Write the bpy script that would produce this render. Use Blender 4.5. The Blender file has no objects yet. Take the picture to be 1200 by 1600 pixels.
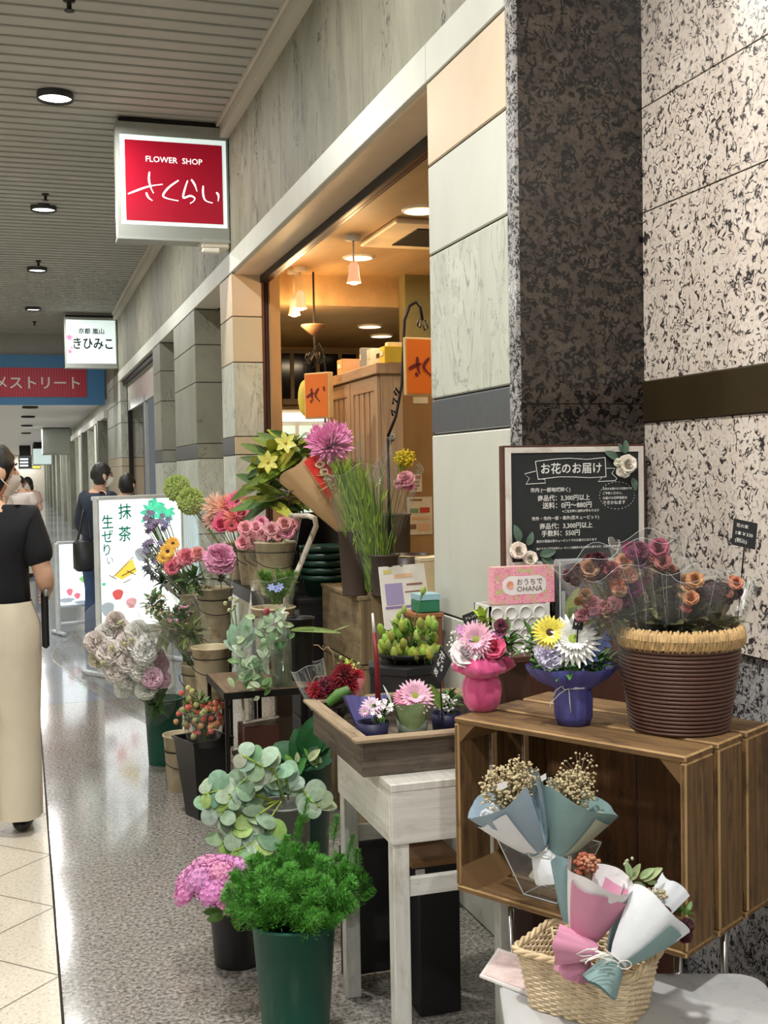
import bpy, math, random
from mathutils import Vector as V, Matrix as Mx
random.seed(7)
R = random.Random(11)
pi = math.pi
sc = bpy.context.scene
col = sc.collection

# ---------------------------------------------------------------- camera
FPX = 1782.5
YAW, PITCH, ROLL = .307105, -.036682, .017314
CAM = V((0, 0, 1.5))
def _axes():
    cy, sy, cp, sp = math.cos(YAW), math.sin(YAW), math.cos(PITCH), math.sin(PITCH)
    f = V((sy*cp, cy*cp, sp)); r = V((cy, -sy, 0)); d = f.cross(r)
    cr, sr = math.cos(ROLL), math.sin(ROLL)
    return r*cr + d*sr, d*cr - r*sr, f
CR, CD, CF = _axes()
cd = bpy.data.cameras.new('camera'); cam = bpy.data.objects.new('camera', cd); col.objects.link(cam)
cd.sensor_fit = 'VERTICAL'; cd.sensor_height = 36; cd.lens = FPX/1600*36
cd.clip_start = .05; cd.clip_end = 300
cam.matrix_world = Mx(((CR.x, -CD.x, -CF.x, CAM.x), (CR.y, -CD.y, -CF.y, CAM.y), (CR.z, -CD.z, -CF.z, CAM.z), (0, 0, 0, 1)))
sc.camera = cam
sc.view_settings.view_transform = 'Standard'; sc.view_settings.look = 'None'
sc.view_settings.gamma = 1; sc.view_settings.exposure = 0.0
sc.view_settings.use_curve_mapping = False
# ---------------------------------------------------------------- light
EXT_W = 46       # corridor downlights
INT_W = 13       # shop lights
w = bpy.data.worlds.new('world'); sc.world = w; w.use_nodes = True
w.node_tree.nodes['Background'].inputs[0].default_value = (.86, .92, 1, 1)
w.node_tree.nodes['Background'].inputs[1].default_value = .16
DL = [(.265, 7.448), (.252, 10.559), (.238, 13.675), (.226, 16.892), (.27, 4.33), (.27, 1.22), (.27, -1.9)]
def lamp(name, kind, loc, power, color, size=.2, aim=None, spot=None, blend=.6):
    ld = bpy.data.lights.new(name, kind); ld.energy = power; ld.color = color
    if kind == 'AREA': ld.shape = 'DISK'; ld.size = size
    else: ld.shadow_soft_size = size
    if spot: ld.spot_size = spot; ld.spot_blend = blend
    o = bpy.data.objects.new(name, ld); col.objects.link(o); o.location = loc
    if aim is not None: o.rotation_euler = (V(aim)-V(loc)).to_track_quat('-Z', 'Y').to_euler()
    return o
for i, (x, y) in enumerate(DL):
    lamp('downlight_beam', 'AREA', (x, y, 3.80), EXT_W*(1.75 if y < 2 else 1.25 if y < 5 else 1), (1, .985, .95), .17)
    lamp('downlight_beam', 'AREA', (x-3.2, y, 3.80), EXT_W*.8, (1, .985, .95), .17)
# downlight over the granite corner, beside the camera
lamp('corner_downlight', 'SPOT', (.45, 2.75, 3.75), 90, (1, .95, .89), .12, (1.5, 2.35, .9), 1.5, .7)
# ---------------------------------------------------------------- helpers
def at(x, y, D=None, X=None, Y=None, Z=None):
    d = CR*((x-600)/FPX) + CD*((y-800)/FPX) + CF
    if X is not None: D = (X-CAM.x)/d.x
    elif Y is not None: D = (Y-CAM.y)/d.y
    elif Z is not None: D = (Z-CAM.z)/d.z
    return CAM + d*D
def lin(c):
    return tuple(((v/255)/12.92 if v/255 <= .04045 else ((v/255+.055)/1.055)**2.4) for v in c)
MATS = {}
def nt_of(name):
    m = bpy.data.materials.new(name); m.use_nodes = True
    nt = m.node_tree; b = nt.nodes['Principled BSDF']
    return m, nt, b
def N(nt, t, **k):
    n = nt.nodes.new(t)
    for a, v in k.items():
        if a.startswith('i_'): n.inputs[int(a[2:])].default_value = v
        else: setattr(n, a, v)
    return n
def coord(nt, uv=False, scale=(1, 1, 1), obj=False):
    mp = N(nt, 'ShaderNodeMapping'); mp.inputs['Scale'].default_value = scale
    if uv: s = N(nt, 'ShaderNodeUVMap').outputs[0]
    elif obj: s = N(nt, 'ShaderNodeTexCoord').outputs['Object']
    else: s = N(nt, 'ShaderNodeNewGeometry').outputs['Position']
    nt.links.new(s, mp.inputs[0]); return mp.outputs[0]
def ramp(nt, src, stops):
    r = N(nt, 'ShaderNodeValToRGB'); e = r.color_ramp.elements
    while len(e) < len(stops): e.new(.5)
    for el, (p, c) in zip(e, stops): el.position = p; el.color = (*c, 1) if len(c) == 3 else c
    nt.links.new(src, r.inputs[0]); return r.outputs[0]
def noise(nt, vec, scale, detail=4, rough=.55, dist=0):
    n = N(nt, 'ShaderNodeTexNoise'); nt.links.new(vec, n.inputs['Vector'])
    n.inputs['Scale'].default_value = scale; n.inputs['Detail'].default_value = detail
    n.inputs['Roughness'].default_value = rough; n.inputs['Distortion'].default_value = dist
    return n.outputs[0]
def mixc(nt, fac, a, b, mode='MIX'):
    m = N(nt, 'ShaderNodeMix', data_type='RGBA', blend_type=mode)
    if isinstance(fac, float): m.inputs[0].default_value = fac
    else: nt.links.new(fac, m.inputs[0])
    for i, s in ((6, a), (7, b)):
        if isinstance(s, tuple): m.inputs[i].default_value = (*s, 1)
        else: nt.links.new(s, m.inputs[i])
    return m.outputs[2]
def bump(nt, b, h, strength, dist=.01):
    n = N(nt, 'ShaderNodeBump'); n.inputs['Strength'].default_value = strength; n.inputs['Distance'].default_value = dist
    nt.links.new(h, n.inputs['Height']); nt.links.new(n.outputs[0], b.inputs['Normal'])
def mat(name, c, r=.5, metal=0, var=.12, vs=9, bmp=0, bs=40, spec=.5, emit=0, sub=0, alpha=1, coat=0, ocol=False, st=(1, 1, 1), dark=None):
    if name in MATS: return MATS[name]
    m, nt, b = nt_of(name); c = lin(c)
    b.inputs['Roughness'].default_value = r; b.inputs['Metallic'].default_value = metal
    b.inputs['Specular IOR Level'].default_value = spec
    b.inputs['Coat Weight'].default_value = coat
    v = coord(nt, scale=st)
    if ocol: base = N(nt, 'ShaderNodeObjectInfo').outputs['Color']
    else: base = c
    if var:
        f = noise(nt, v, vs)
        f = ramp(nt, f, [(.3, (1-var,)*3), (.7, (1+var*.6,)*3)])
        out = mixc(nt, 1.0, base, f, 'MULTIPLY')
        if dark:
            f2 = ramp(nt, noise(nt, v, vs*2.3, 6), [(.52, (0, 0, 0)), (.68, (1, 1, 1))])
            out = mixc(nt, f2, out, lin(dark))
        nt.links.new(out, b.inputs['Base Color'])
    elif ocol: nt.links.new(base, b.inputs['Base Color'])
    else: b.inputs['Base Color'].default_value = (*c, 1)
    if bmp: bump(nt, b, noise(nt, v, bs, 5), bmp)
    if emit:
        b.inputs['Emission Color'].default_value = (*c, 1); b.inputs['Emission Strength'].default_value = emit
    if sub:
        b.inputs['Subsurface Weight'].default_value = sub; b.inputs['Subsurface Radius'].default_value = (.02, .01, .006); b.inputs['Subsurface Scale'].default_value = .4
    b.inputs['Alpha'].default_value = alpha
    MATS[name] = m; return m
def granite(name, base, blot, vein, scale=24, rough=.22, width=.035, dens=.46, base2=None, mk=.8):
    m, nt, b = nt_of(name); v = coord(nt)
    n1 = noise(nt, v, scale, 2, .5, 1.1)
    n2 = noise(nt, v, scale*.35, 3, .6)
    n3 = noise(nt, v, scale*2.6, 3, .7)
    d = N(nt, 'ShaderNodeMath', operation='SUBTRACT', i_1=.5); nt.links.new(n1, d.inputs[0])
    a = N(nt, 'ShaderNodeMath', operation='ABSOLUTE'); nt.links.new(d.outputs[0], a.inputs[0])
    line = ramp(nt, a.outputs[0], [(width*.4, (1, 1, 1)), (width, (0, 0, 0))])
    msk = ramp(nt, noise(nt, v, scale*mk, 2, .5), [(dens, (0, 0, 0)), (dens+.08, (1, 1, 1))])
    vm = mixc(nt, 1.0, line, msk, 'MULTIPLY')
    c1 = mixc(nt, ramp(nt, n2, [(.35, (0, 0, 0)), (.65, (1, 1, 1))]), lin(base), lin(base2 or base))
    c2 = mixc(nt, ramp(nt, n3, [(.5, (0, 0, 0)), (.68, (1, 1, 1))]), c1, lin(blot))
    c3 = mixc(nt, vm, c2, lin(vein))
    nt.links.new(c3, b.inputs['Base Color']); b.inputs['Roughness'].default_value = rough
    MATS[name] = m; return m
def woodm(name, c1, c2, rough=.7, sx=5, sy=70, worn=None, bmp=.35):
    m, nt, b = nt_of(name); v = coord(nt, True, (sx, sy, 1))
    n1 = noise(nt, v, 1, 6, .6, .6)
    c = ramp(nt, n1, [(.3, lin(c1)), (.68, lin(c2))])
    if worn:
        v2 = coord(nt, True, (7, 16, 1)); c = mixc(nt, ramp(nt, noise(nt, v2, 1, 6, .7), [(.52, (0, 0, 0)), (.7, (1, 1, 1))]), c, lin(worn))
    nt.links.new(c, b.inputs['Base Color']); b.inputs['Roughness'].default_value = rough
    bump(nt, b, n1, bmp, .004); MATS[name] = m; return m
def clearm(name, tint=(255, 255, 255), gl=.10, milky=.04, wr=.5, rough=.08, scale=22, fr=.30):
    m, nt, b = nt_of(name); nt.nodes.remove(b); out = nt.nodes['Material Output']
    tr = N(nt, 'ShaderNodeBsdfTransparent'); tr.inputs[0].default_value = (*lin(tint), 1)
    g = N(nt, 'ShaderNodeBsdfGlossy'); g.inputs['Roughness'].default_value = rough
    di = N(nt, 'ShaderNodeBsdfDiffuse'); di.inputs[0].default_value = (.9, .92, .92, 1)
    lw = N(nt, 'ShaderNodeLayerWeight'); lw.inputs[0].default_value = .25
    if wr:
        bn = N(nt, 'ShaderNodeBump'); bn.inputs['Strength'].default_value = wr; bn.inputs['Distance'].default_value = .02
        nt.links.new(noise(nt, coord(nt), scale, 2, .5, .8), bn.inputs['Height'])
        for q in (g, lw): nt.links.new(bn.outputs[0], q.inputs['Normal'])
    f = N(nt, 'ShaderNodeMath', operation='MULTIPLY_ADD', i_1=fr, i_2=gl); nt.links.new(lw.outputs['Fresnel'], f.inputs[0])
    m1 = N(nt, 'ShaderNodeMixShader'); m1.inputs[0].default_value = milky
    nt.links.new(tr.outputs[0], m1.inputs[1]); nt.links.new(di.outputs[0], m1.inputs[2])
    m2 = N(nt, 'ShaderNodeMixShader'); nt.links.new(f.outputs[0], m2.inputs[0])
    nt.links.new(m1.outputs[0], m2.inputs[1]); nt.links.new(g.outputs[0], m2.inputs[2])
    nt.links.new(m2.outputs[0], out.inputs[0]); MATS[name] = m; return m

WL = {}
def tag(o, label=None, cat=None, group=None, kind=None):
    if label: o['label'] = label
    if cat: o['category'] = cat
    if group: o['group'] = group
    if kind: o['kind'] = kind
    return o
def T(name, label, cat, loc, group=None):
    o = bpy.data.objects.new(name, None); col.objects.link(o); o.location = loc; o.empty_display_size = .05
    WL[o.name] = V(loc); return tag(o, label, cat, group)
def basis(d, up=None):
    d = V(d).normalized(); up = V(up) if up is not None else (V((0, 0, 1)) if abs(d.z) < .95 else V((0, 1, 0)))
    x = up.cross(d).normalized(); return x, d.cross(x), d
class MB:
    def __init__(s): s.v, s.f, s.m, s.uv = [], [], [], []
    def face(s, idx, mi=0, uv=None):
        s.f.append(tuple(idx)); s.m.append(mi); s.uv.append(uv or [(0, 0)]*len(idx))
    def poly(s, pts, mi=0, uv=None):
        k = len(s.v); s.v += [V(p) for p in pts]; s.face(range(k, k+len(pts)), mi, uv)
    def box(s, c, size, mi=0, ax=None, taper=1, bv=0, em=None):
        """box at centre c; ax = three axes; taper scales the top"""
        ax = ax or (V((1, 0, 0)), V((0, 1, 0)), V((0, 0, 1))); c = V(c); h = [q/2 for q in size]
        if bv and min(size) > 2.2*bv:
            k = len(s.v)
            for sx in (-1, 1):
                for sy in (-1, 1):
                    for sz in (-1, 1):
                        for a in range(3):
                            l = [sx*h[0], sy*h[1], sz*h[2]]
                            for q in range(3):
                                if q != a: l[q] -= math.copysign(bv, l[q])
                            s.v.append(c+ax[0]*l[0]+ax[1]*l[1]+ax[2]*l[2])
            def I(sx, sy, sz, a): return k+((((sx > 0)*2+(sy > 0))*2+(sz > 0))*3+a)
            lg = max(range(3), key=lambda i: size[i]); o = (R.random()*9, R.random()*9)
            em = mi if em is None else em
            def add(ids, mi=mi):
                uv = []
                ds = [[(s.v[i]-c).dot(ax[q]) for q in range(3)] for i in ids]
                ot = [q for q in range(3) if q != lg]
                spr = [max(d[q] for d in ds)-min(d[q] for d in ds) for q in ot]
                w = ot[0] if spr[0] >= spr[1] else ot[1]
                s.face(ids, mi, [(d[lg]+o[0], d[w]+o[1]) for d in ds])
            B = (-1, 1)
            for a in range(3):
                p, q = [(1, 2), (2, 0), (0, 1)][a]
                for sg in B:
                    ids = []
                    for u, v2 in ((-1, -1), (1, -1), (1, 1), (-1, 1)):
                        l = [0, 0, 0]; l[a] = sg; l[p] = u; l[q] = v2; ids.append(I(*l, a))
                    add(ids if sg > 0 else ids[::-1])
            for a in range(3):      # edges parallel to a
                p, q = [(1, 2), (2, 0), (0, 1)][a]
                for u in B:
                    for v2 in B:
                        l0 = [0, 0, 0]; l0[p] = u; l0[q] = v2; l1 = list(l0); l0[a] = -1; l1[a] = 1
                        ids = [I(*l0, p), I(*l1, p), I(*l1, q), I(*l0, q)]
                        add(ids if u*v2 < 0 else ids[::-1], em)
            for x in B:
                for y in B:
                    for z in B:
                        ids = [I(x, y, z, 0), I(x, y, z, 1), I(x, y, z, 2)]
                        add(ids if x*y*z > 0 else ids[::-1], em)
            return s
        P = []
        for z in (-1, 1):
            t = taper if z > 0 else 1
            for x, y in ((-1, -1), (1, -1), (1, 1), (-1, 1)):
                P.append(c+ax[0]*(x*h[0]*t)+ax[1]*(y*h[1]*t)+ax[2]*(z*h[2]))
        lg = max(range(3), key=lambda i: size[i]); o = (R.random()*9, R.random()*9)
        k = len(s.v); s.v += P
        for ids in ((0, 3, 2, 1), (4, 5, 6, 7), (0, 1, 5, 4), (1, 2, 6, 5), (2, 3, 7, 6), (3, 0, 4, 7)):
            ds = [[(P[i]-c).dot(ax[q]) for q in range(3)] for i in ids]
            ot = [q for q in range(3) if q != lg]
            spr = [max(d[q] for d in ds)-min(d[q] for d in ds) for q in ot]
            w = ot[0] if spr[0] >= spr[1] else ot[1]
            s.face([k+i for i in ids], mi, [(d[lg]+o[0], d[w]+o[1]) for d in ds])
        return s
    def bb(s, lo, hi, mi=0, bv=0):
        lo, hi = V(lo), V(hi); return s.box((lo+hi)/2, tuple(hi-lo), mi, bv=bv)
    def ring(s, c, x, y, rx, ry, n, fn=None):
        k = len(s.v)
        for i in range(n):
            a = 2*pi*i/n; q = fn(a) if fn else 1
            s.v.append(c+x*(rx*q*math.cos(a))+y*(ry*q*math.sin(a)))
        return k
    def skin(s, k0, k1, n, mi=0, closed=True):
        for i in range(n if closed else n-1):
            j = (i+1) % n; s.face((k0+i, k0+j, k1+j, k1+i), mi)
    def tube(s, pts, r, n=8, mi=0, cap=True, ry=None):
        pts = [V(p) for p in pts]; rs = r if isinstance(r, (list, tuple)) else [r]*len(pts); ks = []; x = None
        for i, p in enumerate(pts):
            d = (pts[min(i+1, len(pts)-1)]-pts[max(i-1, 0)])
            if d.length < 1e-9: d = V((0, 0, 1))
            d.normalize()
            if x is None: x, y, _ = basis(d)
            else:
                x = (x-d*x.dot(d));
                if x.length < 1e-6: x = basis(d)[0]
                x.normalize(); y = d.cross(x)
            ks.append(s.ring(p, x, y, rs[i], rs[i]*(ry or 1), n))
        for a, b in zip(ks, ks[1:]): s.skin(a, b, n, mi)
        if cap: s.face(range(ks[0]+n-1, ks[0]-1, -1), mi); s.face(range(ks[-1], ks[-1]+n), mi)
        return s
    def lathe(s, c, prof, n=32, mi=0, ax=None, fn=None, cap=(False, False)):
        """prof: list of (radius, height)"""
        x, y, z = ax or (V((1, 0, 0)), V((0, 1, 0)), V((0, 0, 1))); c = V(c); ks = []
        for i, (r, h) in enumerate(prof): ks.append(s.ring(c+z*h, x, y, r, r, n, (lambda a, i=i: fn(a, i)) if fn else None))
        for a, b in zip(ks, ks[1:]): s.skin(a, b, n, mi)
        if cap[0]: s.face(range(ks[0]+n-1, ks[0]-1, -1), mi)
        if cap[1]: s.face(range(ks[-1], ks[-1]+n), mi)
        return s
    def ball(s, c, r, n=10, m=6, mi=0, ax=None, fn=None):
        x, y, z = ax or (V((1, 0, 0)), V((0, 1, 0)), V((0, 0, 1))); c = V(c)
        rx, ry, rz = r if isinstance(r, (tuple, list)) else (r, r, r)
        k = len(s.v); s.v.append(c-z*rz)
        for j in range(1, m):
            t = -pi/2+pi*j/m
            for i in range(n):
                a = 2*pi*i/n; s.v.append(c+x*(rx*math.cos(t)*math.cos(a))+y*(ry*math.cos(t)*math.sin(a))+z*(rz*math.sin(t)))
        s.v.append(c+z*rz); e = len(s.v)-1
        for i in range(n): s.face((k, k+1+(i+1) % n, k+1+i), mi)
        for j in range(m-2): s.skin(k+1+j*n, k+1+(j+1)*n, n, mi)
        for i in range(n): s.face((e, e-n+i, e-n+(i+1) % n), mi)
        return s
    def petal(s, p, d, up, l, w, bend=.3, cup=.15, mi=0, n=3, tipw=.5, wave=0):
        """a blade from p along d, its face towards up; bend lifts (+) or drops the tip"""
        d = V(d).normalized(); sd = d.cross(V(up))
        if sd.length < 1e-5: sd = basis(d)[0]
        sd.normalize(); u = sd.cross(d); k = len(s.v); p = V(p)
        for i in range(n+1):
            t = i/n; ww = w*(.18+.82*math.sin(pi*min(1, (t*.62+.06)/.72)*.5 if t < 1 else pi/2))
            if tipw < 1: ww = w*(math.sin(pi*(.12+.80*t**(.6+tipw)))) if i < n else w*.12*(1+tipw)
            c = p+d*(l*t)+u*(bend*l*t*t); q = u*(cup*ww+wave*(R.random()-.5))
            s.v += [c-sd*(ww/2)+q, c, c+sd*(ww/2)+q]
        for i in range(n):
            a = k+3*i; s.face((a, a+1, a+4, a+3), mi); s.face((a+1, a+2, a+5, a+4), mi)
        return s
    def mesh(s, name, mats, smooth=True, org=V((0, 0, 0))):
        me = bpy.data.meshes.new(name); me.from_pydata([tuple(v-org) for v in s.v], [], s.f)
        mats = mats if isinstance(mats, (list, tuple)) else [mats]
        for m in mats: me.materials.append(m)
        me.polygons.foreach_set('material_index', s.m)
        if smooth: me.polygons.foreach_set('use_smooth', [True]*len(s.f))
        uvl = me.uv_layers.new(name='UVMap'); flat = [c for f in s.uv for q in f for c in q]; uvl.data.foreach_set('uv', flat)
        me.update(); return me
    def build(s, name, mats, parent=None, smooth=False, label=None, kind=None, org=None, auto=None):
        if parent is None:
            if org is None:
                xs = [v.x for v in s.v]; ys = [v.y for v in s.v]; org = V(((min(xs)+max(xs))/2, (min(ys)+max(ys))/2, min(v.z for v in s.v)))
        else: org = WL[parent.name]
        me = s.mesh(name, mats, smooth, org); o = bpy.data.objects.new(name, me); col.objects.link(o)
        if parent is None: o.location = org; WL[o.name] = V(org)
        else: o.parent = parent; WL[o.name] = V(org)
        if label: o['label'] = label
        if kind: o['kind'] = kind
        return o
def struct(name, mb, m, smooth=False, label=None): 
    o = mb.build(name, m, smooth=smooth, kind='structure'); 
    if label: o['label'] = label
    return o
def inst(me, name, parent, loc, d=(0, 0, 1), s=1, color=None, roll=None):
    o = bpy.data.objects.new(name, me); col.objects.link(o); o.parent = parent
    z = V(d).normalized(); x, y, _ = basis(z); a = R.random()*6.28 if roll is None else roll
    x2 = x*math.cos(a)+y*math.sin(a); y2 = z.cross(x2)
    L = V(loc)-WL[parent.name] if parent else V(loc)
    sx = s if isinstance(s, (tuple, list)) else (s, s, s)
    m = Mx((x2*sx[0], y2*sx[1], z*sx[2])).transposed().to_4x4(); m.translation = L
    o.matrix_basis = m
    if color is not None: o.color = (*lin(color), 1)
    return o
def lettering(body, o, right, up, m, parent, name='lettering', w=None, h=None, align='LEFT', bold=0, kind=None, depth=.0004, fat=0):
    """flat letters fitted to a width or a height; o is the middle-left (or centre) of the line"""
    cu = bpy.data.curves.new('t', 'FONT'); cu.body = body; cu.offset = bold; cu.extrude = .0; cu.resolution_u = 2
    ob = bpy.data.objects.new('t', cu); col.objects.link(ob); bpy.context.view_layer.update()
    me = bpy.data.meshes.new_from_object(ob.evaluated_get(bpy.context.evaluated_depsgraph_get()))
    bpy.data.objects.remove(ob); bpy.data.curves.remove(cu)
    xs = [v.co.x for v in me.vertices]; ys = [v.co.y for v in me.vertices]
    x0, x1, y0, y1 = min(xs), max(xs), min(ys), max(ys)
    s1 = (w/(x1-x0)) if w else h/(y1-y0); s2 = h/(y1-y0) if h else s1
    right, up = V(right).normalized(), V(up).normalized(); nn = right.cross(up); o = V(o)
    org = WL[parent.name] if parent else V((0, 0, 0))
    off = (x1-x0)*s1*{'LEFT': 0, 'CENTER': .5, 'RIGHT': 1}[align]
    for v in me.vertices:
        p = o+right*((v.co.x-x0)*s1-off)+up*((v.co.y-(y0+y1)/2)*s2)+nn*depth; v.co = p-org
    if fat:
        vv = [v.co.copy() for v in me.vertices]; ff = [tuple(p.vertices) for p in me.polygons]; nv = []; nf = []; hh = (y1-y0)*s2*fat
        for k in range(5):
            d = right*(hh*math.cos(k*1.2566))+up*(hh*math.sin(k*1.2566)); o_ = len(nv); nv += [tuple(v+d) for v in vv]; nf += [tuple(i+o_ for i in q) for q in ff]
        bpy.data.meshes.remove(me); me = bpy.data.meshes.new(name); me.from_pydata(nv, [], nf)
    me.materials.clear(); me.materials.append(m); me.name = name
    ob = bpy.data.objects.new(name, me); col.objects.link(ob); ob.parent = parent; WL[ob.name] = org
    return ob
def brush(strokes, f, width, m, parent, name='lettering', nrm=None, depth=.003):
    """brush strokes as tapering ribbons; f maps a stroke point to the surface"""
    b = MB()
    for st in strokes:
        pts = []
        for i in range(len(st)-1):          # Catmull-Rom
            p0, p1, p2, p3 = [V((*st[max(0, min(len(st)-1, i+q))][:2], 0)) for q in (-1, 0, 1, 2)]
            for q in range(5):
                t = q/5; pts.append(.5*((2*p1)+(p2-p0)*t+(2*p0-5*p1+4*p2-p3)*t*t+(3*p1-p0-3*p2+p3)*t**3))
        pts.append(V((*st[-1][:2], 0))); n = len(pts); L, Rr = [], []
        for i, p in enumerate(pts):
            d = (pts[min(i+1, n-1)]-pts[max(i-1, 0)]).normalized(); sd = V((-d.y, d.x, 0)); t = i/(n-1)
            ww = width*(.55+.6*math.sin(pi*min(1, t*1.15+.1)))*.5
            L.append(p+sd*ww); Rr.append(p-sd*ww)
        for i in range(n-1): b.poly([f(*q[:2])+nrm*depth for q in (L[i], Rr[i], Rr[i+1], L[i+1])])
    return b.build(name, m, parent)
# ---------------------------------------------------------------- surface materials
def grid(nt, vec, size, wid):
    """1 on the joints of a square grid"""
    sp = N(nt, 'ShaderNodeSeparateXYZ'); nt.links.new(vec, sp.inputs[0]); o = []
    for i, sz in zip((0, 1), size):
        if not sz: continue
        d = N(nt, 'ShaderNodeMath', operation='DIVIDE', i_1=sz); nt.links.new(sp.outputs[i], d.inputs[0])
        fr = N(nt, 'ShaderNodeMath', operation='FRACT'); nt.links.new(d.outputs[0], fr.inputs[0])
        c = N(nt, 'ShaderNodeMath', operation='LESS_THAN', i_1=wid/sz); nt.links.new(fr.outputs[0], c.inputs[0]); o.append(c.outputs[0])
    if len(o) == 1: return o[0]
    mx = N(nt, 'ShaderNodeMath', operation='MAXIMUM'); nt.links.new(o[0], mx.inputs[0]); nt.links.new(o[1], mx.inputs[1]); return mx.outputs[0]
def speck_floor(name, stops, scale, size, rot, org, rough, joint, jw=.006, jmix=.8):
    m, nt, b = nt_of(name); v = coord(nt)
    c = ramp(nt, noise(nt, v, scale, 4, .75), stops)
    c = mixc(nt, ramp(nt, noise(nt, v, scale*.3, 2), [(.35, (.82,)*3), (.65, (1.12,)*3)]), c, c, 'MIX')
    mp = N(nt, 'ShaderNodeMapping', vector_type='TEXTURE'); mp.inputs['Location'].default_value = (*org, 0); mp.inputs['Rotation'].default_value = (0, 0, rot)
    nt.links.new(N(nt, 'ShaderNodeNewGeometry').outputs['Position'], mp.inputs[0])
    g = grid(nt, mp.outputs[0], size, jw)
    gm = N(nt, 'ShaderNodeMath', operation='MULTIPLY', i_1=jmix); nt.links.new(g, gm.inputs[0])
    nt.links.new(mixc(nt, gm.outputs[0], c, lin(joint)), b.inputs['Base Color'])
    rr = ramp(nt, noise(nt, v, 3, 3), [(.3, (rough*.8,)*3), (.7, (rough*1.25,)*3)]); nt.links.new(rr, b.inputs['Roughness'])
    MATS[name] = m; return m
L = lin
FL_DARK = speck_floor('grey_speckled_granite', [(.30, L((48, 44, 42))), (.42, L((108, 103, 98))), (.52, L((150, 145, 138))), (.64, L((186, 180, 172))), (.75, L((120, 114, 108)))], 75, (.0, .583), 0, (0, 3.11), .11, (70, 66, 62), .004, .5)
FL_FAR = speck_floor('blue_grey_granite', [(.3, L((90, 96, 104))), (.5, L((140, 146, 154))), (.7, L((168, 172, 180)))], 60, (.9, .9), 0, (0, 7.77), .10, (80, 84, 88), .004, .5)
FL_LIGHT = speck_floor('cream_speckled_tile', [(.30, L((120, 108, 92))), (.40, L((208, 198, 180))), (.60, L((232, 224, 208))), (.78, L((180, 168, 150)))], 80, (.4066, .4066), pi/4, (.07, 3.513), .4, (96, 82, 66), .006, .9)
GR_LIGHT = granite('cream_granite', (210, 198, 186), (190, 174, 162), (52, 47, 48), 30, .3, .06, .445, (220, 211, 200), 1.35)
GR_DARK = granite('brown_granite', (80, 71, 62), (46, 41, 37), (12, 11, 10), 36, .22, .11, .42, (56, 49, 44), 1.1)
GR_GREY = granite('grey_granite', (150, 148, 146), (108, 108, 108), (44, 44, 46), 48, .18, .08, .40, (176, 174, 172))
def stone(name, c, c2, vein=None, rough=.6, bmp=.15, vs=2.2, st=(1, 1, .6), crack=.52):
    m, nt, b = nt_of(name); v = coord(nt, scale=st)
    n1 = noise(nt, v, vs, 6, .62, 1.2)
    c_ = ramp(nt, n1, [(.34, lin(c)), (.62, lin(c2))])
    if vein:
        n2 = noise(nt, v, vs*1.3, 5, .6, 2.2)
        d = N(nt, 'ShaderNodeMath', operation='SUBTRACT', i_1=.5); nt.links.new(n2, d.inputs[0])
        a = N(nt, 'ShaderNodeMath', operation='ABSOLUTE'); nt.links.new(d.outputs[0], a.inputs[0])
        l = ramp(nt, a.outputs[0], [(.003, (1, 1, 1)), (.016, (0, 0, 0))])
        k = ramp(nt, noise(nt, v, vs*2, 2), [(crack, (0, 0, 0)), (crack+.08, (1, 1, 1))])
        c_ = mixc(nt, mixc(nt, 1.0, l, k, 'MULTIPLY'), c_, lin(vein))
    nt.links.new(c_, b.inputs['Base Color']); b.inputs['Roughness'].default_value = rough
    bump(nt, b, n1, bmp, .03); MATS[name] = m; return m
ST_BEIGE = stone('beige_limestone', (207, 184, 154), (214, 193, 166), None, .5, .05)
ST_PALE = stone('pale_limestone', (192, 193, 181), (200, 201, 190), None, .5, .05)
ST_SLATE = stone('veined_green_slate', (176, 180, 166), (196, 199, 186), (146, 150, 138), .5, .5, 3.5, (1, 1, .45), .3)
ST_TAN = stone('tan_limestone', (190, 178, 150), (200, 188, 162), None, .55, .08)
ST_GREY = stone('grey_green_stone', (122, 123, 109), (138, 139, 124), (98, 99, 87), .5, .1, 2, (1, 1, .5))
ST_BAND = stone('rough_olive_slate', (112, 110, 93), (140, 137, 118), (60, 56, 45), .65, .9, 2.4, (1, 1, .38), .46)
STEEL = mat('brushed_steel_band', (150, 154, 160), .28, .85, .06, 30)
BRONZE = mat('dark_bronze_band', (74, 62, 40), .35, .6, .1, 6)
ALU = mat('satin_aluminium', (176, 180, 174), .4, .5, .05)
DARKM = mat('dark_metal', (30, 27, 26), .45, .4, .1)
BROWNM = mat('brown_metal_frame', (104, 70, 60), .35, .6, .1)
WHITE = mat('white_paint', (226, 226, 220), .5, 0, .05)
BLACK = mat('black_plastic', (22, 22, 23), .45, 0, .1)
CEILM = mat('ceiling_paint', (172, 172, 166), .6, 0, .05, 3)
TRIMM = mat('ceiling_trim_paint', (196, 192, 178), .5, 0, .05, 3)
GLOW = mat('white_glow', (255, 252, 244), .5, emit=6, var=0)
GLOWW = mat('warm_glow', (255, 196, 120), .5, emit=7, var=0)
ICEIL = mat('warm_ceiling_board', (186, 154, 108), .55, 0, .18, 6, st=(1, .25, 1))
IWALL = mat('warm_wall', (176, 144, 100), .7, 0, .12, 3)
PLY = mat('plywood', (168, 130, 86), .6, 0, .2, 5, st=(1, 1, .3))
GAP = mat('joint_shadow_gap', (40, 34, 30), .9, var=0)
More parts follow.
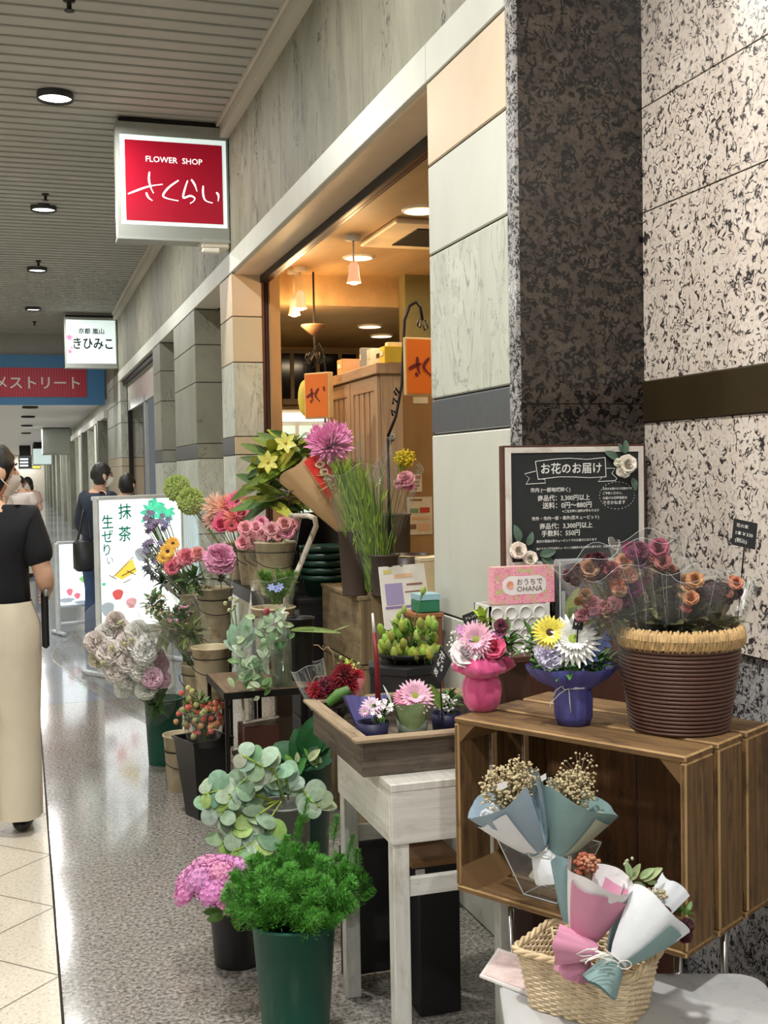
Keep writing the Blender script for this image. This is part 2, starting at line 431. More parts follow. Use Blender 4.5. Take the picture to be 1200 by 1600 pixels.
# ---------------------------------------------------------------- floor, ceiling
b = MB(); b.bb((-7, -3, -.1), (.064, 75, 0)); struct('floor', b, FL_LIGHT)
b = MB(); b.bb((.072, -3, -.1), (6.2, 7.767, 0)); struct('floor', b, FL_DARK)
b = MB(); b.bb((.072, 7.771, -.1), (6.2, 75, 0)); struct('floor', b, FL_FAR)
b = MB(); b.bb((.064, -3, -.1), (.072, 75, -.001)); struct('trim_1', b, GAP)
b = MB()        # lapped ceiling slats running across the corridor
y = -2.59
while y < 19.9:
    z = 3.87
    pr = [(y, z+.016), (y, z), (y+.010, z-.003), (y+.016, z+.001), (y+.139, z+.009), (y+.145, z+.016)]
    for (a, c), (d, e) in zip(pr, pr[1:]): b.poly([(-7, a, c), (1.33, a, c), (1.33, d, e), (-7, d, e)])
    y += .145
struct('ceiling', b, CEILM)
b = MB(); b.bb((-7, -2.6, 3.92), (1.5, 20.2, 4.0)); struct('ceiling', b, CEILM)
b = MB(); b.bb((1.325, -2.6, 3.845), (1.345, 20, 3.905), 0, .004); b.bb((1.345, -2.6, 3.77), (1.42, 20, 3.87)); struct('trim_2', b, TRIMM)
# ---------------------------------------------------------------- shop wall
ZB = [0, .992, 1.622, 1.747, 2.255, 2.567, 2.86]
NEAR = [1, 1, 4, 2, 1, 0]; FAR = [2, 2, 4, 2, 3, 3]
PMATS = [ST_BEIGE, ST_PALE, ST_SLATE, ST_TAN, STEEL, GAP, ST_GREY]
def pillar(name, x0, x1, y0, y1, cols, zs=ZB, band_face=None):
    b = MB(); b.bb((x0+.006, y0+.006, 0), (x1, y1-.006, zs[-1]), 5)
    for (a, c), k in zip(zip(zs, zs[1:]), cols):
        b.bb((x0, y0, a+.003), (x1-.004, y1, c-.003), k, .004)
    if band_face is not None: b.bb((x0-.004, y0+.003, zs[2]+.002), (x0+.01, y1-.003, zs[3]-.002), 4)
    return struct(name, b, PMATS)
pillar('wall_pillar', 1.4, 1.78, 3.15, 3.832, NEAR)
pillar('wall_pillar', 1.4, 1.612, 7.77, 8.24, [2, 2, 3, 2, 3, 0], band_face=1)
pillar('wall_pillar', 1.4, 1.72, 9.52, 10.87, [2, 2, 6, 6, 6, 6], band_face=1)
pillar('wall_pillar', 1.4, 1.72, 12.0, 12.65, [2, 2, 6, 6, 6, 6], band_face=1)
pillar('wall_pillar', 1.4, 1.72, 17.0, 19.6, [3, 3, 3, 2, 2, 2])
b = MB(); b.bb((1.72, 8.2, 0), (1.8, 12.7, 2.86)); struct('wall_recess', b, ST_GREY)
b = MB()
ys = [3.15, 4.62, 6.2, 7.45, 8.95, 10.6, 12.3, 14, 15.7, 17.4, 19.6]
for a, c in zip(ys, ys[1:]): b.bb((1.405, a+.002, 3.004), (1.62, c-.002, 3.80))
b.bb((1.44, 3.15, 2.9), (1.6, 19.6, 3.9)); struct('wall_right', b, ST_BAND)
b = MB()
ys = [3.15, 3.835, 5.55, 7.45, 9.5, 12, 15, 17.4, 19.6]
for a, c in zip(ys, ys[1:]): b.bb((1.398, a+.001, 2.864), (1.60, c-.001, 3.0), 0, .003)
struct('lintel', b, ST_PALE)
b = MB(); b.bb((1.42, 3.835, 2.85), (1.60, 7.768, 2.866)); struct('lintel', b, ST_BEIGE)
# sliding window frame of the flower shop
b = MB()
for x, wd, mi in ((1.60, .010, 0), (1.611, .014, 1), (1.626, .008, 0), (1.635, .013, 1), (1.649, .006, 0)):
    b.bb((x, 3.83, 2.80), (x+wd, 7.80, 2.862), mi)
    b.bb((x, 7.775, 0), (x+wd, 7.80, 2.80), mi)
struct('window_frame', b, [DARKM, BROWNM])
b = MB(); b.bb((1.656, 7.72, 0), (1.725, 7.80, 2.85)); struct('trim_3', b, PLY)
# dark granite return and the cream granite wall beside the camera
b = MB(); b.bb((1.41, 3.088, 1.690), (1.84, 3.148, 4)); b.bb((1.41, 3.088, 0), (1.84, 3.148, 1.686)); b.bb((1.42, 3.092, 0), (1.84, 3.148, 4)); struct('wall_return', b, GR_DARK)
b = MB(); b.bb((1.398, 3.088, 0), (1.41, 3.143, 4)); struct('trim_4', b, GR_GREY)
b = MB()
for a, c in ((.994, 1.629), (1.757, 2.264), (2.269, 2.577), (2.582, 3.2), (3.205, 4)): b.bb((1.82, -3, a), (1.9, 3.088, c))
struct('wall_granite', b, GR_LIGHT)
b = MB(); b.bb((1.825, -3, .99), (1.95, 3.088, 4)); struct('wall_granite_joint', b, GAP)
b = MB(); b.bb((1.812, -3, 1.631), (1.9, 3.088, 1.755), 0, .003); struct('trim_5', b, BRONZE)
b = MB(); b.bb((1.835, -3, 0), (1.9, 3.088, .99)); struct('wall_dado', b, GR_GREY)
# ---------------------------------------------------------------- inside the shop
b = MB(); b.bb((1.62, 3.84, 3.0), (6.2, 8.6, 3.1)); struct('ceiling', b, ICEIL)
b = MB(); b.bb((1.62, 8.6, 2.77), (6.2, 11.6, 2.87)); b.bb((1.62, 8.52, 2.77), (6.2, 8.6, 3.1)); struct('ceiling', b, ICEIL)
b = MB(); b.bb((1.7, 11.4, 0), (6.2, 11.5, 2.9)); struct('wall_back', b, IWALL)
b = MB(); b.bb((6.1, 3.2, 0), (6.2, 11.5, 3.1)); b.bb((1.84, 3.15, 0), (6.2, 3.25, 3.1)); struct('wall_inner', b, IWALL)
b = MB(); b.bb((1.66, 7.81, 0), (1.72, 11.5, 3.0)); struct('wall_inner', b, IWALL)
p = at(633, 470, Y=8.35); b = MB(); b.bb((p.x, 8.35, 0), (6.1, 8.5, 3.0)); struct('wall_inner', b, mat('olive_wall', (128, 120, 78), .7))
gls = mat('dark_glass', (24, 19, 15), .12, 0, 0)
b = MB()
xs = [at(x, 580, Y=11.38).x for x in (440, 453, 459, 493, 499, 528, 534, 556)]
for i in (0, 2, 4, 6): b.bb((xs[i], 11.37, 2.24), (xs[i+1], 11.4, 2.70), 0)
for i in (1, 3, 5): b.bb((xs[i], 11.36, 2.24), (xs[i+1], 11.4, 2.70), 1)
b.bb((xs[0], 11.35, 2.18), (xs[-1], 11.4, 2.24), 1); b.bb((xs[0], 11.35, 2.70), (xs[-1], 11.4, 2.74), 1)
struct('window_1', b, [gls, mat('taupe_frame', (150, 128, 104), .6)])
# ---------------------------------------------------------------- second shopfront and the far corridor
b = MB(); b.bb((2.2, 12.6, 0), (2.3, 17.1, 2.9)); struct('wall_shopfront', b, mat('pinkish_panel', (196, 168, 146), .6, 0, .1, 2))
b = MB()
for k in range(4): b.bb((1.44+.05*k, 12.65, 2.80), (1.46+.05*k, 17, 2.86), k % 2)
b.bb((1.5, 16.9, 0), (1.56, 17.0, 2.8), 0); b.bb((1.5, 14.6, 0), (1.54, 14.66, 2.5), 1); b.bb((1.5, 12.65, 2.42), (1.54, 17, 2.8), 2); b.bb((1.5, 12.65, 0), (1.52, 12.72, 2.42), 1)
struct('window_2', b, [DARKM, ALU, mat('frosted_sign_glass', (190, 188, 180), .2)])
BLUE = mat('blue_banner', (66, 128, 176), .5, 0, .04)
b = MB(); b.bb((-7, 20.07, 2.80), (1.5, 20.3, 4)); struct('wall_bulkhead', b, CEILM)
b = MB(); b.bb((-7, 20.3, 2.84), (1.5, 75, 2.9)); struct('ceiling', b, mat('far_ceiling', (214, 216, 216), .5, 0, .03))
b = MB(); b.bb((1.46, 19.6, 0), (1.6, 75, 2.9)); struct('wall_far', b, ST_SLATE)
b = MB()
y = 20.6; k = 0
while y < 74:
    b.bb((1.36 if k % 3 else 1.30, y, 0), (1.47, y+(.55 if k % 2 else .3), 2.45), k % 3); 
    if k % 2: b.bb((1.44, y+.9, 0), (1.462, y+2.0, 2.3), 3)
    y += 1.5 if k % 2 == 0 else 2.6; k += 1
b.bb((1.34, 19.6, 2.45), (1.47, 75, 2.58), 1)
struct('wall_far', b, [ST_GREY, ST_PALE, ST_SLATE, mat('brown_door', (126, 98, 84), .5)])
b = MB(); b.bb((-7, 74, 0), (1.5, 74.2, 2.9)); struct('wall_end', b, mat('end_wall', (196, 190, 176), .6))
b = MB(); b.bb((-7.2, -3, 0), (-7, 75, 4)); struct('wall_left', b, ST_PALE)
for k in range(11): lamp('far_downlight', 'AREA', (.2, 23+5*k, 2.8), 75, (1, .98, .95), .2)
# ---------------------------------------------------------------- ceiling lights
def downlight(loc, r, label, group, house=True, glow=None, zc=None):
    t = T('downlight', label, 'ceiling light', loc, group); z = loc[2]; c = V(loc)
    b = MB()
    if house:
        b.lathe(c, [(r*1.06, .03), (r*1.06, -.035), (r*.98, -.035), (r*.95, .01)], 32); b.build('housing', BLACK, t, True)
    else:
        b.lathe(c, [(r*1.12, .0), (r*1.12, -.006), (r*1.0, -.008)], 32); b.build('ring', WHITE, t, True)
    b = MB(); b.lathe(c, [(.001, -.012), (r*.97, -.012)] if not house else [(.001, -.018), (r*.96, -.018)], 32); b.build('lens', glow or GLOW, t)
    return t
nth = ['nearest the red shop sign', 'second from the red shop sign', 'third from the red shop sign', 'fourth along the slatted ceiling', 'fifth, just before the blue banner']
for i, p in enumerate([(86, 147), (68, 323), (58, 419), (52, 481), (47, 524)]):
    q = at(*p, Z=3.87); downlight((q.x, q.y, 3.868), .105, 'round black-rimmed downlight in the slatted ceiling, '+nth[i], 'corridor downlights')
for i, p in enumerate([(47, 635), (44, 650), (42, 664), (41, 676)]):
    q = at(*p, Z=2.84); downlight((q.x, q.y, 2.838), .14, 'small round light in the white ceiling past the blue banner, '+['first', 'second', 'third', 'fourth'][i]+' from the banner', 'lights past the banner')
for i, p in enumerate([(108, 6), (71, 307), (60, 411), (54, 505)]):
    q = at(*p, Z=3.85); t = T('sprinkler', 'small dark ceiling sprinkler '+['at the top edge of the photo', 'above the second corridor downlight', 'above the third corridor downlight', 'above the fifth corridor downlight'][i], 'sprinkler', (q.x, q.y, 3.87), 'ceiling sprinklers')
    c = V((q.x, q.y, 3.87)); b = MB(); b.lathe(c, [(.03, .02), (.03, -.008), (.012, -.01), (.012, -.045)], 16, cap=(0, 1)); b.build('body', DARKM, t, True)
    b = MB(); b.lathe(c, [(.004, -.045), (.026, -.052), (.026, -.056), (.002, -.056)], 16); b.build('deflector', DARKM, t)
wg = mat('ceiling_disc_glow', (255, 240, 205), .5, emit=1.6, var=0)
for i, (x, y, zc, r) in enumerate([(560, 401, 3.0, .10), (657, 327, 3.0, .10), (448, 474, 3.0, .1), (578, 509, 2.77, .1), (596, 524, 2.77, .1)]):
    q = at(x, y, Z=zc)
    downlight((q.x, q.y, zc-.002), r, ['round recessed light in the shop ceiling above the hanging spotlight', 'round recessed light in the shop ceiling by the stone pillar', 'round recessed light in the shop ceiling behind the pair of spotlights', 'round unlit-looking disc in the rear shop ceiling, nearer one', 'round disc in the rear shop ceiling, deeper one'][i], 'shop ceiling discs', False, wg)
def spotlight(px, ceil_y, label, D):
    q = at(*px, D=D); t = T('spotlight', label, 'spotlight', (q.x, q.y, 3.0), 'shop spotlights'); top = V((q.x, q.y, 3.0))
    b = MB(); b.lathe(top, [(.05, 0), (.05, -.03), (.01, -.035)], 16); b.tube([top-V((0, 0, .03)), q+V((0, 0, .09))], .006, 6); b.build('stem', WHITE, t, True)
    b = MB(); b.lathe(q, [(.02, .11), (.032, .09), (.035, .03), (.046, -.02)], 20, cap=(1, 0)); b.build('shade', mat('pink_glass_shade', (255, 190, 150), .4, emit=.7, var=0), t, True)
    b = MB(); b.ball(q, (.038, .038, .034), 16, 10); b.build('bulb', mat('bulb_glow', (255, 214, 150), .5, emit=30, var=0), t, True)
    lamp('spot_bulb', 'POINT', q-V((0, 0, .08)), INT_W, (1, .62, .28), .04)
spotlight((553, 437), 385, 'warm spotlight on a short stem hanging near the middle of the shop ceiling', 7.3)
spotlight((470, 478), 440, 'glowing warm spotlight of a close pair, the higher one', 8.4)
spotlight((460, 488), 440, 'glowing warm spotlight of a close pair, the lower one', 8.5)
for x, y, p in ((2.6, 5.4, 1.1), (3.6, 6.6, 1.1), (2.6, 7.6, .8), (3.0, 9.8, .7)): lamp('shop_disc_light', 'AREA', (x, y, 2.95 if y < 8.6 else 2.72), INT_W*p, (1, .80, .52), .3)
# air-conditioning cassette
t = T('air_vent', 'pale square ceiling air vent at the edge of the stone pillar', 'air vent', at(650, 372, Z=2.99)); q = at(655, 366, Z=2.985)
b = MB(); b.bb((q.x-.28, q.y-.38, 2.965), (q.x+.5, q.y+.38, 2.999), 0, .01); b.build('frame', mat('cassette_cream', (226, 206, 172), .5), t)
b = MB(); b.bb((q.x-.1, q.y-.25, 2.958), (q.x+.35, q.y+.25, 2.966)); b.build('slot', DARKM, t)
# ---------------------------------------------------------------- hanging shop signs
X0, Y0, Z0 = V((1, 0, 0)), V((0, 1, 0)), V((0, 0, 1))
WGLOW = mat('sign_white_light', (214, 230, 226), .4, emit=.80, var=0)
RGLOW = mat('sign_red_light', (150, 4, 34), .35, emit=.42, var=0)
WTXT = mat('sign_letter_light', (255, 252, 248), .4, emit=1.0, var=0)
GREYP = mat('grey_sign_case', (158, 162, 154), .45, .3, .04)
def signcase(name, label, cat, x0, x1, z0, z1, yf, dep, face, fz, glow):
    t = T(name, label, cat, ((x0+x1)/2, yf+dep/2, z0))
    b = MB(); b.bb((x0, yf+.012, z0), (x1, yf+dep, z1), 0, .004)
    fx0, fx1, fz0, fz1 = fz
    for lo, hi in (((x0, yf, z0), (x1, yf+.014, fz0)), ((x0, yf, fz1), (x1, yf+.014, z1)), ((x0, yf, fz0), (fx0, yf+.014, fz1)), ((fx1, yf, fz0), (x1, yf+.014, fz1))): b.bb(lo, hi)
    b.bb((x0-.004, yf-.006, z0-.012), (x1+.004, yf+dep+.004, z0+.004), 1); b.build('case', [GREYP, ALU], t)
    b = MB(); b.bb((x0+.02, yf+.02, z1), (x1, yf+dep-.02, z1+.03)); b.build('hanger', DARKM, t)
    b = MB(); b.bb((fx0, yf+.004, fz0), (fx1, yf+.013, fz1)); b.build('light_panel', glow, t)
    return t
t = signcase('hanging_sign', 'red and white lit flower shop sign box hanging under the slatted ceiling', 'sign', .655, 1.398, 3.075, 3.835, 7.78, .16, None, (.677, 1.385, 3.162, 3.752), WGLOW)
b = MB(); b.bb((.711, 7.780, 3.188), (1.358, 7.785, 3.718)); b.build('red_panel', RGLOW, t)
lettering('FLOWER  SHOP', (1.035, 7.779, 3.598), X0, Z0, WTXT, t, w=.375, align='CENTER', bold=.004)
S1 = [[(235, 638), (320, 605), (400, 580), (495, 567)], [(398, 472), (392, 530), (405, 590), (425, 635)], [(370, 628), (385, 665), (415, 690)],
      [(615, 538), (540, 590), (495, 650), (530, 675), (610, 692)], [(710, 532), (735, 570), (752, 622)], [(683, 540), (658, 610), (648, 668), (700, 655), (733, 672), (724, 695), (697, 712)],
      [(800, 580), (798, 640), (815, 690), (870, 710)], [(900, 630), (916, 655), (912, 697)]]
def f(x, y):
    u = (x-219)/731; v = (y-(222+u*62))/(612-u*26); return V((.711+.647*u, 7.779, 3.718-.530*v))
brush(S1, f, 13, WTXT, t, nrm=V((0, -1, 0)), depth=.001)
# bracket camera under the red sign
q = at(327, 385, Y=7.85); t = T('wall_lamp', 'cream wedge-shaped fitting on the wall under the red shop sign', 'wall fitting', q)
b = MB(); b.box(q+V((.03, 0, .01)), (.2, .14, .07), 0, None, .9, .01); b.build('body', mat('cream_plastic', (212, 204, 186), .45), t)
b = MB(); b.box(q+V((.0, -.05, -.04)), (.12, .05, .03), 0, None, 1, .006); b.build('lens', mat('frosted_cover', (230, 226, 214), .3), t)
t = signcase('hanging_sign', 'pale lit sign box with black brush lettering and small pink blossoms', 'sign', .655, 1.395, 3.075, 3.80, 17.22, .18, None, (.675, 1.375, 3.13, 3.76), WGLOW)
INK = mat('black_ink', (22, 24, 28), .5, var=0); PINKI = mat('pink_ink', (232, 120, 150), .5, emit=.3, var=0)
lettering('京都 嵐山', (1.03, 17.222, 3.60), X0, Z0, INK, t, w=.36, align='CENTER', fat=.02)
lettering('きひみこ', (1.05, 17.222, 3.42), X0, Z0, INK, t, w=.56, h=.17, align='CENTER', bold=.02)
for px_, py_, rr in ((108, 527, .045), (109, 549, .03), (112, 543, .02)):
    q = at(px_, py_, Y=17.221); b = MB()
    for k in range(5): b.petal(q+V((0, -.002, 0)), V((math.cos(k*1.2566+.3), 0, math.sin(k*1.2566+.3))), V((0, -1, 0)), rr, rr*.9, 0, 0, 0, 2, 1)
    b.build('blossom', PINKI, t)
# blue banner over the corridor
t = T('banner_board', 'wide blue overhead board with a red panel and white lettering', 'overhead sign', (-1.5, 20, 2.69))
b = MB(); b.bb((-4.2, 19.96, 2.69), (1.39, 20.05, 3.52)); b.build('board', BLUE, t)
mr, nt, bs = nt_of('banner_red'); v_ = coord(nt); g = grid(nt, v_, (.045, 0), .012)
nt.links.new(mixc(nt, g, lin((178, 36, 58)), lin((205, 70, 88))), bs.inputs['Base Color'])
b = MB(); b.bb((-1.35, 19.945, 2.82), (1.095, 19.962, 3.305)); b.build('red_panel', mr, t)
lettering('グルメストリート', (.985, 19.943, 3.06), X0, Z0, mat('banner_white', (232, 226, 224), .5, var=0), t, w=1.84, align='RIGHT', bold=.012)
# plain sign boxes further away
def farbox(px0, py0, px1, py1, Y, label, m, dep=.3):
    a, c = at(px0, py1, Y=Y), at(px1, py0, Y=Y); t = T('hanging_sign', label, 'sign', ((a.x+c.x)/2, Y, a.z))
    b = MB(); b.bb((a.x+.05, Y+.1, c.z), (c.x-.05, Y+.16, 2.84)); b.build('hanger', DARKM, t)
    b = MB(); b.bb((a.x, Y, a.z), (c.x, Y+dep, c.z), 0, .02); b.build('case', GREYP if m is None else ALU, t)
    b = MB(); b.bb((a.x+.03, Y-.01, a.z+.04), (c.x-.03, Y+.01, c.z-.03)); b.build('light_panel', m or GREYP, t); return t
farbox(66, 669, 112, 711, 33, 'blank grey sign box hanging in the far corridor', None)
farbox(51, 700, 81, 727, 47, 'small pale lit sign box behind the blank grey one', mat('far_sign_light', (196, 216, 212), .4, emit=.8, var=0))
t = farbox(29, 712, 50, 733, 52, 'dark departure display with white lines at the end of the corridor', mat('display_black', (14, 16, 18), .3))
b = MB()
for k in range(3):
    a, c = at(31, 719+5*k, Y=51.98), at(44, 716+5*k, Y=51.98); b.bb((a.x, 51.96, a.z), (c.x, 51.98, c.z))
b.build('screen_line', mat('screen_white', (230, 240, 246), .4, emit=1, var=0), t)
farbox(50, 727, 64, 733, 50, 'tiny yellow sign bar beside the dark display', mat('yellow_light', (232, 214, 60), .4, emit=.8, var=0))
# ---------------------------------------------------------------- lit sign boards on the floor
def frame_axes(p0, p1):
    r = (V(p1)-V(p0)); r.z = 0; wd = r.length; r.normalize(); n = r.cross(Z0); return r, n, wd
p0 = at(157, 1058, Z=0); p1 = at(287, 1040, D=9.1); p1.z = 0
r, n, wd = frame_axes(p0, p1); zt = at(148, 779, Y=p0.y).z; zb = .33
t = T('lit_sign_board', 'tall bright lit sign board with green brush lettering and painted maple leaves', 'sign board', p0+r*wd/2)
ax = (r, -n, Z0)
def onb(u, v, off=0): return p0+r*(u*wd)+Z0*(zb+(zt-zb)*v)+n*off
b = MB()
for u in (0, 1): b.box(onb(u, 0)+Z0*((zt-zb)/2-zb/2), (.03, .05, zt), 0, ax, 1, .006)
b.box(onb(.5, 1), (wd+.03, .09, .03), 0, ax, 1, .006); b.box(onb(.5, 0), (wd, .09, .03), 0, ax, 1, .006)
for u in (0, 1): b.box(V((*onb(u, 0).xy, .02)), (.04, .42, .035), 0, ax, 1, .008)
b.build('frame', mat('frame_grey_white', (214, 220, 222), .4, .2), t)
b = MB(); b.box(onb(.5, .5), (wd-.03, .044, zt-zb-.03), 0, ax); b.build('light_panel', mat('board_light', (244, 252, 255), .4, emit=1.55, var=0), t)
def px_b(x, y):     # a point of the printed face
    q = at(x, y, D=8.6); d = (q-CAM); k = (p0+n*.026-CAM).dot(n)/d.dot(n); return CAM+d*k
def ink(name, c, e=.35): return mat(name, c, .5, emit=e, var=0)
GI = ink('green_ink', (30, 140, 116), .25); up_ = Z0
for ch, x, y, s in (('抹', 195, 799, .115), ('茶', 195, 834, .115), ('生', 168, 815, .10), ('ぜ', 168, 838, .09), ('り', 167, 859, .085), ('い', 172, 876, .05)):
    lettering(ch, px_b(x, y), r, up_, GI, t, h=s, align='CENTER', fat=.018)
def maple(cx, cy, s, c, rot):
    b = MB(); q = px_b(cx, cy)
    for k in range(7):
        a = rot+(k-3)*.62+pi/2; l = s*(1-.11*abs(k-3)); b.petal(q, r*math.cos(a)+Z0*math.sin(a), n, l, l*.38, 0, 0, 0, 3, .6)
    return b.build('maple_leaf', ink('leaf_ink', (90, 206, 170), .7), t)
maple(246, 786, .12, 0, 2.6); maple(262, 797, .11, 0, 3.0); maple(237, 800, .13, 0, 2.2); maple(253, 806, .07, 0, 1)
b = MB(); b.poly([px_b(*q) for q in ((178, 900), (207, 873), (214, 893), (190, 906))]); b.build('fan_picture', ink('yellow_ink', (246, 220, 90), .7), t)
b = MB()
for a, c in (((176, 902), (208, 870)), ((170, 899), (182, 905)), ((192, 911), (204, 905)), ((190, 900), (212, 888)), ((198, 892), (212, 898))): b.tube([px_b(*a)+n*.003, px_b(*c)+n*.003], .004, 4)
b.build('fan_line', ink('brown_ink', (120, 90, 40), .2), t)
def blotch(cx, cy, rx, ry, c, nm):
    b = MB(); q = px_b(cx, cy); s = .0049
    b.poly([q+r*(rx*s*math.cos(a)*(1+.15*math.sin(3*a)))+Z0*(ry*s*math.sin(a)*(1+.1*math.cos(2*a)))+n*.002 for a in [i*2*pi/18 for i in range(18)]])
    b.build('fruit_picture', ink(nm, c, .6), t)
blotch(184, 929, 10, 9, (230, 76, 76), 'red_ink'); blotch(205, 942, 10, 9, (246, 170, 184), 'pale_red_ink'); blotch(162, 913, 4, 3, (100, 210, 170), 'mint_ink'); blotch(168, 952, 12, 12, (170, 184, 194), 'grey_ink'); blotch(222, 866, 14, 12, (170, 190, 205), 'grey_ink')
a = at(278, 772, D=9.3); c = at(311, 800, D=9.6); t2 = t
b = MB(); ra, na, wa = frame_axes(a, c); h = a.z-.3
for i in range(11): b.box(V((*(a+ra*(wa*(i+.5)/11)).xy, .3+h/2-.05)), (wa/11*.9, .02, h-.1), 0, (ra, -na, Z0))
b.build('ribbed_side_panel', mat('ribbed_translucent', (206, 224, 228), .4, emit=.45, var=0), t)
# the lower lit board behind it
p0 = at(92, 992, Z=0); p0s = p0.copy(); p1 = p0+V((.46, .16, 0)); r, n, wd = frame_axes(p0, p1); ax = (r, -n, Z0); zt = at(88, 849, Y=p0.y).z; zb = at(92, 948, Y=p0.y).z
t = T('lit_sign_board', 'low bright lit sign board on white legs, half hidden by the black shoulder bag', 'sign board', p0+r*wd/2)
b = MB()
for u in (0, 1): b.box(p0+r*(u*wd)+Z0*(zt/2), (.035, .06, zt), 0, ax, 1, .008)
for z in (zt, zb, .10): b.box(p0+r*(wd/2)+Z0*z, (wd, .05, .03), 0, ax, 1, .008)
for u in (0, 1): b.box(p0+r*(u*wd)+Z0*.02, (.04, .3, .03), 0, ax, 1, .008)
b.build('frame', MATS['frame_grey_white'], t)
b = MB(); b.box(p0+r*(wd/2)+Z0*((zt+zb)/2), (wd-.035, .04, zt-zb-.03), 0, ax); b.build('light_panel', MATS['board_light'], t)
for x, y, rx, ry, c, nm in ((133, 905, 9, 6, (150, 220, 130), 'lime_ink'), (109, 925, 5, 6, (240, 130, 150), 'rose_ink'), (121, 931, 5, 5, (240, 130, 150), 'rose_ink'), (104, 938, 13, 4, (170, 184, 194), 'grey_ink'), (126, 941, 10, 3, (170, 184, 194), 'grey_ink')):
    q = at(x, y, D=11); d = q-CAM; q = CAM+d*((p0+n*.026-CAM).dot(n)/d.dot(n)); b = MB()
    b.poly([q+r*(rx*.006*math.cos(k*.35)*(1+.2*math.sin(k)))+Z0*(ry*.006*math.sin(k*.35)) for k in range(18)]); b.build('fruit_picture', ink(nm, c, .6), t)
# ---------------------------------------------------------------- people
SKIN = mat('skin', (222, 176, 148), .55, 0, .05, 30, sub=.15)
HAIR = mat('black_hair', (24, 20, 19), .42, 0, .35, 60, .4, 220, st=(1, 1, .15))
MASKM = mat('white_face_mask', (236, 228, 218), .7, 0, .03)
def skel(name, verts, edges, m, parent, org, scale, yaw):
    me = bpy.data.meshes.new(name); rot = Mx.Rotation(yaw, 3, 'Z')
    me.from_pydata([tuple(rot @ (V(v[0])*scale)) for v in verts], edges, []); o = bpy.data.objects.new(name, me); col.objects.link(o)
    sk = o.modifiers.new('s', 'SKIN'); sk.use_smooth_shade = True
    for i, v in enumerate(verts):
        d = me.skin_vertices[0].data[i]; rr = v[1] if isinstance(v[1], tuple) else (v[1], v[1]); d.radius = (rr[0]*scale, rr[1]*scale); d.use_root = (i == 0)
    ss = o.modifiers.new('u', 'SUBSURF'); ss.levels = ss.render_levels = 2
    bpy.context.view_layer.update()
    m2 = bpy.data.meshes.new_from_object(o.evaluated_get(bpy.context.evaluated_depsgraph_get())); bpy.data.objects.remove(o); bpy.data.meshes.remove(me)
    m2.materials.clear(); m2.materials.append(m); m2.name = name
    o = bpy.data.objects.new(name, m2); col.objects.link(o); o.parent = parent; WL[o.name] = WL[parent.name]
    return o
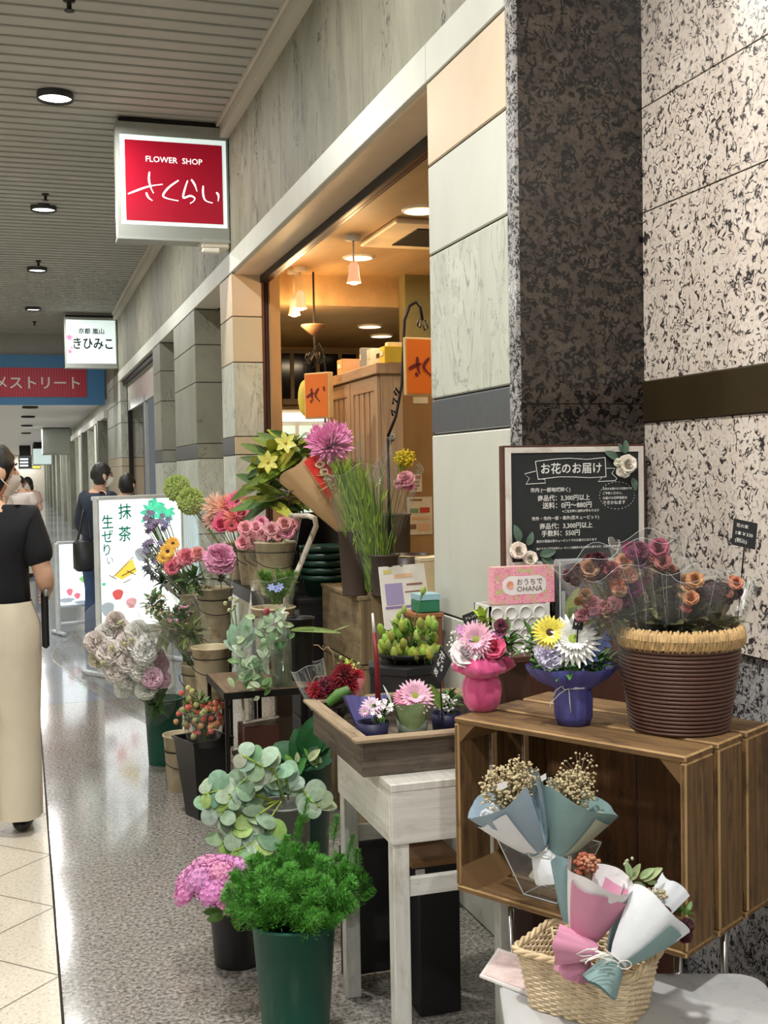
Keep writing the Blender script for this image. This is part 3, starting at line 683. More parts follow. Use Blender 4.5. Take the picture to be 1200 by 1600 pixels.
def person(label, pos, H, yaw, head_yaw, shirt, pants, mask=True, glasses=False, bag=None, sleeve=.55, wide=1.0, hair_long=False, arm_fwd=.25, group=None, tilt=0):
    """yaw 0 faces +Y; built for 1.70 m and scaled"""
    t = T('person', label, 'person', pos, group); s = H/1.70
    rot = Mx.Rotation(yaw, 3, 'Z'); P = V(pos)
    W = lambda v: P+rot @ (V(v)*s)
    vs = [((0, 0, .95), (.14, .10)), ((0, .0, 1.08), (.125, .09)), ((0, -.01, 1.24), (.145, .10)), ((0, -.01, 1.37), (.13, .085)), ((0, .0, 1.45), (.055, .055)), ((0, .015, 1.53), (.055, .06))]
    ed = [(0, 1), (1, 2), (2, 3), (3, 4), (4, 5)]
    def add(p, r, par): vs.append((p, r)); ed.append((par, len(vs)-1)); return len(vs)-1
    for sd in (-1, 1):
        sh = add((sd*.17, -.01, 1.385), .055, 3); el = (sd*(.235), -.03, 1.10)
        e = add(el, .042, sh); wr = (sd*.21, arm_fwd*.9, 1.10-(.24-.5*abs(arm_fwd))+.05*arm_fwd); mid = tuple((V(el)+V(wr))/2)
        q = add(mid, .038, e); wv = add(wr, .027, q)
        d = (V(wr)-V(el)).normalized(); pv = V(wr)+d*.06; pm = add(tuple(pv), (.034, .02), wv)
        dn = V((0, 0, -1)) if abs(d.z) < .7 else V((0, 1, 0)); side = V((0, 1, 0)) if abs(d.y) < .7 else V((0, 0, 1))
        for k in range(4):
            off = side*(.027-.018*k); l = (.036, .042, .039, .03)[k]
            a_ = add(tuple(pv+d*.035+off), .0085, pm); b_ = add(tuple(pv+d*(.035+l)+off-V((sd, 0, 0))*.01), .008, a_); add(tuple(pv+d*(.035+l*1.7)+off-V((sd, 0, 0))*.03), .007, b_)
        a_ = add(tuple(pv-d*.02+side*.04), .01, pm); add(tuple(pv+d*.02+side*.058-V((sd, 0, 0))*.01), .009, a_)
        hp = add((sd*.09, 0, .90), (.085, .09), 0); kn = add((sd*.095, .01, .50), .056, hp); ca = add((sd*.095, -.01, .33), .052, kn); an = add((sd*.095, -.02, .09), .036, ca); add((sd*.105, .10, .035), (.04, .028), an)
    skel('body', vs, ed, SKIN, t, P, s, yaw)
    # head
    hy = Mx.Rotation(head_yaw, 3, 'Z') @ Mx.Rotation(tilt, 3, 'X'); hc = V((.03, .02, 1.585))
    HW = lambda v: P+rot @ ((hc+hy @ V(v))*s)
    def hfn(th, ph):
        d = V((math.cos(th)*math.cos(ph), math.cos(th)*math.sin(ph), math.sin(th)))
        x, y, z = d.x*.076, d.y*.094, d.z*.118
        if y > 0 and z < 0: x *= 1-.30*(-z/.118)**1.5; 
        if y > 0: y *= 1-.10*abs(d.x)
        fr = max(0, d.y)
        y += fr*(.020*math.exp(-((z+.022)/.020)**2-((x)/.013)**2)+.012*math.exp(-((z-.0)/.02)**2-(x/.01)**2))   # nose
        y -= fr*.008*(math.exp(-((z-.012)/.013)**2)*(math.exp(-((x-.031)/.016)**2)+math.exp(-((x+.031)/.016)**2)))   # sockets
        y += fr*.007*math.exp(-((z+.062)/.010)**2-(x/.022)**2)+fr*.010*math.exp(-((z+.100)/.018)**2-(x/.025)**2)
        if y < 0 and z < -.03: y *= .8
        return V((x, y, z))
    b = MB(); n1, m1 = 36, 28; k0 = 0
    for j in range(m1+1):
        for i in range(n1): b.v.append(HW(hfn(-pi/2*.97+pi*.97*j/m1, 2*pi*i/n1)))
    for j in range(m1): b.skin(j*n1, (j+1)*n1, n1)
    hd = b.build('head', SKIN, t, True)
    for sd in (-1, 1): b = MB(); b.ball(HW((sd*.079, -.005, -.005)), (.010*s, .02*s, .032*s), 10, 8, 0, tuple(rot @ hy @ a for a in (X0, Y0, Z0))); b.build('ear', SKIN, hd, True)
    for sd in (-1, 1):
        b = MB(); b.ball(HW((sd*.031, .074, .010)), (.013*s, .008*s, .007*s), 10, 6, 0, tuple(rot @ hy @ a for a in (X0, Y0, Z0))); b.build('eye', mat('dark_eye', (26, 20, 18), .2, var=0), hd, True)
        b = MB(); b.tube([HW((sd*.015, .092, .030)), HW((sd*.034, .088, .036)), HW((sd*.052, .072, .031))], .004*s, 6); b.build('eyebrow', HAIR, hd, True)
    b = MB(); b.tube([HW((-.022, .080, -.062)), HW((0, .092, -.060)), HW((.022, .080, -.062))], [.003*s, .006*s, .003*s], 8); b.build('mouth', mat('lip', (180, 104, 96), .5), hd, True)
    b = MB(); n2, m2 = 40, 18
    for j in range(m2+1):
        for i in range(n2):
            ph = 2*pi*i/n2; fr = max(0, math.sin(ph)); lo = -.75*(1-fr**.7)+.42*fr**.7+(0 if not hair_long else -.2*(1-fr))
            th = lo+(pi/2-lo)*j/m2; q = hfn(th, ph); g = 1.10+.05*math.sin(ph*9+j)*math.cos(th)+.03*math.sin(ph*5)
            b.v.append(HW((q.x*g*(1.04 if j else .98), q.y*g+(-.004), q.z*1.10+.004)))
    for j in range(m2): b.skin(j*n2, (j+1)*n2, n2)
    if hair_long:
        for i in range(26):
            a = pi+pi*i/25; b.tube([HW((.08*math.cos(a), .088*math.sin(a), .02)), HW((.088*math.cos(a), .10*math.sin(a), -.08)), HW((.08*math.cos(a), .10*math.sin(a), -.19))], [.018*s, .018*s, .008*s], 6)
    b.build('hair', HAIR, hd, True)
    if mask:
        b = MB(); n3, m3 = 17, 9
        for j in range(m3+1):
            z = -.012-.092*j/m3
            for i in range(n3):
                u = (i/(n3-1)-.5)*2; x = u*.066*(1-.18*(j/m3)); yy = .108+.016*math.exp(-((j/m3-.35)/.35)**2)*(1-u*u)-.070*u*u*abs(u)**.3-.030*(j/m3)**2-.004*(j % 2)
                b.v.append(HW((x, yy, z)))
        for j in range(m3): b.skin(j*n3, (j+1)*n3, n3, 0, False)
        mk = b.build('face_mask', MASKM, t, True)
        b = MB()
        for sd in (-1, 1):
            for z0, z1 in ((-.02, .02), (-.09, -.03)): b.tube([HW((sd*.064, .046, z0)), HW((sd*.080, .02, (z0+z1)/2)), HW((sd*.084, -.012, z1))], .002*s, 5)
        b.build('ear_loop', MASKM, mk, True)
    if glasses:
        b = MB()
        for sd in (-1, 1):
            b.tube([HW((sd*.031+.025*math.cos(a), .098-.012*abs(math.cos(a)+sd)*.5, .008+.017*math.sin(a))) for a in [i*pi/8 for i in range(17)]], .002*s, 5)
            b.tube([HW((sd*.056, .086, .012)), HW((sd*.080, .02, .012)), HW((sd*.082, -.01, .006))], .002*s, 5)
        b.tube([HW((-.008, .102, .012)), HW((.008, .102, .012))], .002*s, 5); b.build('glasses', BLACK, t, True)
    # shirt: torso shell and sleeves
    vs = [((0, 0, .93), (.185*wide, .13)), ((0, 0, 1.06), (.175, .125)), ((0, -.01, 1.24), (.185, .13)), ((0, -.01, 1.36), (.155, .105)), ((0, 0, 1.425), (.075, .07))]
    ed = [(0, 1), (1, 2), (2, 3), (3, 4)]
    for sd in (-1, 1):
        sh = (sd*.165, -.01, 1.375); el = V((sd*.235, -.03, 1.10)); a_ = add2 = None
        vs.append((sh, .085)); ed.append((3, len(vs)-1)); i0 = len(vs)-1
        pt = V(sh).lerp(el, min(1, sleeve*1.25)); vs.append((tuple(V(sh).lerp(el, .4)), .078)); ed.append((i0, len(vs)-1)); vs.append((tuple(pt), .074)); ed.append((len(vs)-2, len(vs)-1))
        if sleeve > .85:
            wr = V((sd*.21, arm_fwd*.9, 1.10-(.24-.5*abs(arm_fwd))+.05*arm_fwd)); vs.append((tuple(el.lerp(wr, .9)), .042)); ed.append((len(vs)-2, len(vs)-1))
    skel('shirt', vs, ed, shirt, t, P, s, yaw)
    b = MB(); n4 = 28
    for sd in (-1, 1):
        ks = []
        for z, rx, ry, cx, cy in ((1.02, .10, .125, .075, 0), (.92, .115*wide, .135*wide, .082, 0), (.78, .108*wide, .13*wide, .09, 0), (.50, .088*wide*wide, .10*wide*wide, .098, .01), (.28, .084*wide*wide, .095*wide*wide, .10, -.005), (.07, .082*wide*wide, .092*wide*wide, .10, -.01)):
            k = len(b.v)
            for i in range(n4):
                a = 2*pi*i/n4; w_ = 1+.035*math.sin(a*5+z*9)+.02*math.sin(a*9-z*14); b.v.append(W((sd*cx+rx*w_*math.cos(a), cy+ry*w_*math.sin(a), z)))
            ks.append(k)
        for a_, c_ in zip(ks, ks[1:]): b.skin(a_, c_, n4)
    b.build('trousers', pants, t, True)
    for sd in (-1, 1): b = MB(); b.ball(W((sd*.105, .055, .04)), (.047*s, .135*s, .042*s), 14, 8, 0, (rot @ X0, rot @ Y0, Z0)); b.build('shoe', BLACK, t, True)
    return t, W
CLOTHB = mat('black_cotton', (17, 18, 24), .85, 0, .1, 20, .2, 60); CREAM = mat('cream_linen', (222, 212, 190), .85, 0, .06, 6, .25, 30)
NAVY = mat('navy_suit', (38, 46, 62), .8, 0, .1); DENIM = mat('blue_denim', (62, 84, 120), .85, 0, .15, 12)
q = at(-6, 1303, Z=0)
t, W = person('person seen from behind in a black t-shirt and wide cream trousers, wearing a white mask', (q.x+.005, q.y+.02, 0), 1.63, -.1, -1.0, CLOTHB, CREAM, wide=1.06, arm_fwd=.3, sleeve=.62)
b = MB(); b.box(W((.225, .02, .93)), (.03, .08, .24), 0, None, 1, .01); b.tube([W((.225, .02, 1.05)), W((.22, .02, 1.12)), W((.2, .0, 1.2))], .006, 6); bb = b.build('hip_pouch', BLACK, t)
b = MB(); b.ball(W((.235, -.02, 1.055)), (.012, .02, .02)); b.build('clasp', ALU, bb, True)
q = at(160, 1000, D=10.4); t, W = person('person in a dark navy jacket with glasses and white mask behind the tall lit board', (q.x, q.y, 0), 1.60, -.9, -.35, NAVY, DENIM, glasses=True, sleeve=1.0, arm_fwd=.15)
q = at(131, 868, D=10.1); bt = T('shoulder_bag', 'black shoulder bag hanging against the person in the navy jacket', 'bag', (q.x, q.y, q.z-.2)); 
b = MB(); b.box(q, (.17, .14, .28), 0, (V((.95, .3, 0)), V((-.3, .95, 0)), Z0), .75, .03); b.build('body', BLACK, bt, True)
s_ = W((-.16, .0, 1.42)); b = MB(); b.tube([q+V((-.05, 0, .13)), (q+s_)/2+V((-.02, -.02, .1)), s_], .012, 6); b.tube([q+V((.06, 0, .13)), (q+s_)/2+V((.03, .03, .1)), s_+V((.02, .03, 0))], .012, 6); b.build('strap', BLACK, bt, True)
q = at(200, 1000, D=10.9); person('person with short black hair, only the crown showing above the tall lit board', (q.x, q.y, 0), 1.50, -.6, 0, CLOTHB, DENIM, arm_fwd=.1)
q = at(41, 1000, D=17); person('distant person in a white top with dark hair raising a hand', (q.x, q.y, 0), 1.50, 2.6, 0, mat('white_cotton', (226, 218, 212), .8), CREAM, arm_fwd=.45)
q = at(53, 1000, D=19); person('distant person with long dark brown hair and pink top by the far pillars', (q.x, q.y, 0), 1.48, 2.4, 0, mat('pink_cotton', (222, 186, 176), .8), DENIM, hair_long=True)
q = at(33, 1000, D=25); person('tiny distant person in white beyond the others in the corridor', (q.x, q.y, 0), 1.6, 3.0, 0, MATS['white_cotton'], DENIM)
# ---------------------------------------------------------------- furniture and containers
W_WHITE = woodm('whitewashed_wood', (206, 204, 196), (228, 226, 218), .6, 4, 60, (186, 182, 170), .25)
W_CRATE = woodm('old_crate_wood', (88, 63, 36), (136, 104, 64), .75, 3.5, 60, (64, 45, 28), .6)
W_WORN = woodm('worn_crate_edge', (150, 116, 72), (188, 156, 108), .75, 4, 40, (110, 80, 48), .4)
W_CEDGE = woodm('crate_back_wood', (84, 54, 30), (120, 82, 46), .75, 3, 55, (60, 38, 22), .5)
W_TRAY = woodm('weathered_tray_wood', (74, 65, 56), (116, 104, 90), .75, 4, 75, (58, 48, 40), .7)
W_LIP = woodm('worn_tray_lip', (130, 110, 84), (166, 146, 118), .7, 5, 60, (94, 76, 56), .5)
W_BROWN = woodm('dark_brown_board', (62, 34, 24), (86, 50, 36), .5, 3, 40, None, .2)
W_PED = woodm('pedestal_wood', (112, 94, 66), (150, 130, 96), .75, 3, 30, (86, 72, 50), .4)
W_TOP = woodm('table_walnut', (96, 76, 56), (134, 110, 82), .55, 4, 40, None, .3)
W_CAB = woodm('cabinet_taupe_wood', (150, 122, 94), (182, 152, 120), .6, 3, 40, None, .2)
GREENP = mat('green_bucket_plastic', (8, 84, 66), .42, 0, .08, 5, coat=.1)
DGREEN = mat('dark_green_plastic', (14, 52, 40), .4, 0, .1)
DBROWN = mat('brown_bucket', (70, 54, 46), .5, 0, .1)
TIN = mat('cream_tin', (206, 192, 160), .5, .15, .12, 6, dark=(168, 148, 116))
ZINC = mat('zinc_grey', (140, 142, 136), .5, .5, .2, 8)
CHROME = mat('chrome_tube', (190, 190, 188), .22, 1, 0)
CHIP = mat('chipped_white_enamel', (222, 216, 202), .45, 0, .06, 20, dark=(150, 132, 112))
BSOFT = mat('black_satin_pot', (30, 29, 30), .38, 0, .1)
# white table
t = T('side_table', 'whitewashed wooden table under the weathered tray', 'table', (1.0, 2.87, 0)); x0, x1, y0, y1, zt = .842, 1.165, 2.628, 3.12, .733
for x, y in ((x0, y0), (x1-.042, y0), (x0, y1-.042), (x1-.042, y1-.042)):
    b = MB(); b.bb((x, y, 0), (x+.042, y+.042, zt-.02), 0, .002); b.build('leg', W_WHITE, t)
b = MB(); b.bb((x0-.006, y0-.006, zt-.02), (x1+.006, y1+.006, zt), 0, .002); b.build('tabletop', W_WHITE, t)
for lo, hi in (((x0-.004, y0-.005, zt-.15), (x1+.004, y0+.012, zt-.02)), ((x0-.004, y1-.012, zt-.15), (x1+.004, y1+.004, zt-.02)), ((x0-.005, y0+.012, zt-.15), (x0+.01, y1-.012, zt-.02)), ((x1-.01, y0+.012, zt-.15), (x1+.004, y1-.012, zt-.02))):
    b = MB(); b.bb(lo, hi, 0, .0015); b.build('apron', W_WHITE, t)
for lo, hi in (((x0+.042, y0+.01, .445), (x1-.042, y0+.03, .49)), ((x0+.042, y1-.03, .445), (x1-.042, y1-.01, .49))):
    b = MB(); b.bb(lo, hi, 0, .0015); b.build('stretcher', W_WHITE, t)
# storage under the table
t = T('storage_box', 'black carton with a white label under the white table', 'box', (1.18, 3.05, 0)); b = MB(); b.bb((1.0, 2.9, .0), (1.12, 3.05, .42), 0, .004); 
b.build('body', BLACK, t); b = MB(); q = at(656, 1378, Y=2.899); b.bb((q.x-.012, 2.897, q.z-.035), (q.x+.014, 2.8995, q.z+.035)); b.build('paper_label', WHITE, t)
b = MB(); b.bb((.98, 2.89, .42), (1.125, 3.06, .435)); b.build('lid', mat('carton_brown', (150, 110, 72), .7), t)
t = T('storage_bin', 'dark grey flat bin leaning under the white table by the green bucket', 'box', (.98, 3.2, 0)); b = MB(); b.box(V((.97, 3.2, .21)), (.22, .03, .40), 0, None, 1, .01); b.build('body', mat('charcoal_plastic', (46, 46, 46), .5), t); b = MB(); b.bb((.87, 3.17, .40), (1.07, 3.23, .42), 0, .005); b.build('rim', MATS['charcoal_plastic'], t)
# tray
t = T('display_tray', 'weathered shallow wooden tray with a worn lip on the white table', 'tray', (1.02, 2.95, zt)); x0, x1, y0, y1, z0, z1 = .792, 1.235, 2.708, 3.215, zt+.001, zt+.092
b = MB(); b.bb((x0+.002, y0+.002, z0+.001), (x1-.002, y1-.002, z0+.012)); b.build('base', W_TRAY, t)
for lo, hi in (((x0, y0, z0), (x1, y0+.012, z1)), ((x0, y1-.012, z0), (x1, y1, z1)), ((x0, y0+.012, z0), (x0+.012, y1-.012, z1)), ((x1-.012, y0+.012, z0), (x1, y1-.012, z1))):
    b = MB(); b.bb(lo, hi, 0, .0015); b.build('side', W_TRAY, t)
for lo, hi in (((x0-.025, y0-.025, z1), (x1+.02, y0+.016, z1+.009)), ((x0-.025, y1-.016, z1), (x1+.02, y1+.02, z1+.009)), ((x0-.025, y0+.016, z1), (x0+.016, y1-.016, z1+.009)), ((x1-.016, y0+.016, z1), (x1+.02, y1-.016, z1+.009))):
    b = MB(); b.bb(lo, hi, 0, .0015); b.build('lip', W_LIP, t)
TRZ = z0+.012
# apple crate standing on its side
CU, CW = V((.288, -.504, 0)).normalized(), V((.504, .288, 0)).normalized()
CO = V((.932, 2.439, 0)); cl, cwid, cz0, cz1 = .585, .385, .525, .930
def crp(u, w_, z): return CO+CU*u+CW*w_+Z0*z
t = T('apple_crate', 'old brown slatted wooden crate standing on its side with an open front', 'crate', crp(cl/2, cwid/2, cz0)); cax = (CU, CW, Z0); th = .014
for nm, zz in (('slat', cz1-th/2), ('slat', cz0+th/2)):
    for w0, w1 in ((0, .121), (.138, .252), (.268, .385)):
        b = MB(); b.box(crp(cl/2, (w0+w1)/2, zz), (cl-.004*R.random(), w1-w0-.003*R.random(), th), 0, cax, 1, .0035, 1); b.build(nm, [W_CRATE, W_WORN], t)
for uu in (th/2, cl-th/2):
    for w0, w1 in ((0.001, .118), (.142, .248), (.272, .383)):
        b = MB(); b.box(crp(uu, (w0+w1)/2, (cz0+cz1)/2), (th, w1-w0, cz1-cz0-2*th-.001), 0, cax, 1, .0035, 1); b.build('slat', [W_CRATE, W_WORN], t)
for u0, u1 in ((.015, .13), (.137, .27), (.277, .42), (.428, .57)):
    b = MB(); b.box(crp((u0+u1)/2, cwid-.03, (cz0+cz1)/2), (u1-u0, .010, cz1-cz0-2*th-.002), 0, cax); b.build('back_board', W_CEDGE, t)
for uu, su in ((th, 1), (cl-th, -1)):
    for zz, sz in ((cz0+th, 1), (cz1-th, -1)):
        b = MB(); k = len(b.v); s_ = .045
        for w_ in (.004, .35): b.v += [crp(uu, w_, zz), crp(uu+su*s_, w_, zz), crp(uu, w_, zz+sz*s_)]
        b.face((0, 1, 2)); b.face((3, 5, 4)); b.face((0, 3, 4, 1)); b.face((1, 4, 5, 2)); b.face((2, 5, 3, 0)); b.build('corner_brace', W_CRATE, t)
# tube stand under the crate
t = T('tube_stand', 'silver tube stand carrying the wooden crate', 'stand', crp(cl/2, cwid/2, 0)); r = .009; zz = cz0-r-.001
b = MB(); cs = [crp(u, w_, zz) for u, w_ in ((.13, .04), (.50, .12), (.50, .33), (.13, .33))]; b.tube(cs+[cs[0]], r, 10); b.build('top_rail', CHROME, t, True)
for c in cs:
    b = MB(); b.tube([c-V((0, 0, r)), V((c.x, c.y, 0))], r, 10); b.build('leg', CHROME, t, True)
# brown box behind the crate
t = T('display_box', 'dark brown wooden box behind the crate carrying the white planter', 'box', (1.5, 2.92, 0)); b = MB(); b.bb((1.315, 2.85, 0), (1.79, 3.07, .965)); b.build('body', W_BROWN, t)
b = MB(); b.bb((1.245, 2.845, .965), (1.795, 3.075, .985), 0, .003); b.build('top', W_BROWN, t)
# rounded stool in front
def rrect(cx, cy, ux, uy, hx, hy, rad, z, n=6):
    P = []
    for sx, sy, a0 in ((1, 1, 0), (-1, 1, pi/2), (-1, -1, pi), (1, -1, 3*pi/2)):
        for k in range(n+1):
            a = a0+pi/2*k/n; P.append(V((cx, cy, z))+ux*(sx*(hx-rad)+rad*math.cos(a))+uy*(sy*(hy-rad)+rad*math.sin(a)))
    return P
STOOLM = mat('mottled_grey_top', (190, 190, 190), .5, 0, .1, 9, dark=(170, 172, 174))
rc, rd_ = at(1165, 1540, Z=.45), at(800, 1540, Z=.45); ux = (rc-rd_).normalized(); uy = V((-ux.y, ux.x, 0))
wd = (rc-rd_).length+.07; cc = (rc+rd_)/2+ux*.01-uy*.2; t = T('stool', 'pale grey square stool with rounded corners under the wicker basket', 'stool', (cc.x, cc.y, 0))
b = MB(); ks = []
for hx, z in ((wd/2-.006, .412), (wd/2, .42), (wd/2, .444), (wd/2-.006, .45)): k = len(b.v); b.v += rrect(cc.x, cc.y, ux, uy, hx, hx*.92+.012, .05, z); ks.append(k)
nn = len(rrect(0, 0, ux, uy, 1, 1, .1, 0))
for a, c in zip(ks, ks[1:]): b.skin(a, c, nn)
b.face(range(ks[-1], ks[-1]+nn)); b.face(range(ks[0]+nn-1, ks[0]-1, -1)); b.build('seat', STOOLM, t)
for sx in (-1, 1):
    for sy in (-1, 1):
        p = cc+ux*(sx*wd*.38)+uy*(sy*wd*.36); p2 = cc+ux*(sx*wd*.44)+uy*(sy*wd*.42); b = MB(); b.tube([V((p.x, p.y, .413)), V((p2.x, p2.y, 0))], [.018, .014], 10); b.build('leg', STOOLM, t, True)
STOOL_C, SUX, SUY = cc, ux, uy
# ---- wicker basket on the stool
WICK = mat('pale_wicker', (234, 214, 180), .6, 0, .22, 50); WICK2 = mat('wicker_rim', (222, 198, 158), .6, 0, .2, 50)
b0 = [at(*p, Z=.565) for p in ((809, 1484), (979, 1528), (1055, 1486), (864, 1443))]
bc = sum(b0, V())/4; vx = (b0[1]-b0[0]).normalized(); L1 = (b0[1]-b0[0]).length*1.08; vy = V((-vx.y, vx.x, 0)); L2 = (b0[3]-b0[0]).dot(vy)*1.1
bc = b0[0]+vx*(L1/2.16)+vy*(L2/2.2); t = T('wicker_basket', 'small pale wicker basket holding two wrapped posies on the grey stool', 'basket', (bc.x, bc.y, .4505))
def rect_ring(hx, hy, rad, z, n):
    P = rrect(bc.x, bc.y, vx, vy, hx, hy, rad, z, 8); P.append(P[0]); L = [0]
    for a, c in zip(P, P[1:]): L.append(L[-1]+(c-a).length)
    out = []
    for i in range(n):
        s = L[-1]*i/n; k = max(j for j in range(len(L)-1) if L[j] <= s); q = (s-L[k])/max(1e-9, L[k+1]-L[k]); out.append(P[k].lerp(P[k+1], q))
    return out
b = MB(); NR, NS = 20, 44
for j in range(NR):
    z = .4535+.105*j/(NR-1); f_ = .84+.16*(j/(NR-1)); pts = []
    base = rect_ring(L1/2*f_-.004, L2/2*f_-.004, .02, z, NS*2)
    for i, p in enumerate(base):
        d = (p-V((bc.x, bc.y, z))); d.z = 0; d.normalize(); pts.append(p+d*(.0028*(1 if ((i//2+j) % 2) else -1) if i % 2 == 0 else 0))
    b.tube(pts+[pts[0]], .0029, 5, cap=False)
b.build('woven_side', WICK, t, True)
b = MB()
for i in range(NS): 
    lo = rect_ring(L1/2*.84-.004, L2/2*.84-.004, .03, .4525, NS)[i]; hi = rect_ring(L1/2-.004, L2/2-.004, .03, .562, NS)[i]; b.tube([lo, hi], .0022, 5)
b.build('stake', WICK, t, True).__setitem__('kind', 'stuff')
b = MB()
for q in (0, 2.1, 4.2):
    ring = rect_ring(L1/2+.001, L2/2+.001, .02, .566, 120); pts = []
    for i, p in enumerate(ring):
        a = i*.55+q; d = (p-V((bc.x, bc.y, .566))); d.z = 0; d.normalize(); pts.append(p+d*(.0042*math.cos(a))+Z0*(.0042*math.sin(a)))
    b.tube(pts+[pts[0]], .0042, 6, cap=False)
b.build('rim', WICK2, t, True)
b = MB(); b.poly(rrect(bc.x, bc.y, vx, vy, L1/2*.83, L2/2*.83, .03, .4545)); b.build('bottom', WICK2, t)
BC, BVX, BVY, BL1, BL2 = bc, vx, vy, L1, L2
t = T('price_card', 'pale pink printed card lying under the corner of the wicker basket', 'card', at(795, 1520, Z=.451)); P = [at(*p, Z=.4515) for p in ((778, 1484), (832, 1502), (824, 1556), (749, 1527))]
b = MB(); k = len(b.v); b.v += P+[p+V((0, 0, .004)) for p in P]; b.face((3, 2, 1, 0)); b.face((4, 5, 6, 7))
for i in range(4): b.face((i, (i+1) % 4, 4+(i+1) % 4, 4+i))
b.build('sleeve', mat('card_white', (236, 230, 226), .3, coat=.5), t); b = MB(); m_ = sum(P, V())/4; b.poly([m_+(p-m_)*.86+V((0, 0, .0048)) for p in P]); b.build('picture', mat('card_pink', (232, 208, 204), .5, 0, .18, 60), t)
# ---- brown coil basket with straw rim
bkc = V((1.352, 2.160, .9305)); t = T('flower_basket', 'round brown coiled basket with a straw rope rim on the crate', 'basket', bkc)
prof = []; n_ = 21; rf = lambda z: .105+.024*min(1, z/.16)
b = MB(); b.lathe(bkc, [(.002, .001), (.10, .001)], 48)
for j in range(n_): z = .0045+j*.0087; b.lathe(bkc, [(rf(z)-.004, z-.0044), (rf(z)+.0005, z-.003), (rf(z)+.002, z), (rf(z)+.0005, z+.003), (rf(z)-.004, z+.0044)], 64)
b.lathe(bkc, [(.095, .003), (.118, .2)], 48); b.build('coil_side', mat('brown_coil', (92, 62, 52), .5, 0, .12, 20), t, True)
b = MB(); n_ = 150
for i in range(n_):
    a = 2*pi*i/n_; d = V((math.cos(a), math.sin(a), 0)); c = bkc+d*.130+Z0*.203; tg = V((-d.y, d.x, 0)); x2, y2 = d, Z0
    b.tube([c+(x2*math.cos(q)*.0085+y2*math.sin(q)*(.0205+.002*math.sin(i*2.3)))+tg*(q*.0012+.002*math.sin(i*1.7)) for q in [k*pi/4 for k in range(9)]], .0032, 4, cap=False)
b.lathe(bkc, [(.124, .186), (.124, .220), (.137, .220), (.137, .186)], 48); b.build('rope_rim', mat('straw_rope', (204, 170, 118), .75, 0, .3, 60), t, True)
# ---------------------------------------------------------------- buckets and vases
def bucket(name, label, c, rb, rt, h, m, n=40, lip=.006, group=None, handle=None, sq=False, lipm=None, cat='bucket', wave=0):
    t = T(name, label, cat, c, group); c = V(c); b = MB(); w_ = .003
    prof = [(.001, .002), (rb, .0), (rb, .004), (rt, h-lip*1.5), (rt+lip, h-lip*1.2), (rt+lip, h), (rt, h+.001), (rt-w_, h-.004), (rb-w_, .008), (.001, .008)]
    if sq:
        k4 = (lambda a, i: 1/max(abs(math.cos(a)), abs(math.sin(a)))*(.86)); n = 32; b.lathe(c, prof, n, 0, (V((.94, .34, 0)), V((-.34, .94, 0)), Z0), k4)
    else: b.lathe(c, prof, n)
    b.build('body', m, t, not sq)
    if handle:
        b = MB(); b.lathe(c, [(rt*.97+.0015, h*.80), (rt*.985+.004, h*.81), (rt*.985+.001, h*.82)], n); b.build('wire_band', DARKM, t, True)
        b = MB(); b.tube([c+V((math.cos(a)*(rt+.012), math.sin(a)*(rt+.012), h*.80-.07*abs(math.sin(a))**.7*1 if math.sin(a) < 0 else h*.8)) for a in [pi+pi*k/14 for k in range(15)]], .0022, 5); b.build('handle', DARKM, t, True)
    return t
Cg = at(459, 1432, D=3.03); bucket('flower_bucket', 'tall bright green bucket at the bottom edge holding feathery fern', (Cg.x, Cg.y, 0), .088, .111, Cg.z, GREENP)
BK_FERN = V((Cg.x, Cg.y, Cg.z))
q = at(366, 1520, Z=0); q = V((q.x+.03, q.y+.08, 0)); BK_SED = q+V((0, 0, .245)); bucket('flower_bucket', 'short black bucket holding the pink sedum beside the green bucket', q, .075, .092, .245, BSOFT)
q = at(445, 1254, D=3.78); BK_EUC = q.copy(); t = bucket('zinc_can', 'grey zinc can holding round-leaved eucalyptus', (q.x, q.y, 0), .075, .083, q.z, ZINC)
q = at(462, 1190, D=4.02); BK_LEAF = q.copy(); bucket('flower_bucket', 'tall dark green bucket behind the table leg holding big glossy leaves', (q.x, q.y, 0), .105, .122, q.z, GREENP)
q = at(317, 1283, Z=0); q = V((q.x+.02, q.y+.09, 0)); zz = at(317, 1150, D=5.0).z; BK_HIP = q+V((0, 0, zz)); bucket('square_pot', 'tall square black pot holding red rose hips', q, .068, .108, zz, BSOFT, sq=True, lip=.008, cat='pot')
q = at(256, 1199, Z=0); q = V((q.x+.02, q.y+.1, 0)); BK_LIS = q+V((0, 0, .34)); bucket('flower_bucket', 'green bucket standing on the granite under the white lisianthus bouquet', q, .085, .10, .34, GREENP)
TING = 'cream tins'
TINS = {}
def tin(key, x, y, D, label, r=.093, h=.25):
    q = at(x, y, D=D); TINS[key] = q.copy(); bucket('flower_tin', label, (q.x, q.y, q.z-h), r*.72, r, h, TIN, group=TING, handle=True, cat='bucket'); return q
tin('a', 429, 846, 5.35, 'cream tin with pink roses, nearest of the upper row'); 
for k, (x, y, D, wh) in enumerate(((412, 846, 5.62, 'second'), (397, 846, 5.9, 'third'), (378, 846, 6.2, 'last'))): tin('bcd'[k], x, y, D, 'cream tin in the upper row, %s along behind the tin of pink roses' % wh)
tin('e', 427, 948, 5.08, 'cream tin with a black slot beside the net of ivy', .095, .2); tin('f', 330, 1010, 5.25, 'cream tin at the edge of the metal-legged table', .088, .26)
tin('g', 311, 1036, 5.62, 'cream tin low in the rack beside the white lisianthus', .088, .26); tin('h', 306, 926, 5.95, 'cream tin under the orange and pink gerberas', .088, .3); tin('i', 282, 1146, 5.42, 'cream tin standing on the floor behind the square black pot', .08, .40)
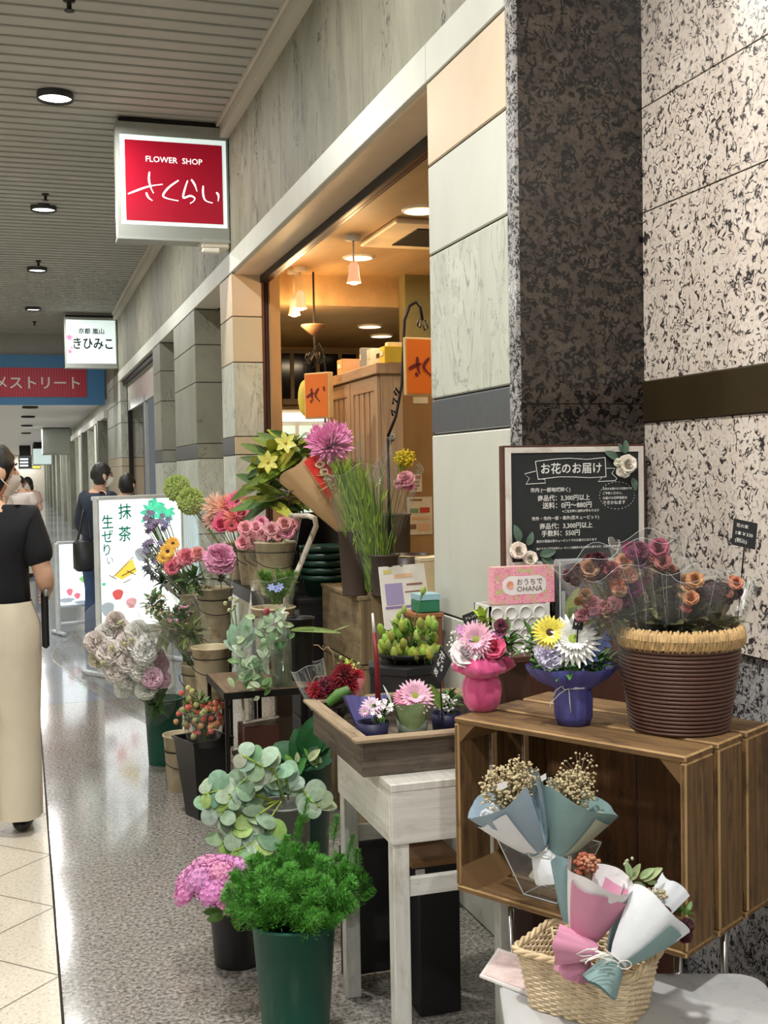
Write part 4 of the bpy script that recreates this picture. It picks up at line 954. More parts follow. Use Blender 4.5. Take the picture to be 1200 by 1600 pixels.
tin('j', 336, 918, 5.75, 'cream tin under the pink peony', .088, .3)
# rack under the tins
t = T('flower_rack', 'dark stepped rack carrying the cream tins', 'rack', (1.0, 5.7, 0))
for nm, keys, h in (('shelf', 'abcd', .25), ('shelf', 'e', .2), ('shelf', 'f', .26), ('shelf', 'g', .26), ('shelf', 'hj', .3)):
    for k in keys if nm and len(keys) == 2 else [keys]:
        P = [TINS[c] for c in k]; lo = V((min(p.x for p in P)-.07, min(p.y for p in P)-.07, min(p.z for p in P)-h-.02)); hi = V((max(p.x for p in P)+.07, max(p.y for p in P)+.07, max(p.z for p in P)-h-.002))
        b = MB(); b.bb(lo, hi); b.build(nm, DARKM, t)
        b = MB()
        for x in (lo.x+.01, hi.x-.01):
            b.bb((x-.008, hi.y-.02, 0), (x+.008, hi.y-.004, lo.z))
        b.build('post', DARKM, t)
# white chipped trolley frame
t = T('tube_trolley', 'chipped white bent metal tube frame leaning beside the cream tins', 'trolley', at(470, 930, D=5.15)*1)
pts = [at(*p, D=D) for p, D in (((446, 806), 5.6), ((482, 806), 5.25), ((492, 810), 5.2), ((494, 822), 5.2), ((462, 900), 5.15), ((448, 930), 5.12), ((440, 1000), 5.1))]
b = MB(); b.tube(pts+[V((pts[-1].x, pts[-1].y, 0))], .0125, 12); b.build('tube', CHIP, t, True)
p2 = [p+V((-.05, .50, 0)) for p in pts[4:]]; b = MB(); b.tube(p2+[V((p2[-1].x, p2[-1].y, 0))], .0125, 12); b.build('tube', CHIP, t, True)
# table with black metal legs
ca, cb = at(352, 1082, Z=.615), at(333, 1053, Z=.615); x0, y0, x1, y1 = ca.x, ca.y, ca.x+.36, 5.02
t = T('metal_leg_table', 'low walnut table with thin black metal legs carrying glass vases', 'table', ((x0+x1)/2, (y0+y1)/2, 0))
b = MB(); b.bb((x0, y0, .597), (x1, y1, .615), 0, .002); b.build('tabletop', W_TOP, t)
b = MB()
for lo, hi in (((x0, y0-.006, .585), (x1, y0+.006, .612)), ((x0-.006, y0, .585), (x0+.006, y1, .612)), ((x0, y1-.006, .585), (x1, y1+.006, .612)), ((x1-.006, y0, .585), (x1+.006, y1, .612))): b.bb(lo, hi)
b.build('frame', DARKM, t)
for x in (x0+.006, x1-.006):
    for y in (y0+.006, y1-.006): b = MB(); b.bb((x-.008, y-.008, 0), (x+.008, y+.008, .59)); b.build('leg', DARKM, t)
b = MB(); b.bb((x0+.10, y0+.01, .25), (x1-.01, y1-.01, .265)); b.build('shelf', W_TOP, t)
TAB = (x0, y0, x1, y1)
t = T('watering_can', 'dark zinc box with a chipped white handle on the shelf under the walnut table', 'box', (x0+.2, y0+.18, .266)); b = MB(); b.bb((x0+.09, y0+.12, .268), (x0+.25, y0+.25, .44), 0, .006); b.build('body', BROWNM, t)
b = MB(); b.tube([V((x0+.09, y0+.115, .56)), V((x0+.095, y0+.11, .46)), V((x0+.15, y0+.10, .47)), V((x0+.24, y0+.11, .475))], .006, 8); b.build('handle', CHIP, t, True)
mw, nt, bs = nt_of('herringbone_wicker'); v_ = coord(nt, scale=(60, 60, 60)); wv = N(nt, 'ShaderNodeTexWave', bands_direction='DIAGONAL'); wv.inputs['Scale'].default_value = 1; nt.links.new(v_, wv.inputs[0])
nt.links.new(ramp(nt, wv.outputs[1], [(.3, lin((34, 28, 24))), (.6, lin((122, 104, 84)))]), bs.inputs['Base Color'])
q = at(443, 1110, D=5.0); tag(MB().bb((q.x-.03, q.y, .266), (q.x+.04, q.y+.04, .58)).build('wicker_mat', mw), 'dark herringbone wicker panel standing on the shelf of the walnut table', 'panel')
GLASS = clearm('vase_glass', (238, 246, 242), .10, .03, 0, .03); WATER = clearm('pale_green_water', (214, 226, 212), .04, .05, 0, .05)
ACRY = clearm('clear_acrylic', (246, 248, 250), .09, .03, 0, .03); ACRE = mat('acrylic_edge', (200, 208, 208), .2, 0, 0)
def vase(x, y, D, r, h, z, label):
    q = at(x, y, D=D); c = V((q.x, q.y, z)); t = T('glass_vase', label, 'vase', c, None)
    b = MB(); b.lathe(c, [(.002, .0), (r, .0), (r*.97, .05), (r, h), (r-.003, h), (r-.004, .008), (.002, .008)], 32); b.build('glass', GLASS, t, True)
    b = MB(); b.lathe(c, [(.002, .009), (r-.005, .009), (r-.005, h*.75), (.002, h*.75)], 24); b.build('water', WATER, t, True); return c
VASE_IVY = vase(440, 1058, 4.72, .045, .19, .616, 'glass vase trailing netted ivy on the walnut table')
q = at(470, 1048, D=4.86); POT_G = V((q.x, q.y, .616)); bucket('dark_pot', 'black pot with a dark green rim behind the glass vase of ivy', POT_G, .05, .058, .265, BSOFT, cat='pot', lipm=DGREEN)
# wooden pedestal, dark crates, stacked pots, brown buckets
for k, (z0, z1) in enumerate(((0, .70), (.705, .985))):
    t = T('wooden_pedestal', ['lower rough wooden box of the pair behind the black stand', 'upper rough wooden box carrying the brown buckets'][k], 'box', (1.42, 4.75, z0), 'stacked wooden boxes'); b = MB(); b.bb((1.30, 4.446, z0), (1.62, 5.06, z1), 0, .004); b.build('body', W_PED, t); b = MB(); b.bb((1.296, 4.44, z1-.012), (1.345, 5.064, z1+.001)); b.build('edge_trim', W_PED, t)
def stackpot(x, y, D, r, label, z):
    q = at(x, y, D=D); t = T('nursery_pot', label, 'pot', (q.x, q.y, z), 'stacked green pots'); b = MB(); c = V((q.x, q.y, z)); b.lathe(c, [(r*.8, 0), (r*.96, .075), (r*1.05, .077), (r*1.06, .10), (r*1.0, .10), (r*.8, .02), (.001, .02)], 36, cap=(1, 0)); b.build('body', DGREEN, t, True)
q = at(510, 930, D=5.40)
t = T('plastic_crate', 'black plastic crate column carrying the stacked green pots', 'crate', (q.x-.02, q.y, 0)); b = MB(); b.bb((q.x-.16, q.y-.12, 0), (q.x+.16, q.y+.2, q.z), 0, .01); b.build('body', BLACK, t)
for k in range(5): b = MB(); b.bb((q.x-.165, q.y-.125, q.z*(k+1)/5-.02), (q.x+.165, q.y+.205, q.z*(k+1)/5-.005)); b.build('rim', BSOFT, t)
for k in range(5): stackpot(510, 900, 5.40, .118, 'dark green nursery pot in the stack by the brown bucket, %s' % ['lowest', 'second from the bottom', 'middle one', 'second from the top', 'topmost'][k], q.z+.001+k*.034)
q = at(555, 930, D=4.72); BK_GR = V((q.x, q.y, .986)); bucket('brown_bucket', 'brown bucket holding the kraft paper bouquet on the wooden box', BK_GR, .052, .066, .27, DBROWN)
q = at(600, 930, D=4.68); BK_GR2 = V((q.x, q.y, .986)); bucket('brown_bucket', 'brown bucket of the green grass bundle beside the white notice stand', BK_GR2, .05, .062, .17, DBROWN)
q = at(512, 872, D=5.75); BK_LIL = V((q.x-.05, q.y, 0)); bucket('flower_bucket', 'tall black bucket holding yellow-green lilies', BK_LIL, .12, .15, at(480, 802, D=5.75).z, BSOFT)
q = at(605, 803, D=6.2); BK_GOLD = V((q.x, q.y, 0)); bucket('brown_bucket', 'tall brown bucket holding goldenrod in cellophane', BK_GOLD, .11, .125, q.z, DBROWN)
# black stand and bowl on the tray
S = [at(563, 1041, Z=.90), at(624, 1059, Z=.90)]; ux = (S[1]-S[0]).normalized(); uy = V((-ux.y, ux.x, 0)); c = S[1]-ux*.0; 
t = T('black_riser', 'black hexagonal wooden riser carrying the bowl of green buds', 'riser', at(640, 1075, Z=TRZ)); hc = at(632, 1036, Z=.90)
b = MB(); P = [hc+V((math.cos(a)*.125, math.sin(a)*.125, 0)) for a in [.25+k*pi/3 for k in range(6)]]; k = len(b.v); b.v += [V((p.x, p.y, TRZ+.001)) for p in P]+P; b.face(range(6, 12)); b.face(range(5, -1, -1)); b.skin(0, 6, 6); b.build('body', mat('black_wood', (38, 37, 38), .55, 0, .15), t)
b = MB(); b.v += [hc+(p-hc)*1.03-Z0*.02 for p in P]+[hc+(p-hc)*1.03+Z0*.001 for p in P]; b.skin(0, 6, 6); b.face(range(6, 12)); b.build('top', MATS['black_wood'], t)
BOWL = hc+V((.015, .01, .002)); t = T('shallow_bowl', 'wide black shallow bowl of green buds on the black riser', 'bowl', BOWL); b = MB(); b.lathe(BOWL, [(.002, 0), (.05, 0), (.09, .018), (.105, .035), (.102, .035), (.085, .02), (.045, .006), (.002, .006)], 40); b.build('body', BSOFT, t, True)
# ---------------------------------------------------------------- flower kit
PETAL = mat('petal', (255, 255, 255), .6, 0, .16, 90, ocol=True, sub=0); 
PETAL.node_tree.nodes['Principled BSDF'].inputs['Sheen Weight'].default_value = .15
CENT = mat('flower_centre', (214, 186, 70), .8, 0, .3, 200); CENTD = mat('dark_centre', (70, 46, 30), .8, 0, .3, 200); GCENT = mat('green_centre', (150, 170, 70), .8, 0, .2, 200)
LEAFO = mat('leaf', (255, 255, 255), .5, 0, .22, 60, ocol=True, spec=.4)
STEMM = mat('stem_green', (86, 122, 56), .6, 0, .15); TWIG = mat('dry_twig', (150, 128, 96), .8, 0, .2)
def leafm(name, c, r=.5, var=.25, vs=40): return mat(name, c, r, 0, var, vs)
G1 = leafm('leaf_green', (74, 116, 44)); G2 = leafm('leaf_dark_green', (30, 84, 38), .32); G3 = leafm('leaf_yellow_green', (168, 180, 60)); G4 = leafm('leaf_grey_green', (140, 166, 138), .6); G5 = leafm('fern_green', (84, 156, 52), .6); G6 = leafm('ivy_cream', (206, 218, 180), .5); G7 = leafm('dry_leaf', (134, 132, 88), .7); G8 = leafm('grass_green', (150, 184, 58)); G9 = leafm('lime', (170, 196, 72))
def sph(n, half=True, jit=.0):
    out = []
    for i in range(n):
        z = (i+.5)/n if half else 1-2*(i+.5)/n; a = i*2.39996+R.random()*jit; q = math.sqrt(max(0, 1-z*z)); out.append(V((q*math.cos(a), q*math.sin(a), z)))
    return out
def mk_daisy(name, n, layers, cm, w=.3, l=1, cr=.24, el=.25, tip=.7):
    b = MB()
    for k in range(layers):
        for i in range(n):
            a = 2*pi*(i+.5*k)/n+R.random()*.06; e = el+.32*k+R.random()*.1; d = V((math.cos(a)*math.cos(e), math.sin(a)*math.cos(e), math.sin(e)))
            b.petal(d*.12+Z0*.02*k, d, Z0, l*(1-.16*k)*(.93+.1*R.random()), w, -.18, .12, 0, 4, tip)
    b.ball((0, 0, .06+.05*layers), (cr, cr, cr*.5), 14, 7, 1); b.lathe((0, 0, 0), [(.02, -.35), (.06, -.2), (.13, 0)], 8, 2); return b.mesh(name, [PETAL, cm, STEMM])
def mk_rose(name):
    b = MB()
    for n, el, l, w, r0 in ((3, 1.45, .75, .55, .05), (4, 1.25, .8, .75, .10), (5, .98, .85, .85, .16), (6, .68, .9, .95, .2), (7, .32, .9, 1.0, .22)):
        off = R.random()*6
        for i in range(n):
            a = 2*pi*i/n+off; d = V((math.cos(a)*math.cos(el), math.sin(a)*math.cos(el), math.sin(el))); b.petal(V((math.cos(a)*r0, math.sin(a)*r0, .05)), d, V((-math.cos(a), -math.sin(a), 1.2)), l, w, -.12 if el < .8 else .18, .25, 0, 5, 1.2, .05)
    b.lathe((0, 0, 0), [(.03, -.4), (.1, -.15), (.2, .05)], 8, 2); return b.mesh(name, [PETAL, CENT, STEMM])
def mk_ruffle(name, n=80, l=.6, w=.5, half=True, wave=.25, tip=1.2, bend=-.1):
    b = MB()
    for d in sph(n, half, .4):
        d2 = (d+V((R.random()-.5, R.random()-.5, R.random()-.5))*.35).normalized(); b.petal(d*(1-l)*.8, d2, Z0 if abs(d2.z) < .8 else X0, l*(.85+.3*R.random()), w, bend, .15, 0, 3, tip, wave)
    b.ball((0, 0, 0), .5, 8, 5, 0); b.lathe((0, 0, 0), [(.04, -.6), (.14, -.3), (.4, -.05)], 8, 2); return b.mesh(name, [PETAL, CENT, STEMM])
def mk_spike(name, n=70, l=1, w=.14, lo=.1):
    b = MB()
    for d in sph(n, True, .3):
        d = (d+Z0*lo).normalized(); b.petal(d*.1, d, Z0 if d.z < .9 else X0, l*(.8+.3*R.random()), w, .12*(R.random()-.3), .2, 0, 3, .5)
    b.lathe((0, 0, 0), [(.04, -.5), (.12, -.2), (.2, 0)], 8, 2); return b.mesh(name, [PETAL, CENT, STEMM])
def mk_star(name):
    b = MB()
    for i in range(6): a = i*pi/3; b.petal((0, 0, 0), V((math.cos(a), math.sin(a), .35)), Z0, 1, .55, -.15, .12, 0, 3, .6)
    b.ball((0, 0, .1), .16, 6, 4, 1); b.lathe((0, 0, 0), [(.03, -.4), (.08, 0)], 6, 2); return b.mesh(name, [PETAL, CENT, STEMM])
def mk_bud(name):
    b = MB(); b.lathe((0, 0, 0), [(.01, 0), (.26, .1), (.44, .45), (.46, .85), (.34, 1.25), (.16, 1.5), (.01, 1.56)], 12, 0, fn=lambda a, i: 1+.09*math.cos(a*4)*(i > 2)); b.tube([(0, 0, .02), (0, 0, -.6)], .05, 5, 1); return b.mesh(name, [PETAL, STEMM])
def mk_head(name, n=34, s=.17):
    b = MB()
    for d in sph(n, True, .3):
        d = V((d.x, d.y, d.z*.8+.1)); p = V((d.x*.95, d.y*.95, d.z*.62))
        for i in range(5): a = i*1.2566; x, y, z = basis(d); b.petal(p, x*math.cos(a)+y*math.sin(a)+z*.45, z, s*1.25, s*.9, 0, .1, 0, 2, .6)
        b.ball(p+d*.03, s*.28, 5, 3, 0)
    b.ball((0, 0, .0), (.85, .85, .45), 10, 6, 0); b.lathe((0, 0, 0), [(.05, -1.2), (.08, -.5), (.5, -.1)], 8, 1); return b.mesh(name, [PETAL, STEMM])
def mk_leaf(name, w=.55, round_=False, bend=-.15):
    b = MB()
    if round_:
        k = len(b.v); b.v.append(V((0, .5, .06)))
        for i in range(16): a = 2*pi*i/16; b.v.append(V((.47*math.sin(a), .5-.5*math.cos(a)*(1+.04*math.cos(a)), -.04*math.cos(2*a))))
        for i in range(16): b.face((0, 1+i, 1+(i+1) % 16))
        b.tube([(0, -.12, 0), (0, .05, 0)], .02, 4, 1)
    else: b.petal((0, 0, 0), Y0, Z0, 1, w, bend, .2, 0, 6, .25); b.tube([(0, -.12, 0), (0, .5, .0)], .012, 4, 1)
    return b.mesh(name, [LEAFO, STEMM])
def mk_plume(name, m, n=230):
    b = MB(); b.tube([(0, 0, 0), (.02, .01, .5), (.03, .02, .95)], .012, 4)
    for i in range(n):
        t = .18+.82*R.random()**.8; a = R.random()*6.28; p = V((.03*t, .02*t, t)); d = V((math.cos(a), math.sin(a), .55+.5*R.random())).normalized(); l = .30*(1.12-t)+.07; e = p+d*l*(.6+.5*R.random()); sd = d.cross(Z0).normalized()*.008; b.poly([p-sd, p+sd, e])
        for q in (.45, .7, .9):
            c = p.lerp(e, q); d2 = (d+V((R.random()-.5, R.random()-.5, R.random()-.3))*1.6).normalized(); sd = d2.cross(V((.3, .5, .8))).normalized()*.007; b.poly([c-sd, c+sd, c+d2*.075])
    return b.mesh(name, [m])
PR = dict(gerb=mk_daisy('gerbera', 24, 2, CENTD, .2), gerbl=mk_daisy('gerbera', 26, 3, GCENT, .2, el=.2), daisy=mk_daisy('daisy', 16, 2, GCENT, .26, cr=.2), rose=mk_rose('rose'), ruf=mk_ruffle('ruffled_flower'), peony=mk_ruffle('peony', 70, .7, .6), pomp=mk_ruffle('pompon', 330, .22, .16, False, .05, .6), spike=mk_spike('spider_flower'), dahl=mk_spike('dahlia', 110, .95, .2, .15), star=mk_star('star_flower'), bud=mk_bud('bud'), head=mk_head('floret_head'), leaf=mk_leaf('leaf'), lance=mk_leaf('lance_leaf', .24), rleaf=mk_leaf('round_leaf', 1, True), berry=None)
b = MB(); b.ball((0, 0, 0), (1, 1, 1.12), 10, 7); b.tube([(0, 0, .9), (0, 0, 1.35)], [.3, .1], 5, 1); b.tube([(0, 0, -1), (0, 0, -2.6)], .12, 4, 2); PR['berry'] = b.mesh('berry', [PETAL, CENTD, STEMM])
CAMV = CAM
def toward(p, up=.5, j=.3):
    d = (CAM-V(p)).normalized(); return (d+Z0*up+V((R.random()-.5, R.random()-.5, R.random()-.5))*j).normalized()
def fl(t, proto, x, y, D, s, c, d=None, up=.5, nm='flower', j=.3, roll=None):
    if sum(c) > 270: c = tuple(v+(255-v)*.22 for v in c)
    p = at(x, y, D=D); return inst(PR[proto], nm, t, p, d or toward(p, up, j), s, c, roll)
def jit(c, k=14): return tuple(max(0, min(255, v+R.randint(-k, k))) for v in c)
CELLO = clearm('cellophane', (253, 254, 253), .035, .02, .35, .16, 11, .25); EDGE = mat('cello_glint', (236, 240, 240), .25, 0, 0, coat=.5, alpha=.6); FILM = clearm('hazy_cellophane', (252, 253, 252), .05, .10, .4, .10, 11, .3); NETM = clearm('net_film', (240, 248, 244), .06, .07, 1, .12, 60, .25)
def paper(name, c): return mat('paper_'+name, c, .75, 0, .05, 14, .15, 25)
def cone(t, base, tip, r0, r1, m, name='wrap', n=40, ruf=.10, arc=None, rings=9, flare=.75, dz=.03, up=None, skew=0):
    base, tip = V(base), V(tip); ax = basis(tip-base, up); L_ = (tip-base).length; b = MB(); ph = [R.random()*6.28 for _ in range(4)]
    a0, a1 = arc or (0, 2*pi); cl = arc is None; ks = []
    for j in range(rings):
        q = j/(rings-1); r = r0+(r1-r0)*q**flare; k = len(b.v); ks.append(k); nn = n if cl else n+1
        for i in range(nn):
            a = a0+(a1-a0)*i/n; w_ = 1+ruf*q*(math.sin(a*3+ph[0])*.5+math.sin(a*7+ph[1])*.35+math.sin(a*13+ph[2])*.2); h = L_*q+(dz*L_*math.sin(a*4+ph[3])*(q > .9)+skew*math.cos(a)*q*q*L_)
            b.v.append(base+ax[0]*(r*w_*math.cos(a))+ax[1]*(r*w_*math.sin(a))+ax[2]*h)
    for a_, c_ in zip(ks, ks[1:]): b.skin(a_, c_, n if cl else n+1, 0, cl)
    o = b.build(name, m, t, True)
    if m in (CELLO, FILM):  # pale threads stand in for highlights along the film's rim and folds
        e = MB(); nn = n if cl else n+1; top = [b.v[ks[-1]+i] for i in range(nn)]; e.tube(top+([top[0]] if cl else []), .00042, 4, cap=False)
        for q in range(3): i = R.randrange(nn); e.tube([b.v[k+(i+(j > rings//2)) % nn] for j, k in enumerate(ks)][2:], .00035, 4, cap=False)
        e.build('wrap_glint', EDGE, t, True)
    return o
def stems(t, base, tips, m=STEMM, r=.0022, name='stems', sp=.012):
    b = MB()
    for p in tips: q = V(base)+V((R.random()-.5, R.random()-.5, 0))*sp*2; b.tube([q, q.lerp(V(p), .5)+Z0*.01, V(p)], r, 4, cap=False)
    return b.build(name, m, t, True)
def foliage(t, c, rad, n, l, m, w=.45, name='foliage', upb=.4, org=None, tip=.3):
    b = MB(); c = V(c)
    for i in range(n):
        while True:
            u = V((R.uniform(-1, 1), R.uniform(-1, 1), R.uniform(-1, 1)))
            if u.length <= 1: break
        p = c+V((u.x*rad[0], u.y*rad[1], u.z*rad[2])); d = (u+V((R.random()-.5, R.random()-.5, upb))*.8).normalized(); ll = l*(.6+.7*R.random()); b.petal(p-d*ll*.4, d, V((R.random()-.5, R.random()-.5, 1)), ll, ll*w, -.2, .15, 0, 3, tip)
    return b.build(name, m, t, True)
def dots(t, base, c, rad, n, r, m, sm=TWIG, name='filler_flowers', sr=.0007, star=False):
    b = MB(); c = V(c); base = V(base)
    for i in range(n):
        while True:
            u = V((R.uniform(-1, 1), R.uniform(-1, 1), R.uniform(-1, 1)))
            if u.length <= 1: break
        p = c+V((u.x*rad[0], u.y*rad[1], u.z*rad[2])); rr = r*(.6+.8*R.random())
        if star:
            for k in range(5): a = k*1.2566; b.petal(p, V((math.cos(a), math.sin(a), .5)), Z0, rr*1.7, rr*1.2, 0, .1, 0, 2, .6)
        else: b.ball(p, (rr, rr, rr*.85), 6, 4, 0)
        if i % 2 == 0: b.tube([p, p.lerp(c, .5)-Z0*.01, base.lerp(c, .3)], sr, 3, 1, cap=False)
    return b.build(name, [m, sm], t)
def fm(name, c, r=.7): return mat('tiny_'+name, c, r, 0, .2, 200)
def bouquet(label, base, tip, r0, r1, fls, wrap=CELLO, cat='bouquet', name='bouquet', group=None, fol=None, dot=None, ruf=.12, arc=None, st=True):
    """base, tip: world points; fls: (proto, x, y, D, size, colour)"""
    t = T(name, label, cat, base, group); base, tip = V(base), V(tip); ps = []
    for f_ in fls:
        o = fl(t, *f_[:6], up=.45); ps.append(at(*f_[1:4]))
    if st and ps: stems(t, base, ps)
    if fol: foliage(t, base.lerp(tip, fol[0]), (fol[1],)*3, fol[2], fol[3], fol[4], *(fol[5:6] or (.45,)))
    if dot: dots(t, base, base.lerp(tip, dot[0]), (dot[1],)*3, dot[2], dot[3], dot[4], STEMM)
    if wrap: cone(t, base, tip, r0, r1, wrap, ruf=ruf, arc=arc)
    return t
# ---------------------------------------------------------------- plants at the front
c = BK_FERN; t = T('feathery_fern', 'bright green feathery fern bunch standing in the tall green bucket', 'fern', c-Z0*.05); PL = mk_plume('frond', G5)
for d in sph(84, True, .5):
    d = V((d.x, d.y, d.z*.75+.05)); p = c+V((d.x*.06+.012, d.y*.06, -.02+.03*d.z)); inst(PL, 'frond', t, p, V((d.x*.62, d.y*.62, d.z+.30)), .128+.045*R.random())
for x, y in ((540, 1330), (470, 1272), (520, 1300), (440, 1330), (552, 1352), (462, 1300)):
    e = at(x, y+26, D=3.02); inst(PL, 'frond', t, e, V((.2, 0, 1)), .085)
c = BK_SED; t = T('sedum_bunch', 'domed pink sedum bunch standing in the short black bucket', 'flowers', c-Z0*.04)
cc = at(341, 1392, D=3.33)
for d in sph(17, True, .2):
    p = cc+V((d.x*.10, d.y*.09, d.z*.085-.01)); inst(PR['head'], 'flower_head', t, p, V((d.x, d.y, d.z*.9+.35)), .042+.01*R.random(), jit((228, 154, 204), 10))
stems(t, c-Z0*.05, [cc+V((R.uniform(-.08, .08), R.uniform(-.06, .06), 0)) for _ in range(14)], r=.003)
for x, y, D in ((350, 1430, 3.3), (365, 1428, 3.28), (388, 1437, 3.3), (345, 1422, 3.36)): p = at(x, y, D=D); inst(PR['leaf'], 'leaf', t, p, toward(p, .1), .05, (96, 140, 60))
# eucalyptus
c = BK_EUC; t = T('eucalyptus_bunch', 'round-leaved grey-green eucalyptus spilling out of the zinc can', 'branches', c-Z0*.03)
EU = [[(445, 1250), (420, 1225), (385, 1215), (365, 1235), (345, 1275)], [(440, 1250), (400, 1260), (370, 1290), (345, 1320)], [(445, 1250), (430, 1205), (405, 1195), (380, 1180)], [(450, 1250), (450, 1225), (440, 1205)], [(430, 1255), (395, 1240), (350, 1255), (325, 1262)], [(440, 1252), (415, 1290), (400, 1315), (365, 1330)], [(462, 1250), (475, 1235), (485, 1250), (500, 1262)], [(430, 1252), (385, 1235), (345, 1235), (318, 1240)], [(435, 1252), (400, 1275), (380, 1310), (395, 1340)]]
b = MB(); n_l = 0
for si, st_ in enumerate(EU):
    D0 = 3.76-.03*(si % 3); pts = [at(x, y, D=D0-.03*k) for k, (x, y) in enumerate(st_)]; b.tube(pts, .0028, 5)
    for k in range(len(pts)-1):
        for q in (.3, .85):
            p = pts[k].lerp(pts[k+1], q)
            if k == 0 and q < .5: continue
            for sd in (-1, 1):
                if n_l > 96: continue
                d = (pts[k+1]-pts[k]).normalized(); dd = (d*.5+d.cross(toward(p, 0, .2))*sd+V((R.random()-.5, R.random()-.5, R.random()-.3))*.5).normalized()
                nrm = toward(p, .5, 1.1); y_ = (dd-nrm*dd.dot(nrm)).normalized(); x_ = y_.cross(nrm); s_ = .075*(1.05-.12*k)*(.75+.4*R.random())
                o = bpy.data.objects.new('leaf', PR['rleaf']); col.objects.link(o); o.parent = t; m_ = Mx((x_*s_, y_*s_, nrm*s_)).transposed().to_4x4(); m_.translation = p-WL[t.name]; o.matrix_basis = m_; o.color = (*lin(jit(((152, 178, 148), (132, 164, 132), (168, 188, 160), (150, 184, 96))[(n_l+(si % 2)) % 4 if si in (1, 5, 7, 8) else n_l % 3], 8)), 1); n_l += 1
b.build('stem', G9, t, True)
# big glossy leaves
c = BK_LEAF; t = T('leafy_branches', 'big glossy dark green leaves in the tall dark green bucket', 'leaves', c-Z0*.03)
def leafat(t, x0, y0, x1, y1, D, w, col_, proto='leaf', dD=0, up=.3):
    a, e = at(x0, y0, D=D), at(x1, y1, D=D+dD); yv = (e-a); l = yv.length; yv.normalize(); nrm = toward(a, up, .5); nrm = (nrm-yv*nrm.dot(yv)).normalized(); xv = yv.cross(nrm)
    o = bpy.data.objects.new('leaf', PR[proto]); col.objects.link(o); o.parent = t; m_ = Mx((xv*(l*w), yv*l, nrm*l)).transposed().to_4x4(); m_.translation = a-WL[t.name]; o.matrix_basis = m_; o.color = (*lin(jit(col_, 6)), 1); return o
for x0, y0, x1, y1, w in ((475, 1190, 430, 1160, 1.3), (480, 1180, 492, 1120, 1.3), (486, 1176, 512, 1126, 1.2), (470, 1200, 440, 1178, 1.4), (490, 1200, 515, 1170, 1.2), (478, 1195, 462, 1140, 1.3), (470, 1178, 498, 1150, 1.4)): leafat(t, x0, y0, x1, y1, 3.9, w, (26, 84, 40))
for k in range(26): x, y = R.uniform(440, 505), R.uniform(1185, 1255); leafat(t, x, y, x+R.uniform(-22, 22), y-R.uniform(14, 30), 3.86+.1*R.random(), 1, ((60, 130, 50), (180, 200, 150), (100, 150, 60))[k % 3])
stems(t, c-Z0*.05, [at(x, 1190, D=3.92) for x in (440, 460, 475, 490, 505)], r=.004)
# rose hips
c = BK_HIP; t = T('rose_hip_bunch', 'red and orange rose hips in the tall square black pot', 'berries', c-Z0*.03)
for k in range(62):
    x = 317+R.gauss(0, 20); y = 1120+R.gauss(0, 15)
    if not 272 < x < 350: continue
    fl(t, 'berry', x, y, 4.9+.12*R.random(), .011+.004*R.random(), ((206, 62, 42), (222, 92, 52), (196, 132, 60), (150, 150, 70), (214, 70, 48))[k % 5], up=1, nm='berry', j=.8)
foliage(t, at(310, 1105, D=4.97), (.08, .06, .055), 60, .04, G1); stems(t, c-Z0*.06, [at(R.uniform(285, 345), R.uniform(1090, 1120), D=4.95) for _ in range(16)], r=.002)
cone(t, at(318, 1165, D=4.95), at(318, 1110, D=4.95), .06, .10, CELLO)
for x, y in ((294, 1075), (300, 1080)): fl(t, 'berry', x, y, 4.95, .012, (200, 196, 96), nm='berry')
# ---------------------------------------------------------------- the bouquets by the corridor
wh, pk, cr = (252, 250, 244), (240, 190, 210), (248, 236, 228)
F = []
for x, y, c_, s in ((205, 1062, (246, 246, 236), .062), (222, 1048, (246, 246, 236), .058), (195, 1075, (246, 246, 236), .05), (228, 1078, (240, 244, 228), .05), (238, 1060, pk, .05), (246, 1040, pk, .055), (252, 1062, (214, 168, 186), .045), (225, 1020, wh, .06), (200, 1035, cr, .06), (180, 1048, cr, .06), (170, 1020, cr, .06), (200, 1005, cr, .055), (150, 1005, (236, 222, 214), .055), (165, 990, wh, .05), (215, 990, wh, .06), (185, 985, cr, .06), (235, 1005, wh, .055), (240, 1025, (232, 190, 204), .05), (155, 1030, (234, 226, 196), .05), (180, 970, (230, 216, 206), .045)): F.append(('ruf', x, y, 5.62+R.uniform(-.05, .08), s*1.15, c_))
for x, y in ((188, 975), (195, 1008), (175, 1015), (206, 1002), (160, 1038)): F.append(('bud', x, y, 5.52, .022, (196, 204, 110)))
bs_ = BK_LIS-Z0*.12; t = bouquet('big cellophane bouquet of white and pale pink lisianthus leaning out of the green bucket', bs_, at(175, 985, D=5.6), .05, .29, F, FILM, fol=(.5, .07, 40, .07, G1), ruf=.14)
foliage(t, at(245, 1100, D=5.7), (.05, .05, .07), 40, .08, G1, .25)
F = [('star', R.uniform(225, 265), R.uniform(800, 905), 5.9+R.uniform(-.05, .05), .02, jit((92, 84, 134), 12)) for _ in range(60)]
t = bouquet('cellophane bunch of small purple statice in front of the tall lit board', TINS['h']-Z0*.12, at(240, 842, D=5.85), .03, .11, F, fol=(.45, .07, 60, .05, G1)); foliage(t, at(258, 905, D=5.85), (.04, .04, .05), 30, .06, G2); foliage(t, at(238, 880, D=5.85), (.05, .04, .08), 40, .05, leafm('dusty_green', (118, 128, 112)), .25)
